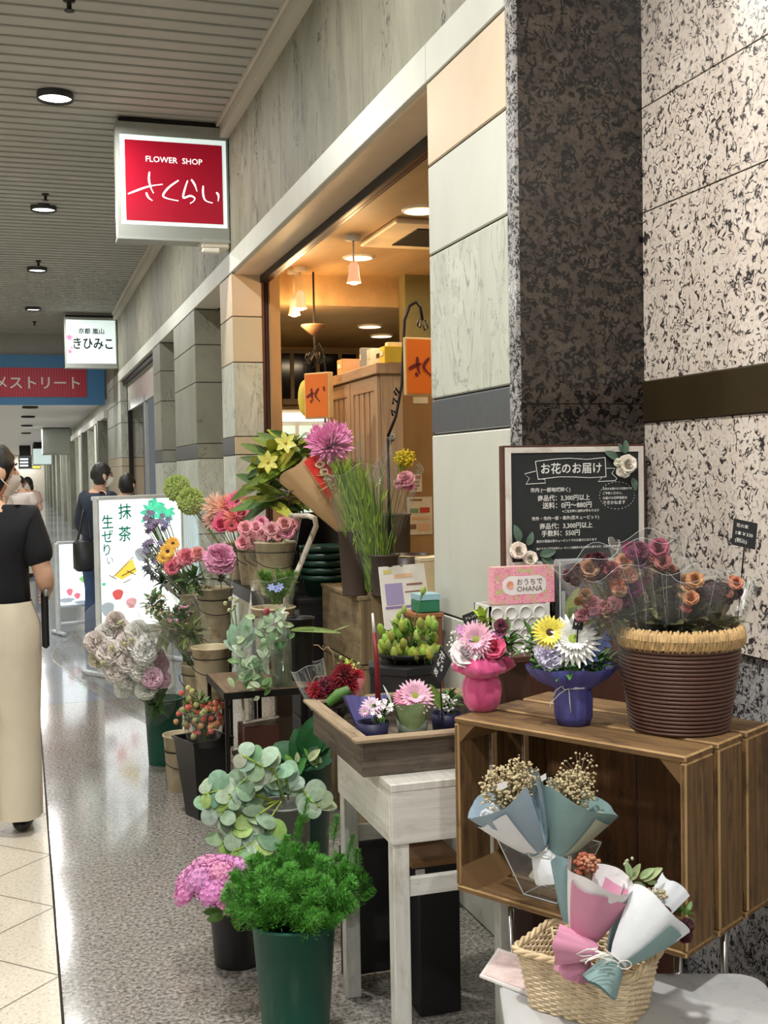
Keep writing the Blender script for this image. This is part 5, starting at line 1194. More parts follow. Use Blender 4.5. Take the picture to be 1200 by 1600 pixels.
F = [('gerb', 262, 862, 5.75, .042, (250, 186, 40)), ('gerb', 270, 850, 5.78, .038, (250, 176, 30)), ('gerb', 256, 872, 5.75, .036, (250, 190, 50)), ('rose', 268, 888, 5.68, .034, (236, 92, 122)), ('peony', 290, 872, 5.68, .05, (244, 128, 146)), ('peony', 308, 868, 5.7, .045, (250, 160, 156)), ('peony', 278, 880, 5.7, .04, (246, 120, 140))]
t = bouquet('cellophane bouquet of orange gerberas and pink carnations', TINS['j']-Z0*.1+V((-.03, 0, 0)), at(288, 872, D=5.68), .03, .13, F, fol=(.62, .06, 60, .06, G1)); dots(t, at(320, 940, D=5.68), at(310, 915, D=5.68), (.06, .04, .06), 60, .004, fm('cream', (226, 214, 190)), STEMM)
t = bouquet('single large pink peony in cellophane beside the orange gerberas', TINS['j']-Z0*.1+V((.03, 0, 0)), at(345, 872, D=5.55), .025, .075, [('peony', 343, 876, 5.55, .085, (236, 150, 190))], fol=(.6, .03, 14, .07, leafm('grey_leaf', (120, 136, 110))))
for k, (bx, by, tx, ty, D, dc, lab) in enumerate(((312, 1030, 228, 925, 5.55, (214, 196, 160), 'green and tan filler foliage, the one against the lit board'), (330, 1005, 272, 955, 5.4, (214, 150, 176), 'foliage dotted with mauve pink flowers'))):
    a, e = at(bx, by, D=D), at(tx, ty, D=D); t = bouquet('slim leaning cellophane bunch of '+lab, a-Z0*.1, e, .03, .13, [], fol=(.6, .045, 80, .10, leafm('olive_leaf', (136, 150, 84)), .2), ruf=.10)
    foliage(t, a.lerp(e, .85), (.05, .04, .05), 50, .05, G1); dots(t, a, a.lerp(e, .8), (.06, .05, .07), 70, .006, fm('dot%d' % k, dc), STEMM)
    b = MB(); 
    for _ in range(14): q = a-Z0*.1; b.tube([q+V((R.uniform(-.01, .01), R.uniform(-.01, .01), 0)), a.lerp(e, .7)+V((R.uniform(-.03, .03), 0, R.uniform(-.03, .03)))], .003, 4)
    b.build('stems', STEMM, t, True)
# green pompons
for x, y, D, lab in ((277, 763, 6.25, 'upper'), (298, 783, 6.15, 'lower')):
    p = at(x, y, D=D); t = T('pompon_bloom', 'round mossy green pompon bloom above the lit board, the %s of two' % lab, 'flower', p, 'green pompon blooms'); fl(t, 'pomp', x, y, D, .092, (150, 176, 66)); stems(t, TINS['d']-Z0*.2, [p], r=.004)
# upper tins
F = [('gerb', 372, 786, 5.85, .062, (238, 70, 124)), ('gerb', 352, 812, 5.85, .055, (238, 92, 130)), ('rose', 345, 822, 5.8, .04, (226, 60, 104)), ('spike', 338, 796, 5.95, .085, (246, 200, 168)), ('spike', 355, 795, 5.9, .08, (250, 170, 140)), ('spike', 368, 810, 5.8, .07, (250, 138, 116)), ('gerb', 362, 822, 5.75, .04, (214, 40, 60)), ('rose', 378, 800, 5.8, .045, (244, 110, 140)), ('spike', 332, 815, 5.95, .06, (246, 190, 176))]
t = bouquet('cellophane bunch of coral spider flowers and hot pink gerberas in the far cream tins', TINS['d']-Z0*.15, at(355, 798, D=5.85), .04, .17, F)
F = [('rose', x, y, 5.35+R.uniform(-.1, .15), .034, jit((248, 158, 174), 10)) for x, y in ((388, 838), (400, 826), (412, 838), (424, 828), (436, 836), (448, 832), (396, 848), (418, 846), (408, 818), (430, 844), (380, 850), (444, 820), (384, 826), (456, 822))]
t = bouquet('pink roses in cellophane sleeves packed in the nearest upper cream tin', TINS['a']-Z0*.2, at(420, 815, D=5.35), .05, .15, F, fol=(.7, .06, 20, .05, G1))
# lilies, kraft bouquet, pink dahlia, grass, goldenrod
p = at(450, 810, D=5.72); t = T('lily_bunch', 'bushy yellow-green lily foliage beside the shop frame', 'leaves', BK_LIL+Z0*.5); LB = at(470, 830, D=5.7); tips = []
for x, y in ((430, 690), (455, 685), (470, 675), (440, 720), (420, 745), (460, 735), (445, 765), (425, 775), (480, 700), (470, 770)):
    x -= 8; y += 6; e = at(x, y, D=5.6+R.uniform(-.06, .08)); tips.append(e)
    for k in range(8):
        a = k*.785+R.random(); q = LB.lerp(e, .82+.18*R.random()); d = V((math.cos(a), math.sin(a)*.7, R.uniform(-.5, .6))).normalized(); nrm = (toward(q, .6, .5)); nrm = (nrm-d*nrm.dot(d)).normalized(); s_ = .15+.07*R.random()
        o = bpy.data.objects.new('leaf', PR['lance']); col.objects.link(o); o.parent = t; m_ = Mx((d.cross(nrm)*s_*1.2, d*s_, nrm*s_)).transposed().to_4x4(); m_.translation = q-WL[t.name]; o.matrix_basis = m_; o.color = (*lin(jit(((96, 122, 44), (126, 148, 52), (186, 190, 66), (70, 98, 40))[(k+len(tips)) % 4], 8)), 1)
stems(t, LB, tips, r=.004)
for x, y in ((418, 722), (446, 692)): fl(t, 'star', x, y, 5.45, .055, (216, 212, 70), up=.2)
KR = paper('kraft', (196, 160, 116)); KB = at(566, 850, D=4.95)
t = T('kraft_bouquet', 'bouquet in brown kraft paper with a red printed band leaning out of the brown bucket', 'bouquet', KB); tip = at(470, 728, D=5.0); cone(t, KB, tip, .02, .115, KR, 'kraft_paper', arc=(2.3, 6.9), ruf=.05, dz=.02)
RL = paper('red_band', (206, 40, 26)); q4 = [(475, 722), (500, 700), (530, 762), (516, 782)]
b = MB(); dd = [4.86, 4.86, 4.84, 4.84]; b.poly([at(*p, D=D) for p, D in zip(q4, dd)]); b.build('red_band', RL, t)
o = at(496, 722, D=4.845); r_ = (at(524, 768, D=4.845)-o).normalized(); u_ = (at(500, 700, D=4.845)-at(475, 722, D=4.845)).normalized(); u_ = (u_-r_*u_.dot(r_)).normalized()
brush([[(0, .012), (.012, .02), (.016, .008), (.004, .0), (.0, .012)], [(.03, .02), (.024, .006), (.034, .002), (.04, .014), (.032, .02)], [(.05, .02), (.048, .0), (.06, .016), (.064, .0)], [(.075, .016), (.07, .004), (.082, .006)]], lambda x, y: o+r_*x*1.6+u_*(y-.008)*1.6, .006, paper('cream_script', (240, 214, 190)), t, nrm=(CAM-o).normalized(), depth=.004)
foliage(t, at(455, 770, D=5.02), (.05, .05, .06), 30, .07, leafm('brown_stem', (70, 52, 34)), .2)
t = bouquet('large pink mop-head bloom in cellophane above the kraft paper bouquet', at(560, 870, D=4.78), at(524, 690, D=4.85), .03, .11, [('dahl', 515, 698, 4.85, .10, (232, 118, 178)), ('dahl', 524, 688, 4.9, .085, (236, 130, 186)), ('dahl', 503, 692, 4.9, .08, (226, 110, 170))], fol=(.7, .06, 50, .12, leafm('pale_grass', (150, 150, 80)), .1))
t = T('grass_bundle', 'tall bundle of bright green grass-like stems in cellophane in the brown bucket', 'grass bundle', BK_GR); b = MB(); b2 = MB()
for i in range(560):
    a0 = at(592+R.gauss(0, 7), 922+R.uniform(-10, 5), D=4.68+R.uniform(-.02, .02)); y1 = R.uniform(715, 850); x1 = 592-(922-y1)*.215+R.gauss(0, 17); e = at(x1, y1, D=4.68+R.uniform(-.06, .06)); (b if i % 3 else b2).tube([a0, a0.lerp(e, .5)+V((R.uniform(-.008, .008), 0, 0)), e], [.003, .0028, .001], 3, cap=False)
for i in range(150):
    y1 = R.uniform(725, 870); x1 = 592-(922-y1)*.215+R.gauss(0, 16); p = at(x1, y1, D=4.66+R.uniform(-.05, .05)); d = V((R.uniform(-.6, .6), 0, 1)).normalized(); b.petal(p, d, toward(p), .045, .006, .3, 0, 0, 2, .4)
b.build('grass_stems', G8, t, True).__setitem__('kind', 'stuff'); b2.build('dark_grass_stems', G1, t, True).__setitem__('kind', 'stuff'); cone(t, at(593, 925, D=4.68), at(550, 735, D=4.68), .04, .12, CELLO, ruf=.08)
F = [('peony', 634, 750, 5.9, .05, (244, 166, 180)), ('peony', 625, 757, 5.9, .036, (240, 176, 184)), ('peony', 640, 760, 5.9, .03, (230, 120, 160))]
t = bouquet('cellophane bunch of yellow goldenrod and pink carnations against the plywood', BK_GOLD+Z0*(1.05), at(622, 730, D=5.95), .035, .12, F); dots(t, at(618, 770, D=5.95), at(632, 716, D=5.95), (.06, .05, .05), 220, .006, fm('gold', (226, 204, 40)), G3)
cone(t, at(600, 760, D=5.95), at(612, 675, D=5.95), .09, .012, CELLO, ruf=.3); dots(t, at(610, 700, D=5.9), at(612, 684, D=5.9), (.02, .02, .02), 30, .006, fm('greyseed', (150, 150, 136)))
# ---------------------------------------------------------------- on the walnut table and tins
t = T('fern_posy', 'cellophane sleeve of pale green fern with a blue cornflower above the small cream tin', 'bouquet', TINS['e']-Z0*.12); PL2 = mk_plume('frond', leafm('soft_green', (120, 164, 72)), 140)
for k in range(16): inst(PL2, 'frond', t, at(430+R.uniform(-8, 8), 945, D=5.05), V((R.uniform(-.6, .6), 0, 1)), .12+.05*R.random())
for x, y in ((424, 918), (432, 921), (437, 917)): fl(t, 'star', x, y, 4.95, .02, (130, 150, 226))
fl(t, 'bud', 416, 960, 4.95, .03, (190, 40, 60)); fl(t, 'bud', 437, 962, 4.95, .028, (236, 224, 214), d=V((1, 0, .2))); cone(t, at(435, 965, D=5.05), at(428, 905, D=5.05), .05, .10, CELLO)
c = VASE_IVY; t = T('ivy_bunch', 'cream and green variegated ivy in a clear net spilling from the glass vase', 'ivy', c+Z0*.16); 
IV = [(440, 968), (420, 972), (405, 985), (392, 1000), (382, 1020), (376, 1040), (378, 1058), (398, 1060), (410, 1030), (418, 1005), (432, 985), (440, 1000), (400, 1075), (410, 1068), (388, 1066), (396, 1040)]
for k in range(92):
    x, y = IV[k % 16]; x += R.gauss(0, 8); y += R.gauss(0, 8); p = at(x, y, D=4.6+R.uniform(-.05, .05)); inst(PR['leaf'], 'leaf', t, p, toward(p, .3, .9), .034+.012*R.random(), ((206, 220, 186), (120, 156, 96), (186, 208, 160), (90, 130, 80))[k % 4])
b = MB(); pts = [at(x, y, D=4.6) for x, y in ((446, 972), (418, 985), (396, 1020), (388, 1064))]; b.tube(pts, [.05, .068, .075, .05], 20, cap=False); b.build('net', NETM, t, True); stems(t, c+Z0*.01, [at(x, 985, D=4.65) for x in (430, 436, 442, 448)], G4)
t = T('sage_sprig', 'soft grey-green leaves and pale buds standing beside the netted ivy', 'leaves', at(378, 1050, D=4.85)); 
for x0, y0, x1, y1 in ((375, 1010, 355, 985), (378, 1010, 378, 970), (380, 1012, 398, 980), (376, 1016, 350, 1000), (380, 1000, 388, 960), (370, 1008, 362, 975)): leafat(t, x0, y0, x1, y1, 4.84, 1.1, (150, 176, 150))
for x, y in ((352, 945), (360, 938), (366, 948), (358, 955), (370, 940)): fl(t, 'bud', x, y, 5.1, .02, (196, 206, 140))
stems(t, at(378, 1052, D=4.85), [at(x, y, D=4.95) for x, y in ((376, 1005), (360, 955), (366, 945))], r=.003)
t = T('leaf_stem', 'long strap leaf lying out of the black pot with the green rim', 'leaf', POT_G+Z0*.26); leafat(t, 455, 985, 527, 983, 4.8, .5, (130, 150, 84), 'lance', -.1, 1); leafat(t, 515, 990, 545, 975, 4.75, .4, (160, 164, 110), 'lance', 0, 1); leafat(t, 462, 1000, 440, 985, 4.85, 1, (60, 90, 50))
# ---------------------------------------------------------------- tray arrangements
DRED, RED, PINK, HOT = (140, 14, 34), (176, 24, 44), (242, 170, 200), (226, 70, 134)
TZ = TRZ+.001
q = at(525, 1118, Z=TZ+.03); t = T('flower_arrangement', 'small arrangement of dark red blooms with a pink paper collar at the tray corner', 'arrangement', (q.x, q.y, TZ), 'arrangements in the tray'); D_ = (q-CAM).dot(CF)
b = MB(); b.lathe((q.x, q.y, TZ), [(.001, 0), (.035, 0), (.045, .06), (.042, .06), (.03, .004)], 24); b.build('pot', BLACK, t, True)
for x, y, s, c_, pr in ((500, 1090, .034, DRED, 'spike'), (492, 1080, .03, RED, 'spike'), (538, 1056, .04, DRED, 'dahl'), (548, 1066, .036, RED, 'dahl'), (528, 1068, .034, DRED, 'dahl'), (510, 1072, .03, (120, 16, 50), 'ruf'), (556, 1060, .03, RED, 'dahl')): fl(t, pr, x, y, D_-.02, s, c_)
foliage(t, at(525, 1085, D=D_+.02), (.05, .04, .03), 40, .045, G2); foliage(t, at(545, 1045, D=D_+.02), (.03, .03, .02), 26, .03, G9)
for x, y in ((560, 1040), (552, 1048), (532, 1030)): fl(t, 'bud', x, y, D_, .012, (176, 196, 84))
a, e = at(512, 1100, D=D_-.07), at(546, 1078, D=D_-.06); b = MB(); b.tube([a, a.lerp(e, .5)+Z0*.006, e], [.013, .018, .015], 14, cap=False); b.build('rolled_leaf', G1, t, True)
cone(t, at(552, 1105, D=D_), at(567, 1056, D=D_-.01), .012, .04, paper('salmon', (226, 140, 140)), 'paper_collar', arc=(.3, 3.6))
cone(t, at(500, 1105, D=D_+.05), at(478, 1040, D=D_+.08), .03, .055, CELLO, 'clear_wrap', arc=(1.2, 5.2))
b = MB(); b.tube([at(x, y, D=D_+.02) for x, y in ((524, 1050), (520, 1020), (512, 1010), (505, 1016), (497, 1008), (490, 1008))], .0018, 5); b.tube([at(x, y, D=D_) for x, y in ((545, 1045), (538, 1030), (530, 1034), (536, 1042))], .0013, 5); b.tube([at(x, y, D=D_-.03) for x, y in ((480, 1085), (492, 1058), (504, 1056), (508, 1068))], .0015, 5); b.build('curly_twig', TWIG, t, True)
def lowpot(x, y, r, label, m, h=.05):
    q = at(x, y, Z=TZ); t = T('flower_arrangement', label, 'arrangement', (q.x, q.y, TZ), 'arrangements in the tray'); b = MB(); b.lathe((q.x, q.y, TZ), [(.001, 0), (r*.85, 0), (r, h), (r-.004, h), (r*.75, .004)], 28); b.build('pot', m, t, True); return t, (q-CAM).dot(CF), q
NAVYP = mat('navy_wrap', (38, 38, 74), .5, 0, .1)
t, D_, q = lowpot(583, 1158, .046, 'small navy wrapped pot with a pink and white daisy and blue paper collar', NAVYP, .055)
fl(t, 'daisy', 582, 1105, D_-.02, .03, (226, 190, 216), up=.9); fl(t, 'daisy', 570, 1112, D_-.04, .016, (214, 160, 200)); 
for k in range(12): fl(t, 'star', R.uniform(572, 612), R.uniform(1096, 1122), D_-.03+R.uniform(-.02, .02), .008, (244, 240, 244))
foliage(t, at(590, 1112, D=D_), (.04, .04, .018), 60, .028, G1); dots(t, at(600, 1130, D=D_), at(600, 1105, D=D_-.01), (.025, .03, .02), 40, .004, fm('white', (240, 238, 232)), STEMM)
cone(t, at(580, 1140, D=D_+.02), at(578, 1085, D=D_+.04), .035, .075, paper('violet_blue', (96, 92, 148)), 'paper_collar', arc=(.6, 3.3))
t, D_, q = lowpot(645, 1150, .046, 'small grey-green leaf-wrapped pot holding one pink gerbera', leafm('silver_leaf', (132, 142, 124)), .05)
fl(t, 'gerbl', 648, 1090, D_-.02, .05, (244, 178, 206), up=.5); fl(t, 'gerb', 630, 1092, D_-.03, .028, (236, 130, 170)); cone(t, at(645, 1140, D=D_-.01), at(643, 1096, D=D_-.01), .03, .055, leafm('pale_leaf', (150, 172, 120)), 'leaf_cone', arc=(2.6, 6.4)); leafat(t, 690, 1105, 672, 1070, D_-.01, .7, (110, 150, 60)); leafat(t, 612, 1100, 600, 1070, D_+.02, .5, (222, 226, 214), 'lance')
t, D_, q = lowpot(697, 1140, .045, 'small navy pot of white baby-breath and green leaves at the crate side of the tray', NAVYP, .05)
dots(t, at(697, 1125, D=D_), at(695, 1098, D=D_-.02), (.035, .04, .03), 90, .0045, MATS['tiny_white'], STEMM); foliage(t, at(702, 1095, D=D_), (.035, .04, .03), 50, .028, G1)
# little square trays in the big tray
for k, (x, y, w_) in enumerate(((540, 1150, .11), (660, 1158, .12))):
    q = at(x, y, Z=TZ); 
# buds in the bowl
c = BOWL+Z0*.02; t = T('green_bud_bunch', 'dense bunch of plump lime green flower buds in the shallow black bowl', 'flowers', c); tips = []
D_ = (BOWL-CAM).dot(CF)
for k in range(88):
    x = R.uniform(594, 682); y = R.uniform(975, 1050)
    p = at(x, y, D=D_+R.uniform(-.09, .07)); p.z = max(p.z, BOWL.z+.03); tips.append(p); inst(PR['bud'], 'bud', t, p-Z0*.012, V((R.uniform(-.5, .5), R.uniform(-.5, .3), 1)), .0235+.004*R.random(), jit((146, 168, 58), 14))
for x, y in ((622, 963), (630, 955), (660, 925)): p = at(x, y, D=D_+.02); tips.append(p); inst(PR['bud'], 'bud', t, p-Z0*.01, V((.2, 0, 1)), .019, (140, 164, 60))
stems(t, c, tips, G1, .0016); foliage(t, c+Z0*.06, (.08, .08, .05), 36, .05, G1, .2)
a, e = at(589, 1038, D=3.24), at(582, 958, D=3.24); t = T('taper_candle', 'dark red pointed stick with a white tip standing by the black riser', 'stick', a); b = MB(); b.tube([V((at(591, 1060, D=3.24).x, at(591, 1060, D=3.24).y, TRZ+.001)), a, a.lerp(e, .62)], [.008, .008, .006], 10); b.build('shaft', mat('dark_red_wood', (120, 24, 30), .4), t, True); b = MB(); b.tube([a.lerp(e, .62), e], [.0055, .003], 10); b.build('tip', WHITE, t, True)
# ---------------------------------------------------------------- black price tags
CHALK = mat('chalk_white', (232, 232, 226), .8, 0, .05); SLATE = mat('slate_black', (34, 36, 38), .6, 0, .1)
def tagboard(quad, D, lines, label, stick=None, hand=None):
    P = [at(*p, D=D) for p in quad]; t = T('price_tag', label, 'price tag', P[3], 'black price tags'); r_ = (P[1]-P[0]).normalized(); u_ = (P[0]-P[3]).normalized(); n_ = r_.cross(u_).normalized()
    b = MB(); k = len(b.v); b.v += P+[p-n_*.0025 for p in P]; b.face((3, 2, 1, 0)); b.face((4, 5, 6, 7))
    for i in range(4): b.face((i, (i+1) % 4, 4+(i+1) % 4, 4+i))
    b.build('board', SLATE, t); h = (P[0]-P[3]).length; wd = (P[1]-P[0]).length
    for i, (tx, fw) in enumerate(lines): lettering(tx, P[0].lerp(P[3], (i+.75)/(len(lines)+.5))+r_*(wd*.12), r_, u_, CHALK, t, w=wd*fw, depth=.0012, bold=.012)
    if stick: b = MB(); b.tube([at(*stick[0], D=D+.004), at(*stick[1], D=D+.01)], .0018, 6); b.build('stick', DARKM, t)
    return t
tagboard([(1147, 810), (1184, 818), (1180, 859), (1143, 851)], 2.58, [('花の束', .5), ('1本￥330', .72), ('(税込)', .5)], 'black price tag on a tall wire above the brown coiled basket', ((1163, 852), (1138, 1135)))
tagboard([(722, 962), (752, 950), (756, 973), (727, 985)], 2.745, [('アレンジ', .6), ('￥1,100', .7)], 'black price tag tucked behind the pink wrapped pot', ((742, 978), (748, 1095)))
tagboard([(900, 953), (915, 955), (910, 985), (894, 983)], 2.46, [('花', .5), ('￥1', .5)], 'small black price tag between the white gerbera and the brown basket', ((903, 982), (901, 1012)))
tagboard([(688, 1008), (706, 1034), (689, 1068), (673, 1052)], 3.07, [('花', .4), ('￥5', .5), ('税', .3)], 'tilted black price tag rising from the tray beside the pink wrapped pot', ((688, 1060), (691, 1128)))
# ---------------------------------------------------------------- pots on the crate
def frill_pot(c, prof, m, name): b = MB(); b.lathe(c, prof, 72, fn=lambda a, i: 1+(.028*math.sin(a*7+i*.3)+.018*math.sin(a*13))*(i > 0)); return b.build(name, m, t, True)
q = at(749, 1114, Z=.9305); q = V((q.x+.02, q.y+.03, .9305)); D_ = (q-CAM).dot(CF)-.02; PINKW = mat('pink_wrap', (222, 82, 140), .5, 0, .1, 12, .2, 30); PINKW.node_tree.nodes['Principled BSDF'].inputs['Sheen Weight'].default_value = .4
t = T('flower_arrangement', 'pink fabric-wrapped pot with a pink gerbera and white rose on the crate', 'arrangement', q); s_ = D_/FPX
frill_pot(q, [(.001, 0), (.030, 0), (.042, .018), (.047, .045), (.045, .066), (.037, .081)], PINKW, 'pot_wrap'); b = MB(); ks = []
b.lathe(q, [(.037, .080), (.044, .087), (.062, .092), (.070, .103), (.062, .118), (.052, .130)], 90, fn=lambda a, i: 1+(.12*math.sin(a*3+i*.6)+.08*math.sin(a*7+i*1.1)+.045*math.sin(a*16+i))*(.4+.2*i)*(i > 0)); b.build('wrap_frill', PINKW, t, True)
b = MB(); b.lathe(q, [(.037, .088), (.039, .090), (.037, .092)], 32); b.tube([q+V((-.02, -.035, .09)), q+V((-.05, -.045, .094)), q+V((-.04, -.04, .086))], .0012, 5); b.build('ribbon', mat('pink_ribbon', (244, 178, 196), .4), t, True)
for p_, x, y, s, c_ in (('gerbl', 744, 1000, .042, (246, 176, 204)), ('rose', 727, 1022, .032, (250, 240, 240)), ('rose', 772, 1012, .026, (236, 60, 110)), ('star', 778, 992, .016, (176, 70, 150)), ('star', 784, 988, .014, (150, 60, 110)), ('star', 720, 984, .014, (196, 110, 190)), ('ruf', 783, 978, .018, (128, 60, 80)), ('rose', 764, 1004, .016, (220, 60, 110))): fl(t, p_, x, y, D_-.02, s, c_, up=.35)
foliage(t, at(755, 1010, D=D_+.01), (.05, .04, .035), 60, .03, G1); foliage(t, at(756, 968, D=D_), (.015, .015, .02), 16, .035, G9); foliage(t, at(792, 1000, D=D_), (.02, .03, .035), 30, .04, G1)
for x in (712, 790): dots(t, at(745, 1040, D=D_), at(x, 1010, D=D_), (.02, .03, .04), 34, .0035, MATS['tiny_white'], STEMM)
stems(t, q+Z0*.08, [at(x, y, D=D_) for x, y in ((744, 1000), (727, 1024), (770, 1010), (780, 985), (720, 985), (756, 960))])
q = at(895, 1137, Z=.9305); q = V((q.x+.02, q.y+.035, .9305)); D_ = (q-CAM).dot(CF)-.02; BLUEW = mat('violet_blue_wrap', (78, 78, 146), .5, 0, .1, 12, .2, 30)
t = T('flower_arrangement', 'blue-violet wrapped pot with a big white gerbera and yellow flower on the crate', 'arrangement', q)
frill_pot(q, [(.001, 0), (.035, 0), (.042, .02), (.043, .06), (.040, .082)], BLUEW, 'pot_wrap')
b = MB(); b.lathe(q, [(.040, .080), (.047, .087), (.062, .096), (.076, .108), (.086, .122), (.088, .130)], 90, fn=lambda a, i: 1+(.15*math.cos(2*(a+.31))+.07*math.sin(a*5+i*.5)+.05*math.sin(a*11+i))*(i > 0)); b.build('wrap_frill', BLUEW, t, True)
b = MB(); o = q+V((-.028, -.034, .088)); TWN = mat('white_twine', (226, 222, 214), .8); b.lathe(q, [(.0395, .084), (.041, .086), (.0395, .088)], 32); b.tube([o, o+V((.0, -.004, -.03)), o+V((.004, -.002, -.055))], .0012, 5); b.tube([o, o+V((-.02, .004, -.012)), o+V((-.04, .006, -.03)), o+V((-.043, .006, -.04))], .0012, 5); b.tube([o, o+V((-.012, 0, .008)), o+V((-.03, .003, -.004)), o+V((-.034, .005, -.016))], .0012, 5)
for sd in (-1, 1): b.tube([o+V((sd*.008+sd*.008*math.cos(a), -.003, .003+.006*math.sin(a))) for a in [k*pi/5 for k in range(11)]], .0011, 5)
b.build('twine_bow', TWN, t, True)
for p_, x, y, s, c_ in (('gerbl', 895, 1002, .056, (252, 252, 246)), ('gerb', 859, 989, .036, (238, 218, 40)), ('ruf', 862, 1026, .034, (214, 206, 234)), ('star', 868, 1028, .028, (74, 86, 180)), ('star', 922, 1022, .024, (60, 88, 190)), ('star', 940, 1002, .026, (78, 104, 204)), ('star', 938, 992, .022, (110, 126, 196)), ('star', 903, 1028, .02, (248, 248, 244)), ('star', 908, 1022, .016, (248, 248, 244)), ('ruf', 848, 1020, .022, (226, 218, 240))): fl(t, p_, x, y, D_-.025, s, c_, up=.3)
for x, y in ((921, 988), (872, 972), (834, 980)): fl(t, 'bud', x, y+6, D_, .014, (196, 190, 130))
foliage(t, at(895, 1035, D=D_), (.085, .05, .03), 110, .034, leafm('fresh_leaf', (84, 136, 60))); foliage(t, at(835, 1005, D=D_+.01), (.03, .03, .04), 40, .035, G1); foliage(t, at(935, 1035, D=D_), (.04, .03, .02), 40, .03, leafm('fresh_leaf', (84, 136, 60)), .25)
dots(t, at(880, 1060, D=D_), at(832, 1010, D=D_), (.03, .03, .035), 46, .0035, MATS['tiny_white'], STEMM)
stems(t, q+Z0*.08, [at(x, y, D=D_) for x, y in ((895, 1002), (859, 989), (862, 1026), (922, 1022), (940, 1000), (921, 985), (834, 980))])
# ---------------------------------------------------------------- dried bouquets in the brown basket
top = bkc+Z0*.20; DR = []
BORD, DUST, MAUV, TANF = (74, 14, 30), (168, 108, 98), (122, 26, 90), (170, 128, 88)
sp = [((930, 905), 'cellophane bunch of dried dusty roses leaning far left in the brown basket', [('ruf', 905, 895, BORD, .03), ('rose', 920, 890, TANF, .03), ('ruf', 935, 878, BORD, .034), ('ruf', 925, 945, (196, 120, 130), .032), ('ruf', 945, 950, (200, 130, 140), .03), ('ruf', 960, 945, (190, 110, 124), .03), ('ruf', 915, 930, TANF, .024)]),
      ((965, 920), 'cellophane bunch of dried tan hydrangea and magenta bloom in the brown basket', [('ruf', 962, 900, (200, 132, 104), .034), ('ruf', 978, 912, (206, 150, 120), .036), ('ruf', 965, 918, (190, 120, 96), .034), ('ruf', 984, 900, (214, 160, 130), .03), ('ruf', 990, 922, MAUV, .036), ('ruf', 955, 890, (140, 60, 70), .03), ('rose', 975, 880, (216, 160, 130), .028)]),
      ((1010, 880), 'cellophane bunch of mauve and pink dried roses standing tallest in the brown basket', [('ruf', 1000, 862, (118, 30, 74), .034), ('rose', 1012, 878, DUST, .032), ('rose', 1030, 858, (160, 76, 100), .032), ('ruf', 988, 865, (126, 30, 84), .026), ('rose', 1036, 878, (172, 112, 98), .026), ('ruf', 1020, 890, (100, 40, 50), .03)]),
      ((1040, 920), 'cellophane bunch of near-black dried roses in the middle of the brown basket', [('ruf', 1046, 902, (44, 10, 22), .042), ('ruf', 1036, 916, (50, 10, 24), .034), ('ruf', 1055, 912, (40, 10, 20), .034)]),
      ((1080, 930), 'cellophane bunch of peach dried roses beside the tall price tag', [('rose', 1070, 912, (204, 150, 106), .028), ('rose', 1086, 908, (198, 142, 100), .027), ('rose', 1080, 936, (210, 130, 96), .024), ('rose', 1075, 920, (226, 170, 120), .022)]),
      ((1125, 930), 'cellophane bunch of flat dark burgundy dried flowers at the wall side of the brown basket', [('head', 1110, 926, (58, 12, 26), .04), ('head', 1126, 924, (52, 12, 24), .042), ('head', 1138, 928, (60, 16, 28), .036), ('rose', 1150, 912, (206, 140, 100), .022)])]
for (x, y), lab, fs in sp:
    D_ = 2.44+.04*R.random(); e = at(x, y-12, D=D_); bs_ = top+(e-top)*.12; bs_ = V((bkc.x+max(-.07, min(.07, (e.x-bkc.x)*.35)), bkc.y+max(-.07, min(.07, (e.y-bkc.y)*.35)), bkc.z+.06))
    t = T('dried_bouquet', lab, 'dried bouquet', bs_, 'dried bouquets in the brown basket'); ps = []
    for p_, fx, fy, c_, s in fs:
        pf = at(fx, fy, D=D_-.02+R.uniform(-.02, .02)); inst(PR[p_], 'flower', t, pf, toward(pf, .5), s*.66, jit(c_, 6))
        for _ in range(3): pf = at(fx+R.uniform(-17, 17), fy+R.uniform(-8, 18), D=D_+R.uniform(-.03, .03)); inst(PR['ruf'], 'flower', t, pf, toward(pf, .6), s*(.4+.15*R.random()), jit(c_, 14))
        ps.append(at(fx, fy, D=D_))
    stems(t, bs_, ps, TWIG, .0022); foliage(t, bs_.lerp(e, .72), (.045, .04, .06), 50, .05, G7, .4); cone(t, bs_, bs_+(e-bs_)*1.12, .025, .075, CELLO, 'clear_wrap', ruf=.1)
t = T('dried_bouquet', 'dark olive dried leaf sprays low in the brown basket', 'dried bouquet', top-Z0*.04, 'dried bouquets in the brown basket'); foliage(t, top+Z0*.03, (.10, .09, .05), 150, .06, leafm('olive_dry', (84, 82, 56)), .4, tip=.3)
# ---------------------------------------------------------------- on the brown box: planter, card box, leaflet stand, chalkboard
mp_, nt, bs_ = nt_of('embossed_white'); 
bs_.inputs['Base Color'].default_value = (*lin((222, 222, 216)), 1); bs_.inputs['Roughness'].default_value = .45; MATS['embossed_white'] = mp_
pa, pb = at(765, 948, Y=2.92), at(862, 948, Y=2.92); zb = .9855; x0, x1, zt = pa.x, pb.x, pa.z; y0, y1 = 2.92, 3.035
t = T('embossed_planter', 'white square planter embossed with rows of circles on the brown box', 'planter', ((x0+x1)/2, 2.98, zb)); b = MB()
b.bb((x0, y0, zb), (x1, y0+.006, zt)); b.bb((x0, y1-.006, zb), (x1, y1, zt)); b.bb((x0, y0, zb), (x0+.006, y1, zt)); b.bb((x1-.006, y0, zb), (x1, y1, zt)); b.bb((x0, y0, zb), (x1, y1, zb+.01)); b.build('body', mp_, t)
b = MB(); dx = (x1-x0)/4.4
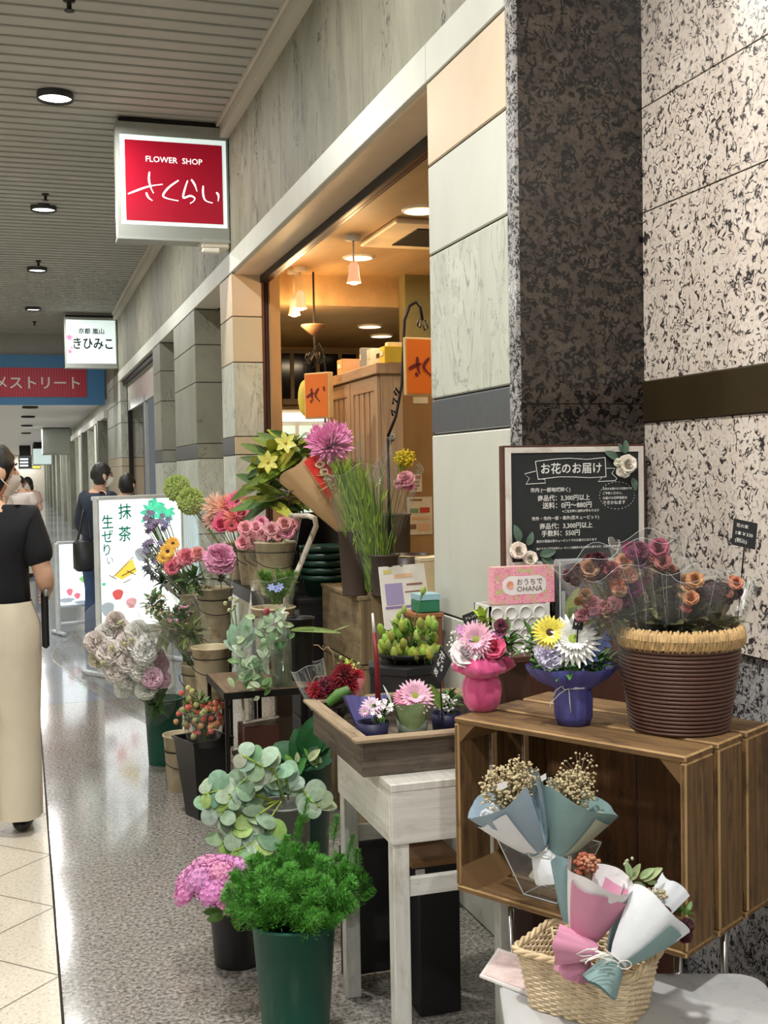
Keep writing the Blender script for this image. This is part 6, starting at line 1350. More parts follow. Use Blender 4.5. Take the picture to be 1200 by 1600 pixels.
for r_ in range(7):
    for c_ in range(4):
        cx = x0+dx*(.5+c_+(.5 if r_ % 2 else 0)); cz = zt-.022-r_*dx*.72
        if cx+dx*.45 > x1+.003 or cz < zb+.012: continue
        b.lathe((cx, y0, cz), [(dx*.44, 0), (dx*.43, .0035), (dx*.36, .0035), (dx*.33, .0006), (.0005, .0006)], 24, 0, (X0, Z0, V((0, -1, 0))))
b.build('circle_relief', mp_, t, True)
ca, cb = at(772, 946, Y=2.945), at(866, 883, Y=2.945); t = T('card_box', 'pink floral gift card box with an oval white label standing on the white planter', 'box', ((ca.x+cb.x)/2, 2.965, zt+.0005))
mcf, nt, bs_ = nt_of('pink_floral_print'); v_ = coord(nt); vo = N(nt, 'ShaderNodeTexVoronoi'); vo.inputs['Scale'].default_value = 95; nt.links.new(v_, vo.inputs['Vector'])
c_ = ramp(nt, vo.outputs['Distance'], [(.12, lin((255, 246, 232))), (.3, lin((236, 120, 156))), (.55, lin((244, 172, 186)))]); h_ = N(nt, 'ShaderNodeMix', data_type='RGBA'); nt.links.new(ramp(nt, noise(nt, v_, 55, 2), [(.55, (0, 0, 0)), (.6, (1, 1, 1))]), h_.inputs[0]); nt.links.new(c_, h_.inputs[6]); h_.inputs[7].default_value = (*lin((196, 206, 130)), 1); nt.links.new(h_.outputs[2], bs_.inputs['Base Color']); bs_.inputs['Roughness'].default_value = .4
b = MB(); b.bb((ca.x, 2.945, zt+.0005), (cb.x, 2.985, cb.z)); b.build('body', mcf, t); cw, chh = cb.x-ca.x, cb.z-zt; cxm, czm = (ca.x+cb.x)/2, (zt+cb.z)/2
b = MB(); P = []
for i in range(64):
    a = 2*pi*i/64; ca_, sa = math.cos(a), math.sin(a); P.append(V((cxm+cw*.36*math.copysign(abs(ca_)**.6, ca_), 2.9443, czm+chh*.26*math.copysign(abs(sa)**.6, sa)*(1+.05*math.cos(a*6)))))
b.poly(P); b.build('white_label', mat('label_white', (246, 240, 238), .5), t)
BRWN = mat('brown_print', (92, 66, 60), .6, var=0); lettering('おうちで', (cxm+cw*.085, 2.9438, czm+chh*.09), X0, Z0, BRWN, t, w=cw*.42, align='CENTER'); lettering('OHANA', (cxm+cw*.085, 2.9438, czm-chh*.10), X0, Z0, BRWN, t, w=cw*.42, align='CENTER')
b = MB(); c0 = V((cxm-cw*.24, 2.9436, czm+chh*.02)); 
for k in range(7): a = k*.9; b.petal(c0, V((math.cos(a), 0, math.sin(a))), V((0, -1, 0)), .011, .008, .1, .1, 0, 2, 1)
b.build('printed_rose', mat('rose_print', (240, 168, 140), .5, var=0), t)
# leaflet stand
a, c = at(876, 1005, Y=2.93), at(942, 872, Y=2.93); y0 = 2.93; t = T('leaflet_stand', 'clear acrylic leaflet stand with a navy and lime printed flyer behind the white gerbera', 'leaflet stand', ((a.x+c.x)/2, 2.96, .9855)); z0, z1 = .9855, c.z
b = MB(); b.bb((a.x, y0, z0+.004), (c.x, y0+.002, z1)); b.bb((a.x, y0+.03, z0+.004), (c.x, y0+.032, z1)); b.bb((a.x, y0, z0), (c.x, y0+.05, z0+.004)); b.build('acrylic', ACRY, t)
b = MB(); b.bb((a.x, y0-.001, z1-.003), (c.x, y0+.033, z1)); b.bb((a.x-.001, y0-.001, z0), (a.x+.002, y0+.003, z1)); b.build('bright_edge', ACRE, t)
b = MB(); fa, fc = at(878, 985, Y=2.938), at(940, 884, Y=2.938); b.bb((fa.x+.012, y0+.008, z0+.005), (fc.x-.004, y0+.012, z1-.012)); fy = b.build('flyer', mat('navy_print', (38, 36, 92), .4), t)
b = MB(); b.bb((fa.x, y0+.006, z0+.02), (fa.x+.011, y0+.0075, z1-.09)); b.build('white_strip', WHITE, fy)
lm = mat('lime_print', (196, 214, 70), .5, var=0); g = lambda x, y: at(x, y, Y=y0+.0072)
b = MB(); b.poly([g(*p) for p in ((884, 968), (884, 940), (892, 936), (894, 925), (903, 918), (911, 926), (916, 940), (916, 966))]); b.poly([g(893+8*math.cos(k*.4), 942+12*math.sin(k*.4))-Y0*.0005 for k in range(16)]); b.build('lime_emblem', lm, fy)
b = MB(); b.poly([g(*p)-Y0*.0006 for p in ((888, 968), (888, 950), (902, 948), (902, 968))]); b.build('emblem_bar', mat('emblem_green', (120, 150, 40), .5, var=0), fy)
# chalkboard on a small easel
ys_ = 3.058; K = lambda x, y: at(x, y, Y=ys_)
c4 = [K(785, 703), K(1000, 694), K(1005, 880), K(798, 884)]; r_ = (c4[1]-c4[0]); wB = r_.length; r_.normalize(); r_ = V((1, 0, .0)); x0, x1, z0, z1 = c4[0].x+.002, c4[1].x, K(900, 882).z, (c4[0].z+c4[1].z)/2
t = T('chalkboard', 'black chalkboard menu with white frame and chalk writing leaning on the brown granite', 'chalkboard', ((x0+x1)/2, 3.06, z0)); yb = 3.042
b = MB(); b.bb((x0-.006, yb+.004, z0-.004), (x1+.012, yb+.034, z1+.006), 0, .002); b.build('wooden_back', W_BROWN, t)
FRW = woodm('frame_white_wood', (206, 200, 190), (232, 228, 220), .6, 4, 50, (180, 170, 156), .2); fw_ = .016
b = MB(); b.bb((x0, yb-.004, z0), (x0+fw_, yb+.006, z1)); b.bb((x1-fw_, yb-.004, z0), (x1, yb+.006, z1)); b.bb((x0+fw_, yb-.004, z1-fw_), (x1-fw_, yb+.006, z1)); b.bb((x0+fw_, yb-.004, z0), (x1-fw_, yb+.006, z0+fw_)); b.build('frame', FRW, t)
b = MB(); b.bb((x0+fw_, yb+.0005, z0+fw_), (x1-fw_, yb+.005, z1-fw_)); b.build('board', mat('chalk_slate', (38, 42, 42), .75, 0, .15, 8), t)
HT, WT = z1-z0, x1-x0
def cbp(u, v): return V((x0+u*WT, yb, z1-v*HT))      # u,v in 0..1 from the top left
def cbt(s, u, v, wfrac, bold=.012): return lettering(s, cbp(u, v), X0, Z0, CHALK, t, w=wfrac*WT, bold=bold, depth=.0012)
# crop measures: x 70..1150, y 95..1000 of the board
U = lambda x: (x-72)/1075; Vv = lambda y: (y-95)/930
cbt('お花のお届け', U(340), Vv(262), .44, .016)
b = MB()
def ch(pts, w_=.0011):
    b.tube([cbp(U(x), Vv(y))-Y0*.0008 for x, y in pts], w_, 5)
ch([(298, 205), (450, 188), (560, 184), (700, 195), (842, 182)]); ch([(298, 205), (318, 345)]); ch([(842, 182), (848, 335)]); ch([(318, 345), (480, 328), (600, 332), (720, 340), (848, 335)])
ch([(300, 280), (215, 300), (250, 335), (225, 380), (372, 375), (370, 345), (318, 342)]); ch([(846, 268), (920, 268), (895, 310), (935, 350), (920, 368), (785, 372), (815, 340)])
b.build('chalk_banner', CHALK, t)
for s, x, y, x1_ in (('市内 (一部地域除く)', 258, 430, 565), ('商品代：3,300円以上', 312, 493, 718), ('送料：0円〜880円', 348, 550, 730), ('※ご注文時に送料が変わります', 500, 598, 790), ('市外・市内一部・県外(花キューピット)', 265, 652, 788), ('商品代：3,300円以上', 325, 712, 735), ('手数料：550円', 338, 768, 635), ('遠方の発送は花キューピットでのお届けになります', 298, 828, 768), ('届けできる地域は花キューピット加盟店のある地域に限ります。お届けになります。', 298, 886, 970), ('お花のお届けは３日前までに', 820, 430, 1058), ('ご予約ください。', 820, 465, 975), ('お届けの日時指定は', 820, 503, 1015), ('できかねます', 820, 540, 1000)): cbt(s, U(x), Vv(y), (x1_-x)/1075, .015)
b = MB()
for k in range(30):
    a = k*2*pi/30; c0 = cbp(U(935+140*math.cos(a)), Vv(485+108*math.sin(a))); b.tube([c0-Y0*.001, c0-Y0*.001+V((-math.sin(a), 0, -math.cos(a)*.8))*.004], .0008, 4)
b.build('chalk_dotted_ring', CHALK, t)
WR = (244, 240, 226)
for x, y, s, pr in ((1000, 240, .026, 'rose'), (955, 295, .018, 'ruf'), (985, 310, .016, 'ruf'), (930, 225, .014, 'ruf'), (145, 890, .023, 'rose'), (235, 955, .02, 'rose')):
    p = cbp(U(x), Vv(y))-Y0*.012; inst(PR[pr], 'artificial_rose', t, p, V((-.3, -1, .2)), s, jit(WR, 5))
for x, y, dx, dz, l in ((930, 190, -.8, .4, .045), (990, 150, .1, 1, .04), (1050, 350, .3, -1, .04), (160, 820, -.3, 1, .05), (225, 850, .4, 1, .04), (320, 930, 1, .2, .05), (330, 950, 1, -.5, .045), (980, 140, -.4, .6, .03)):
    p = cbp(U(x), Vv(y))-Y0*.006; d = V((dx, -.15, dz)).normalized(); nrm = V((0, -1, .2)); nrm = (nrm-d*nrm.dot(d)).normalized(); o = bpy.data.objects.new('artificial_leaf', PR['leaf']); col.objects.link(o); o.parent = t; m_ = Mx((d.cross(nrm)*l, d*l, nrm*l)).transposed().to_4x4(); m_.translation = p-WL[t.name]; o.matrix_basis = m_; o.color = (*lin((92, 116, 100)), 1)
t = T('easel', 'black wire easel holding up the chalkboard', 'easel', ((x0+x1)/2, 3.05, .9855)); b = MB()
for u in (.25, .75): b.tube([V((x0+u*WT, 3.036, .986)), V((x0+u*WT, 3.050, z0-.008)), V((x0+u*WT, 3.030, z0-.008)), V((x0+u*WT, 3.028, z0+.004))], .004, 8)
b.tube([V((x0+.25*WT, 3.04, 1.02)), V((x0+.75*WT, 3.04, 1.02))], .0035, 8); b.build('wire', DARKM, t, True)
# ---------------------------------------------------------------- inside the crate: acrylic holder with two dried posies
fz = cz0+th+.001
hb = [at(812, 1412, D=2.33), ]; hc = at(858, 1398, Z=fz); hx = CU; hy = CW; t = T('acrylic_holder', 'clear tapered acrylic holder standing inside the wooden crate', 'holder', hc)
zt_ = fz+.125; lo = [hc+hx*(sx*.045)+hy*(sy*.035)+Z0*.001 for sx, sy in ((-1, -1), (1, -1), (1, 1), (-1, 1))]; hi = [hc+hx*(sx*.10)+hy*(sy*.06)+Z0*(zt_-fz) for sx, sy in ((-1, -1), (1, -1), (1, 1), (-1, 1))]
b = MB(); b.v += lo+hi; b.skin(0, 4, 4); b.face((0, 1, 2, 3)); b.build('acrylic', ACRY, t)
b = MB(); b.tube(hi+[hi[0]], .0016, 5)
for p, q in zip(lo, hi): b.tube([p, q], .0014, 5)
b.tube(lo+[lo[0]], .0014, 5); b.build('bright_edge', ACRE, t)
DRYF = fm('dry_cream', (206, 190, 150)); DRYT = mat('dry_stem', (140, 124, 92), .8)
def posy(label, base, tip, r1, m, m2, dts, arc2, group=None, size=.0032, name='dried_bouquet'):
    t = T(name, label, 'dried bouquet', base, group); base, tip = V(base), V(tip); r1 *= 1.15
    cone(t, base, tip, .018, r1, m, 'paper_wrap', arc=arc2[0], ruf=.05, dz=.03); cone(t, base+(tip-base)*.05-CF*.004, base.lerp(tip, .86)-CF*.004, .02, r1*.92, m2, 'paper_wrap', arc=arc2[1], ruf=.05, dz=.03)
    d = (tip-base).normalized(); cone(t, base, base-d*.05-Z0*.01, .016, .035, m2, 'paper_tail', ruf=.12, n=24)
    b = MB(); x, y, z = basis(d); b.tube([base+x*(.021*math.cos(a))+y*(.021*math.sin(a)) for a in [k*pi/8 for k in range(17)]], .0015, 5)
    for s in (-1, 1): b.tube([base-CF*.022+CR*(s*.012*(1-math.cos(a)))+Z0*(.008*math.sin(a)*s) for a in [k*pi/6 for k in range(13)]], .0012, 5)
    b.build('twine_bow', TWN, t, True)
    for c_, rad, n, r, mm in dts: dots(t, base, c_, rad, n, r, mm, DRYT)
    return t
P_GB, P_WH, P_GG, P_PK, P_SG = paper('grey_blue', (150, 170, 184)), paper('white', (232, 236, 240)), paper('grey_green', (176, 180, 160)), paper('rose', (206, 140, 166)), paper('sage', (130, 158, 156))
bD = 2.33; base = at(842, 1330, D=bD); t = posy('dried baby-breath posy in grey-blue and white paper inside the crate', base, at(785, 1240, D=bD), .075, P_GB, P_WH, [(at(790, 1232, D=bD), (.06, .05, .05), 420, .0028, DRYF), (at(812, 1215, D=bD+.02), (.04, .04, .05), 200, .0026, DRYF)], ((1.0, 7.0), (3.6, 6.2)), 'dried posies in the crate')
b = MB(); P = [at(*p, D=bD-.08) for p in ((776, 1225), (791, 1220), (793, 1230), (779, 1236))]; b.poly(P); b.build('paper_tag', WHITE, t)
base2 = at(868, 1335, D=bD+.03); t = posy('dried baby-breath posy in grey-green paper inside the crate', base2, at(905, 1245, D=bD+.03), .075, P_SG, P_GG, [(at(893, 1232, D=bD+.03), (.055, .05, .04), 420, .0028, DRYF), (at(905, 1200, D=bD+.05), (.04, .04, .035), 60, .0026, DRYF)], ((1.0, 7.0), (3.4, 6.3)), 'dried posies in the crate')
b = MB(); b.poly([at(*p, D=bD-.05) for p in ((844, 1213), (853, 1208), (854, 1217), (846, 1221))]); b.build('paper_tag', WHITE, t)
# ---------------------------------------------------------------- posies in the wicker basket
wd_ = 2.13; base = at(908, 1474, D=wd_); t = posy('posy in rose pink and translucent white paper lying in the wicker basket', base, at(942, 1368, D=wd_-.01), .058, paper('sheer_white', (226, 222, 222)), P_PK, [(at(915, 1352, D=wd_+.03), (.022, .02, .022), 60, .005, fm('rust', (168, 92, 66))), (at(922, 1348, D=wd_+.02), (.02, .02, .015), 50, .004, fm('rust2', (196, 140, 110)))], ((2.2, 7.6), (2.4, 7.2)), 'posies in the wicker basket')
cone(t, at(890, 1440, D=wd_+.04), at(884, 1345, D=wd_+.05), .012, .03, paper('teal_grey', (128, 156, 160)), 'paper_wrap', arc=(1, 4.4))
for x0, y0, x1, y1 in ((985, 1370, 978, 1345), (985, 1375, 1000, 1350), (1000, 1372, 1022, 1356), (1005, 1376, 1034, 1355), (990, 1380, 1010, 1385), (1012, 1380, 1028, 1378)): leafat(t, x0, y0, x1, y1, wd_+.01, .8, (150, 170, 120))
for x, y in ((980, 1346), (988, 1343), (976, 1352)): fl(t, 'bud', x, y, wd_, .006, (206, 214, 170))
base = at(962, 1500, D=wd_-.06); t = posy('posy in sage green and white paper with dark burgundy flowers in the wicker basket', base, at(1022, 1418, D=wd_-.02), .062, P_WH, P_SG, [(at(1020, 1400, D=wd_), (.03, .02, .015), 60, .003, fm('straw', (190, 176, 140)))], ((1.6, 7.0), (3.0, 6.6)), 'posies in the wicker basket')
for x, y, s in ((1036, 1430, .018), (1044, 1444, .02), (1026, 1424, .015), (1062, 1452, .018), (1070, 1462, .015), (1074, 1446, .014)): fl(t, 'ruf', x, y, wd_-.03, s, (74, 12, 30))
cone(t, at(1000, 1470, D=wd_+.02), at(1066, 1395, D=wd_+.04), .02, .05, paper('ice_white', (214, 218, 222)), 'paper_wrap', arc=(.2, 2.8)); foliage(t, at(1072, 1425, D=wd_), (.015, .015, .02), 16, .02, G1)
t = T('paper_posy_tail', 'crumpled rose pink paper bundle tied with dark string low in the wicker basket', 'posy', at(895, 1482, D=wd_-.02)); cone(t, at(935, 1488, D=wd_-.05), at(872, 1474, D=wd_-.02), .012, .034, P_PK, 'paper_wrap', ruf=.2)
b = MB(); o = at(930, 1500, D=wd_-.12)
for k in range(7): 
    a0 = R.random()*6; b.tube([o+CR*(.028*math.cos(a0+q)+.012*R.random())+Z0*(.008*math.sin(a0*2+q*1.3))+CF*.006*k for q in [i*.7 for i in range(5)]], .0012, 5)
b.build('twine', TWN, t, True)
# ---------------------------------------------------------------- inside the shop
# cabinet along the shop wall
X = 2.2; ya, yb_ = at(590, 567, X=X).y, at(510, 591, X=X).y; zt = at(590, 567, X=X).z; xr = at(628, 570, Y=ya).x
t = T('cabinet', 'tall taupe wooden cabinet with slatted doors in the shop', 'cabinet', ((X+xr)/2, (ya+yb_)/2, 0)); b = MB(); b.bb((X+.02, ya, 0), (xr, yb_, zt-.04)); b.build('carcass', W_CAB, t)
b = MB(); b.bb((X-.02, ya-.03, zt-.07), (xr+.02, yb_+.02, zt), 0, .004); b.build('cornice', W_CAB, t); ym = (ya+yb_)/2
for lo, hi in ((ya+.012, ym-.008), (ym+.008, yb_-.01)):
    b = MB(); W_ = hi-lo
    b.bb((X-.002, lo, .1), (X+.018, lo+.07, zt-.08)); b.bb((X-.002, hi-.07, .1), (X+.018, hi, zt-.08)); b.bb((X-.002, lo+.07, zt-.17), (X+.018, hi-.07, zt-.08)); b.bb((X-.002, lo+.07, 1.42), (X+.018, hi-.07, 1.5)); b.bb((X-.002, lo+.07, .1), (X+.018, hi-.07, .2))
    dr = b.build('door', W_CAB, t); b = MB(); n_ = 4
    for k in range(n_): y_ = lo+.07+(W_-.14)*(k+.5)/n_; b.bb((X+.004, y_-.045, 1.5), (X+.014, y_+.045, zt-.17))
    b.build('slat_panel', W_CAB, dr); b = MB(); b.bb((X+.008, lo+.07, .2), (X+.014, hi-.07, 1.42)); b.build('lower_panel', PLY, dr)
for k, (x, y0, y1, w_, c_, lab) in enumerate(((612, 539, 566, .11, (240, 206, 60), 'yellow box file on top of the cabinet'), (598, 545, 566, .12, (236, 234, 226), 'white box file with a dark label on top of the cabinet'), (583, 546, 566, .10, (240, 240, 236), 'white sleeve of papers on top of the cabinet'), (570, 544, 570, .05, (150, 160, 176), 'blue-grey file on top of the cabinet'), (537, 562, 583, .14, (206, 164, 126), 'kraft paper bag at the far end of the cabinet top'), (620, 532, 566, .05, (238, 230, 200), 'cream sheet standing behind the yellow box file'))):
    q = at(x, y1, X=X+.07+.03*(k % 2)); zt2 = at(x, y0, X=X+.07+.03*(k % 2)).z; q.y = min(max(q.y, ya+.03), yb_-.08); m_ = mat('file_%d' % k, c_, .5)
    t = T('box_file', lab, 'file', (q.x, q.y, zt)); b = MB(); b.box((q.x+.08, q.y, (zt+.001+zt2)/2), (.22, w_, zt2-zt), 0, None, 1, .003); b.build('body', m_, t); b = MB(); b.box((q.x-.032, q.y, zt+(zt2-zt)*.6), (.003, w_*.6, (zt2-zt)*.25)); b.build('paper_label', WHITE if k != 1 else BLACK, t)
# plywood partition and notices
yp = 7.55; p0, p1 = at(617, 600, Y=yp), at(700, 560, Y=yp); b = MB(); b.bb((p0.x, yp, 0), (p1.x+.6, yp+.04, at(640, 560, Y=yp).z)); struct('wall_partition', b, PLY)
NOT = mat('notice_paper', (238, 228, 206), .6); NP = mat('notice_print', (150, 110, 90), .6, var=0); NR_ = mat('notice_red', (206, 80, 60), .6, var=0); NG = mat('notice_green', (130, 170, 130), .6, var=0)
def notice(x0, y0, x1, y1, lab, prints):
    a, c = at(x0, y1, Y=yp-.004), at(x1, y0, Y=yp-.004); t = T('wall_notice', lab, 'notice', ((a.x+c.x)/2, yp-.004, a.z), 'notices on the plywood'); b = MB(); b.bb((a.x, yp-.004, a.z), (c.x, yp-.001, c.z)); b.build('sheet', NOT, t)
    for u0, v0, u1, v1, m in prints: b = MB(); b.bb((a.x+(c.x-a.x)*u0, yp-.0055, c.z-(c.z-a.z)*v1), (a.x+(c.x-a.x)*u1, yp-.004, c.z-(c.z-a.z)*v0)); b.build('printed_block', m, t)
notice(640, 741, 659, 769, 'small white notice with a red heading on the plywood', [(.1, .08, .9, .25, NR_), (.1, .4, .8, .48, NP), (.1, .6, .8, .68, NP), (.1, .78, .6, .85, NP)])
notice(637, 776, 675, 836, 'larger white notice with photo blocks on the plywood', [(.1, .05, .6, .1, NP), (.1, .3, .45, .42, NG), (.5, .28, .9, .42, NR_), (.1, .52, .9, .6, mat('notice_peach', (240, 200, 160), .6, var=0)), (.4, .7, .9, .9, MATS['notice_peach']), (.1, .72, .35, .85, NP)])
q = at(656, 626, Y=yp-.004); tag(MB().bb((q.x-.05, yp-.005, q.z-.02), (q.x+.06, yp-.001, q.z+.025)).build('wall_notice', NOT), 'tiny white strip label under the hanging orange sign', 'notice', 'notices on the plywood')
# orange signs on curled iron brackets
ORG = mat('orange_sign', (226, 112, 30), .5, var=0); ORF = mat('orange_sign_rim', (226, 190, 130), .5); MAR = mat('maroon_script', (110, 24, 24), .6, var=0)
SP = [[(0, .47), (.22, .36), (.45, .30)], [(.30, .1), (.32, .42), (.38, .62)], [(.24, .58), (.30, .70)], [(.72, .12), (.52, .40), (.78, .66)], [(1.0, .06), (1.06, .26)], [(.93, .2), (.87, .62), (1.1, .52), (1.12, .72), (.98, .8)], [(1.3, .2), (1.32, .7), (1.48, .6)], [(1.56, .3), (1.6, .6)]]
Ys = 5.6; a, c = at(632, 618, Y=Ys), at(676, 520, Y=Ys); r_ = V((1, .12, 0)).normalized(); wdt = .30; t = T('hanging_sign', 'orange hanging sign with dark red script beside the stone pillar', 'sign', a); H_ = .30
o = a; n_ = V((r_.y, -r_.x, 0)); ax = (r_, -n_, Z0); b = MB(); b.box(o+r_*(wdt/2)+Z0*(H_/2), (wdt, .02, H_), 0, ax, 1, .004); b.build('rim', ORF, t); b = MB(); b.box(o+r_*(wdt/2)+Z0*(H_/2)+n_*.011, (wdt-.02, .004, H_-.02), 0, ax); b.build('orange_panel', ORG, t)
brush(SP, lambda x, y: o+r_*(.02+x*.165)+Z0*(H_*.72-y*.17)+n_*.0145, .10, MAR, t, nrm=n_, depth=.001)
b = MB(); BR = [(606, 682), (618, 652), (628, 600), (630, 550), (632, 500), (640, 478), (650, 472), (657, 480), (660, 500)]; b.tube([at(x, y, Y=Ys+.02) for x, y in BR], .008, 8)
for pts in ([(660, 500), (656, 512), (652, 508), (655, 498)], [(664, 500), (668, 512), (664, 516), (661, 508)], [(628, 560), (637, 548), (636, 540), (631, 546)], [(624, 615), (618, 606), (616, 612), (620, 618)], [(622, 630), (614, 622), (614, 632)], [(618, 645), (611, 640), (614, 650)]): b.tube([at(x, y, Y=Ys+.02) for x, y in pts], .0055, 6)
b.build('iron_scroll', DARKM, t, True); b = MB(); q = at(606, 684, Y=Ys+.02); b.tube([q, V((q.x, q.y, at(650, 945, Y=5.2).z+.001))], .008, 8); b.build('post', DARKM, t, True)
Ys = 7.3; a = at(480, 655, Y=Ys); zt2 = at(480, 584, Y=Ys).z; r_ = V((.62, -.78, 0)).normalized(); n_ = V((r_.y, -r_.x, 0)); H_ = zt2-a.z; wdt = .20; o = a; ax = (r_, -n_, Z0)
t = T('hanging_sign', 'orange hanging sign seen edge-on deeper in the shop', 'sign', a); b = MB(); b.box(o+r_*(wdt/2)+Z0*(H_/2), (wdt, .05, H_), 0, ax, 1, .004); b.build('rim', ORF, t); b = MB(); b.box(o+r_*(wdt/2)+Z0*(H_/2)+n_*.026, (wdt-.02, .004, H_-.02), 0, ax); b.build('orange_panel', ORG, t)
brush(SP[:5], lambda x, y: o+r_*(.02+x*.14)+Z0*(H_*.72-y*.16)+n_*.0295, .10, MAR, t, nrm=n_, depth=.001)
b = MB(); q = at(477, 622, Y=Ys+.06); b.ball(q, (.05, .02, .12), 16, 10); b.build('yellow_disc', mat('yellow_plate', (240, 214, 90), .4), t, True)
b = MB()
for pts in ([(508, 650), (510, 620), (508, 575), (503, 545), (498, 537), (495, 545)], [(476, 590), (475, 570), (484, 560), (490, 548), (494, 540)], [(490, 575), (496, 560), (493, 550)]): b.tube([at(x, y, Y=Ys+.03) for x, y in pts], .006, 6)
b.build('iron_scroll', DARKM, t, True); b = MB(); q = at(508, 650, Y=Ys+.03); b.tube([q, V((q.x, q.y, 0))], .008, 8); b.build('post', DARKM, t, True)
q = at(491, 512, D=8.6); t = T('pendant_lamp', 'dark cone pendant hanging from the rear shop ceiling', 'pendant lamp', (q.x, q.y, q.z)); b = MB(); b.lathe(q, [(.01, -.06), (.03, -.05), (.10, .01), (.10, .02), (.01, .025)], 20); b.build('shade', mat('brown_shade', (110, 84, 62), .5), t, True); b = MB(); b.tube([q, V((q.x, q.y, 2.999 if q.y < 8.5 else 2.77))], .008, 6); b.tube([q-Z0*.05, q-Z0*.20], .008, 6); b.build('rod', DARKM, t)
b = MB(); c = q-Z0*.24
for k in range(5): a = k*1.2566; d = V((math.cos(a), math.sin(a), 0)); b.tube([c+Z0*.05, c+d*.05-Z0*.03, c+d*.08+Z0*.02, c+d*.06+Z0*.05], .006, 6)
b.build('iron_arms', DARKM, t, True)
# lit cold case at the back of the shop
a, c = at(436, 690, Y=9.6), at(486, 640, Y=9.6); t = T('cold_case', 'white lit refrigerated flower case at the back of the shop', 'refrigerator', ((a.x+c.x)/2, 9.8, 0)); b = MB(); b.bb((a.x-.2, 9.6, 0), (c.x+.5, 10.2, c.z), 0, .01); b.build('body', WHITE, t); b = MB(); zc = c.z
for k in range(3): b.bb((a.x-.15+k*.33, 9.585, .5), (a.x+.14+k*.33, 9.601, zc-.14))
b.build('glass_door', mat('cool_case_light', (206, 232, 216), .2, emit=.9, var=0), t); b = MB(); b.bb((a.x-.19, 9.58, zc-.10), (c.x+.49, 9.601, zc-.03)); b.build('light_strip', mat('case_strip', (250, 252, 244), .3, emit=1.3, var=0), t)
# counter with its notice stand and things
q0, q1 = at(600, 985, Y=5.25), at(690, 985, Y=5.25); t = T('counter', 'cream shop counter behind the stone pillar', 'counter', ((q0.x+q1.x)/2+.2, 5.5, 0)); zc = at(650, 945, Y=5.2).z; b = MB(); b.bb((q0.x+.08, 5.2, 0), (q1.x+.8, 5.75, zc-.03)); b.build('body', mat('counter_cream', (226, 206, 160), .5), t); b = MB(); b.bb((q0.x+.07, 5.18, zc-.03), (q1.x+.82, 5.77, zc), 0, .004); b.build('worktop', mat('worktop_pale', (214, 206, 188), .4), t)
CX = q0.x
P = [at(592, 886, D=4.60), at(662, 880, D=4.70), at(676, 978, D=4.64), at(602, 985, D=4.54)]; t = T('notice_stand', 'tilted white notice board with printed pictures beside the grass bundle', 'notice stand', V((P[3].x, P[3].y, .986)))
n_ = (P[1]-P[0]).cross(P[3]-P[0]).normalized(); n_ = n_ if n_.dot(CAM-P[0]) > 0 else -n_
b = MB(); b.v += P+[p-n_*.006 for p in P]; b.face((0, 1, 2, 3)); b.face((7, 6, 5, 4))
for i in range(4): b.face((i, (i+1) % 4, 4+(i+1) % 4, 4+i))
b.build('board', mat('notice_white', (244, 240, 230), .5), t)
def onP(u, v): return P[0].lerp(P[1], u).lerp(P[3].lerp(P[2], u), v)+n_*.0015
for u0, v0, u1, v1, m in ((.08, .28, .46, .62, mat('print_lilac', (170, 160, 200), .6, var=0)), (.12, .32, .42, .44, NR_), (.12, .47, .42, .58, mat('print_dark', (90, 80, 110), .6, var=0)), (.3, .14, .7, .2, MATS['notice_peach']), (.55, .3, .9, .33, NP), (.5, .42, .9, .44, NP), (.05, .64, .6, .68, mat('print_violet', (150, 130, 180), .6, var=0)), (.08, .06, .25, .12, mat('print_yellow', (226, 210, 120), .6, var=0))): b = MB(); b.poly([onP(u0, v0), onP(u1, v0), onP(u1, v1), onP(u0, v1)]); b.build('printed_block', m, t)
b = MB(); b.tube([P[3].lerp(P[2], .5), V((P[3].x+.07, P[3].y+.12, .987))], .006, 6); b.tube([P[0].lerp(P[1], .5), V((P[3].x+.07, P[3].y+.16, .987))], .006, 6); b.build('prop', BLACK, t)
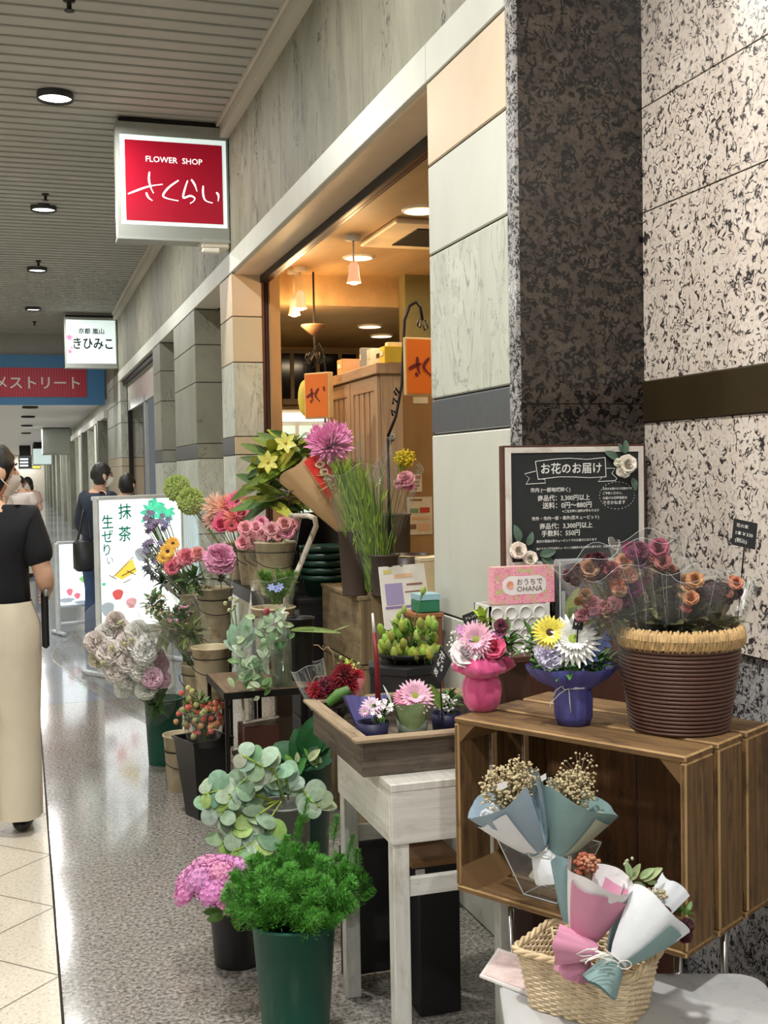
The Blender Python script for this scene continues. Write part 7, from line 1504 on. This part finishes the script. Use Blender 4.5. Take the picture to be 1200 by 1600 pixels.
q = at(640, 890, Y=5.45); t = T('metal_pan', 'dark round pan with a bright rim on the counter', 'pan', (q.x, q.y, zc+.001)); b = MB(); b.lathe((q.x, q.y, zc+.001), [(.001, 0), (.10, 0), (.11, at(640, 866, Y=5.45).z-zc), (.105, at(640, 866, Y=5.45).z-zc), (.095, .006)], 36); b.build('body', mat('dark_pan', (50, 36, 26), .4), t, True); b = MB(); h_ = at(640, 866, Y=5.45).z-zc; b.lathe((q.x, q.y, zc+.001), [(.108, h_-.008), (.114, h_-.004), (.108, h_)], 36); b.build('rim', mat('pan_rim', (220, 196, 150), .3, .8), t, True)
q = at(668, 900, Y=5.30); t = T('cream_box', 'cream box on the counter half hidden by the stone pillar', 'box', (q.x, q.y, zc+.001)); b = MB(); b.bb((q.x-.05, 5.26, zc+.001), (q.x+.15, 5.40, at(668, 872, Y=5.28).z), 0, .004); b.build('body', mat('box_cream', (244, 226, 180), .5), t); b = MB(); b.bb((q.x-.052, 5.258, at(668, 876, Y=5.28).z), (q.x+.152, 5.402, at(668, 871, Y=5.28).z)); b.build('lid', mat('box_lid', (250, 236, 200), .5), t)
q = at(664, 985, D=3.95); t = T('wooden_block', 'reddish brown wooden box behind the green buds', 'box', (q.x, q.y, 0)); zt2 = at(664, 957, D=3.95).z; b = MB(); b.bb((q.x-.045, q.y-.04, 0), (q.x+.05, q.y+.10, zt2-.01), 0, .003); b.build('body', mat('red_brown_box', (122, 72, 40), .6), t); b = MB(); b.bb((q.x-.05, q.y-.045, zt2-.012), (q.x+.055, q.y+.105, zt2)); b.build('lid', mat('box_brown_lid', (150, 96, 58), .6), t)
t = T('green_case', 'green and pale blue card case on the reddish brown box', 'case', (q.x, q.y, zt2+.001)); b = MB(); b.bb((q.x-.03, q.y-.02, zt2+.001), (q.x+.05, q.y+.06, zt2+.045), 0, .004); b.build('body', mat('case_green', (40, 116, 84), .45), t); b = MB(); b.bb((q.x-.03, q.y-.022, zt2+.045), (q.x+.05, q.y+.06, zt2+.065)); b.build('lid', mat('case_blue', (150, 186, 196), .45), t)
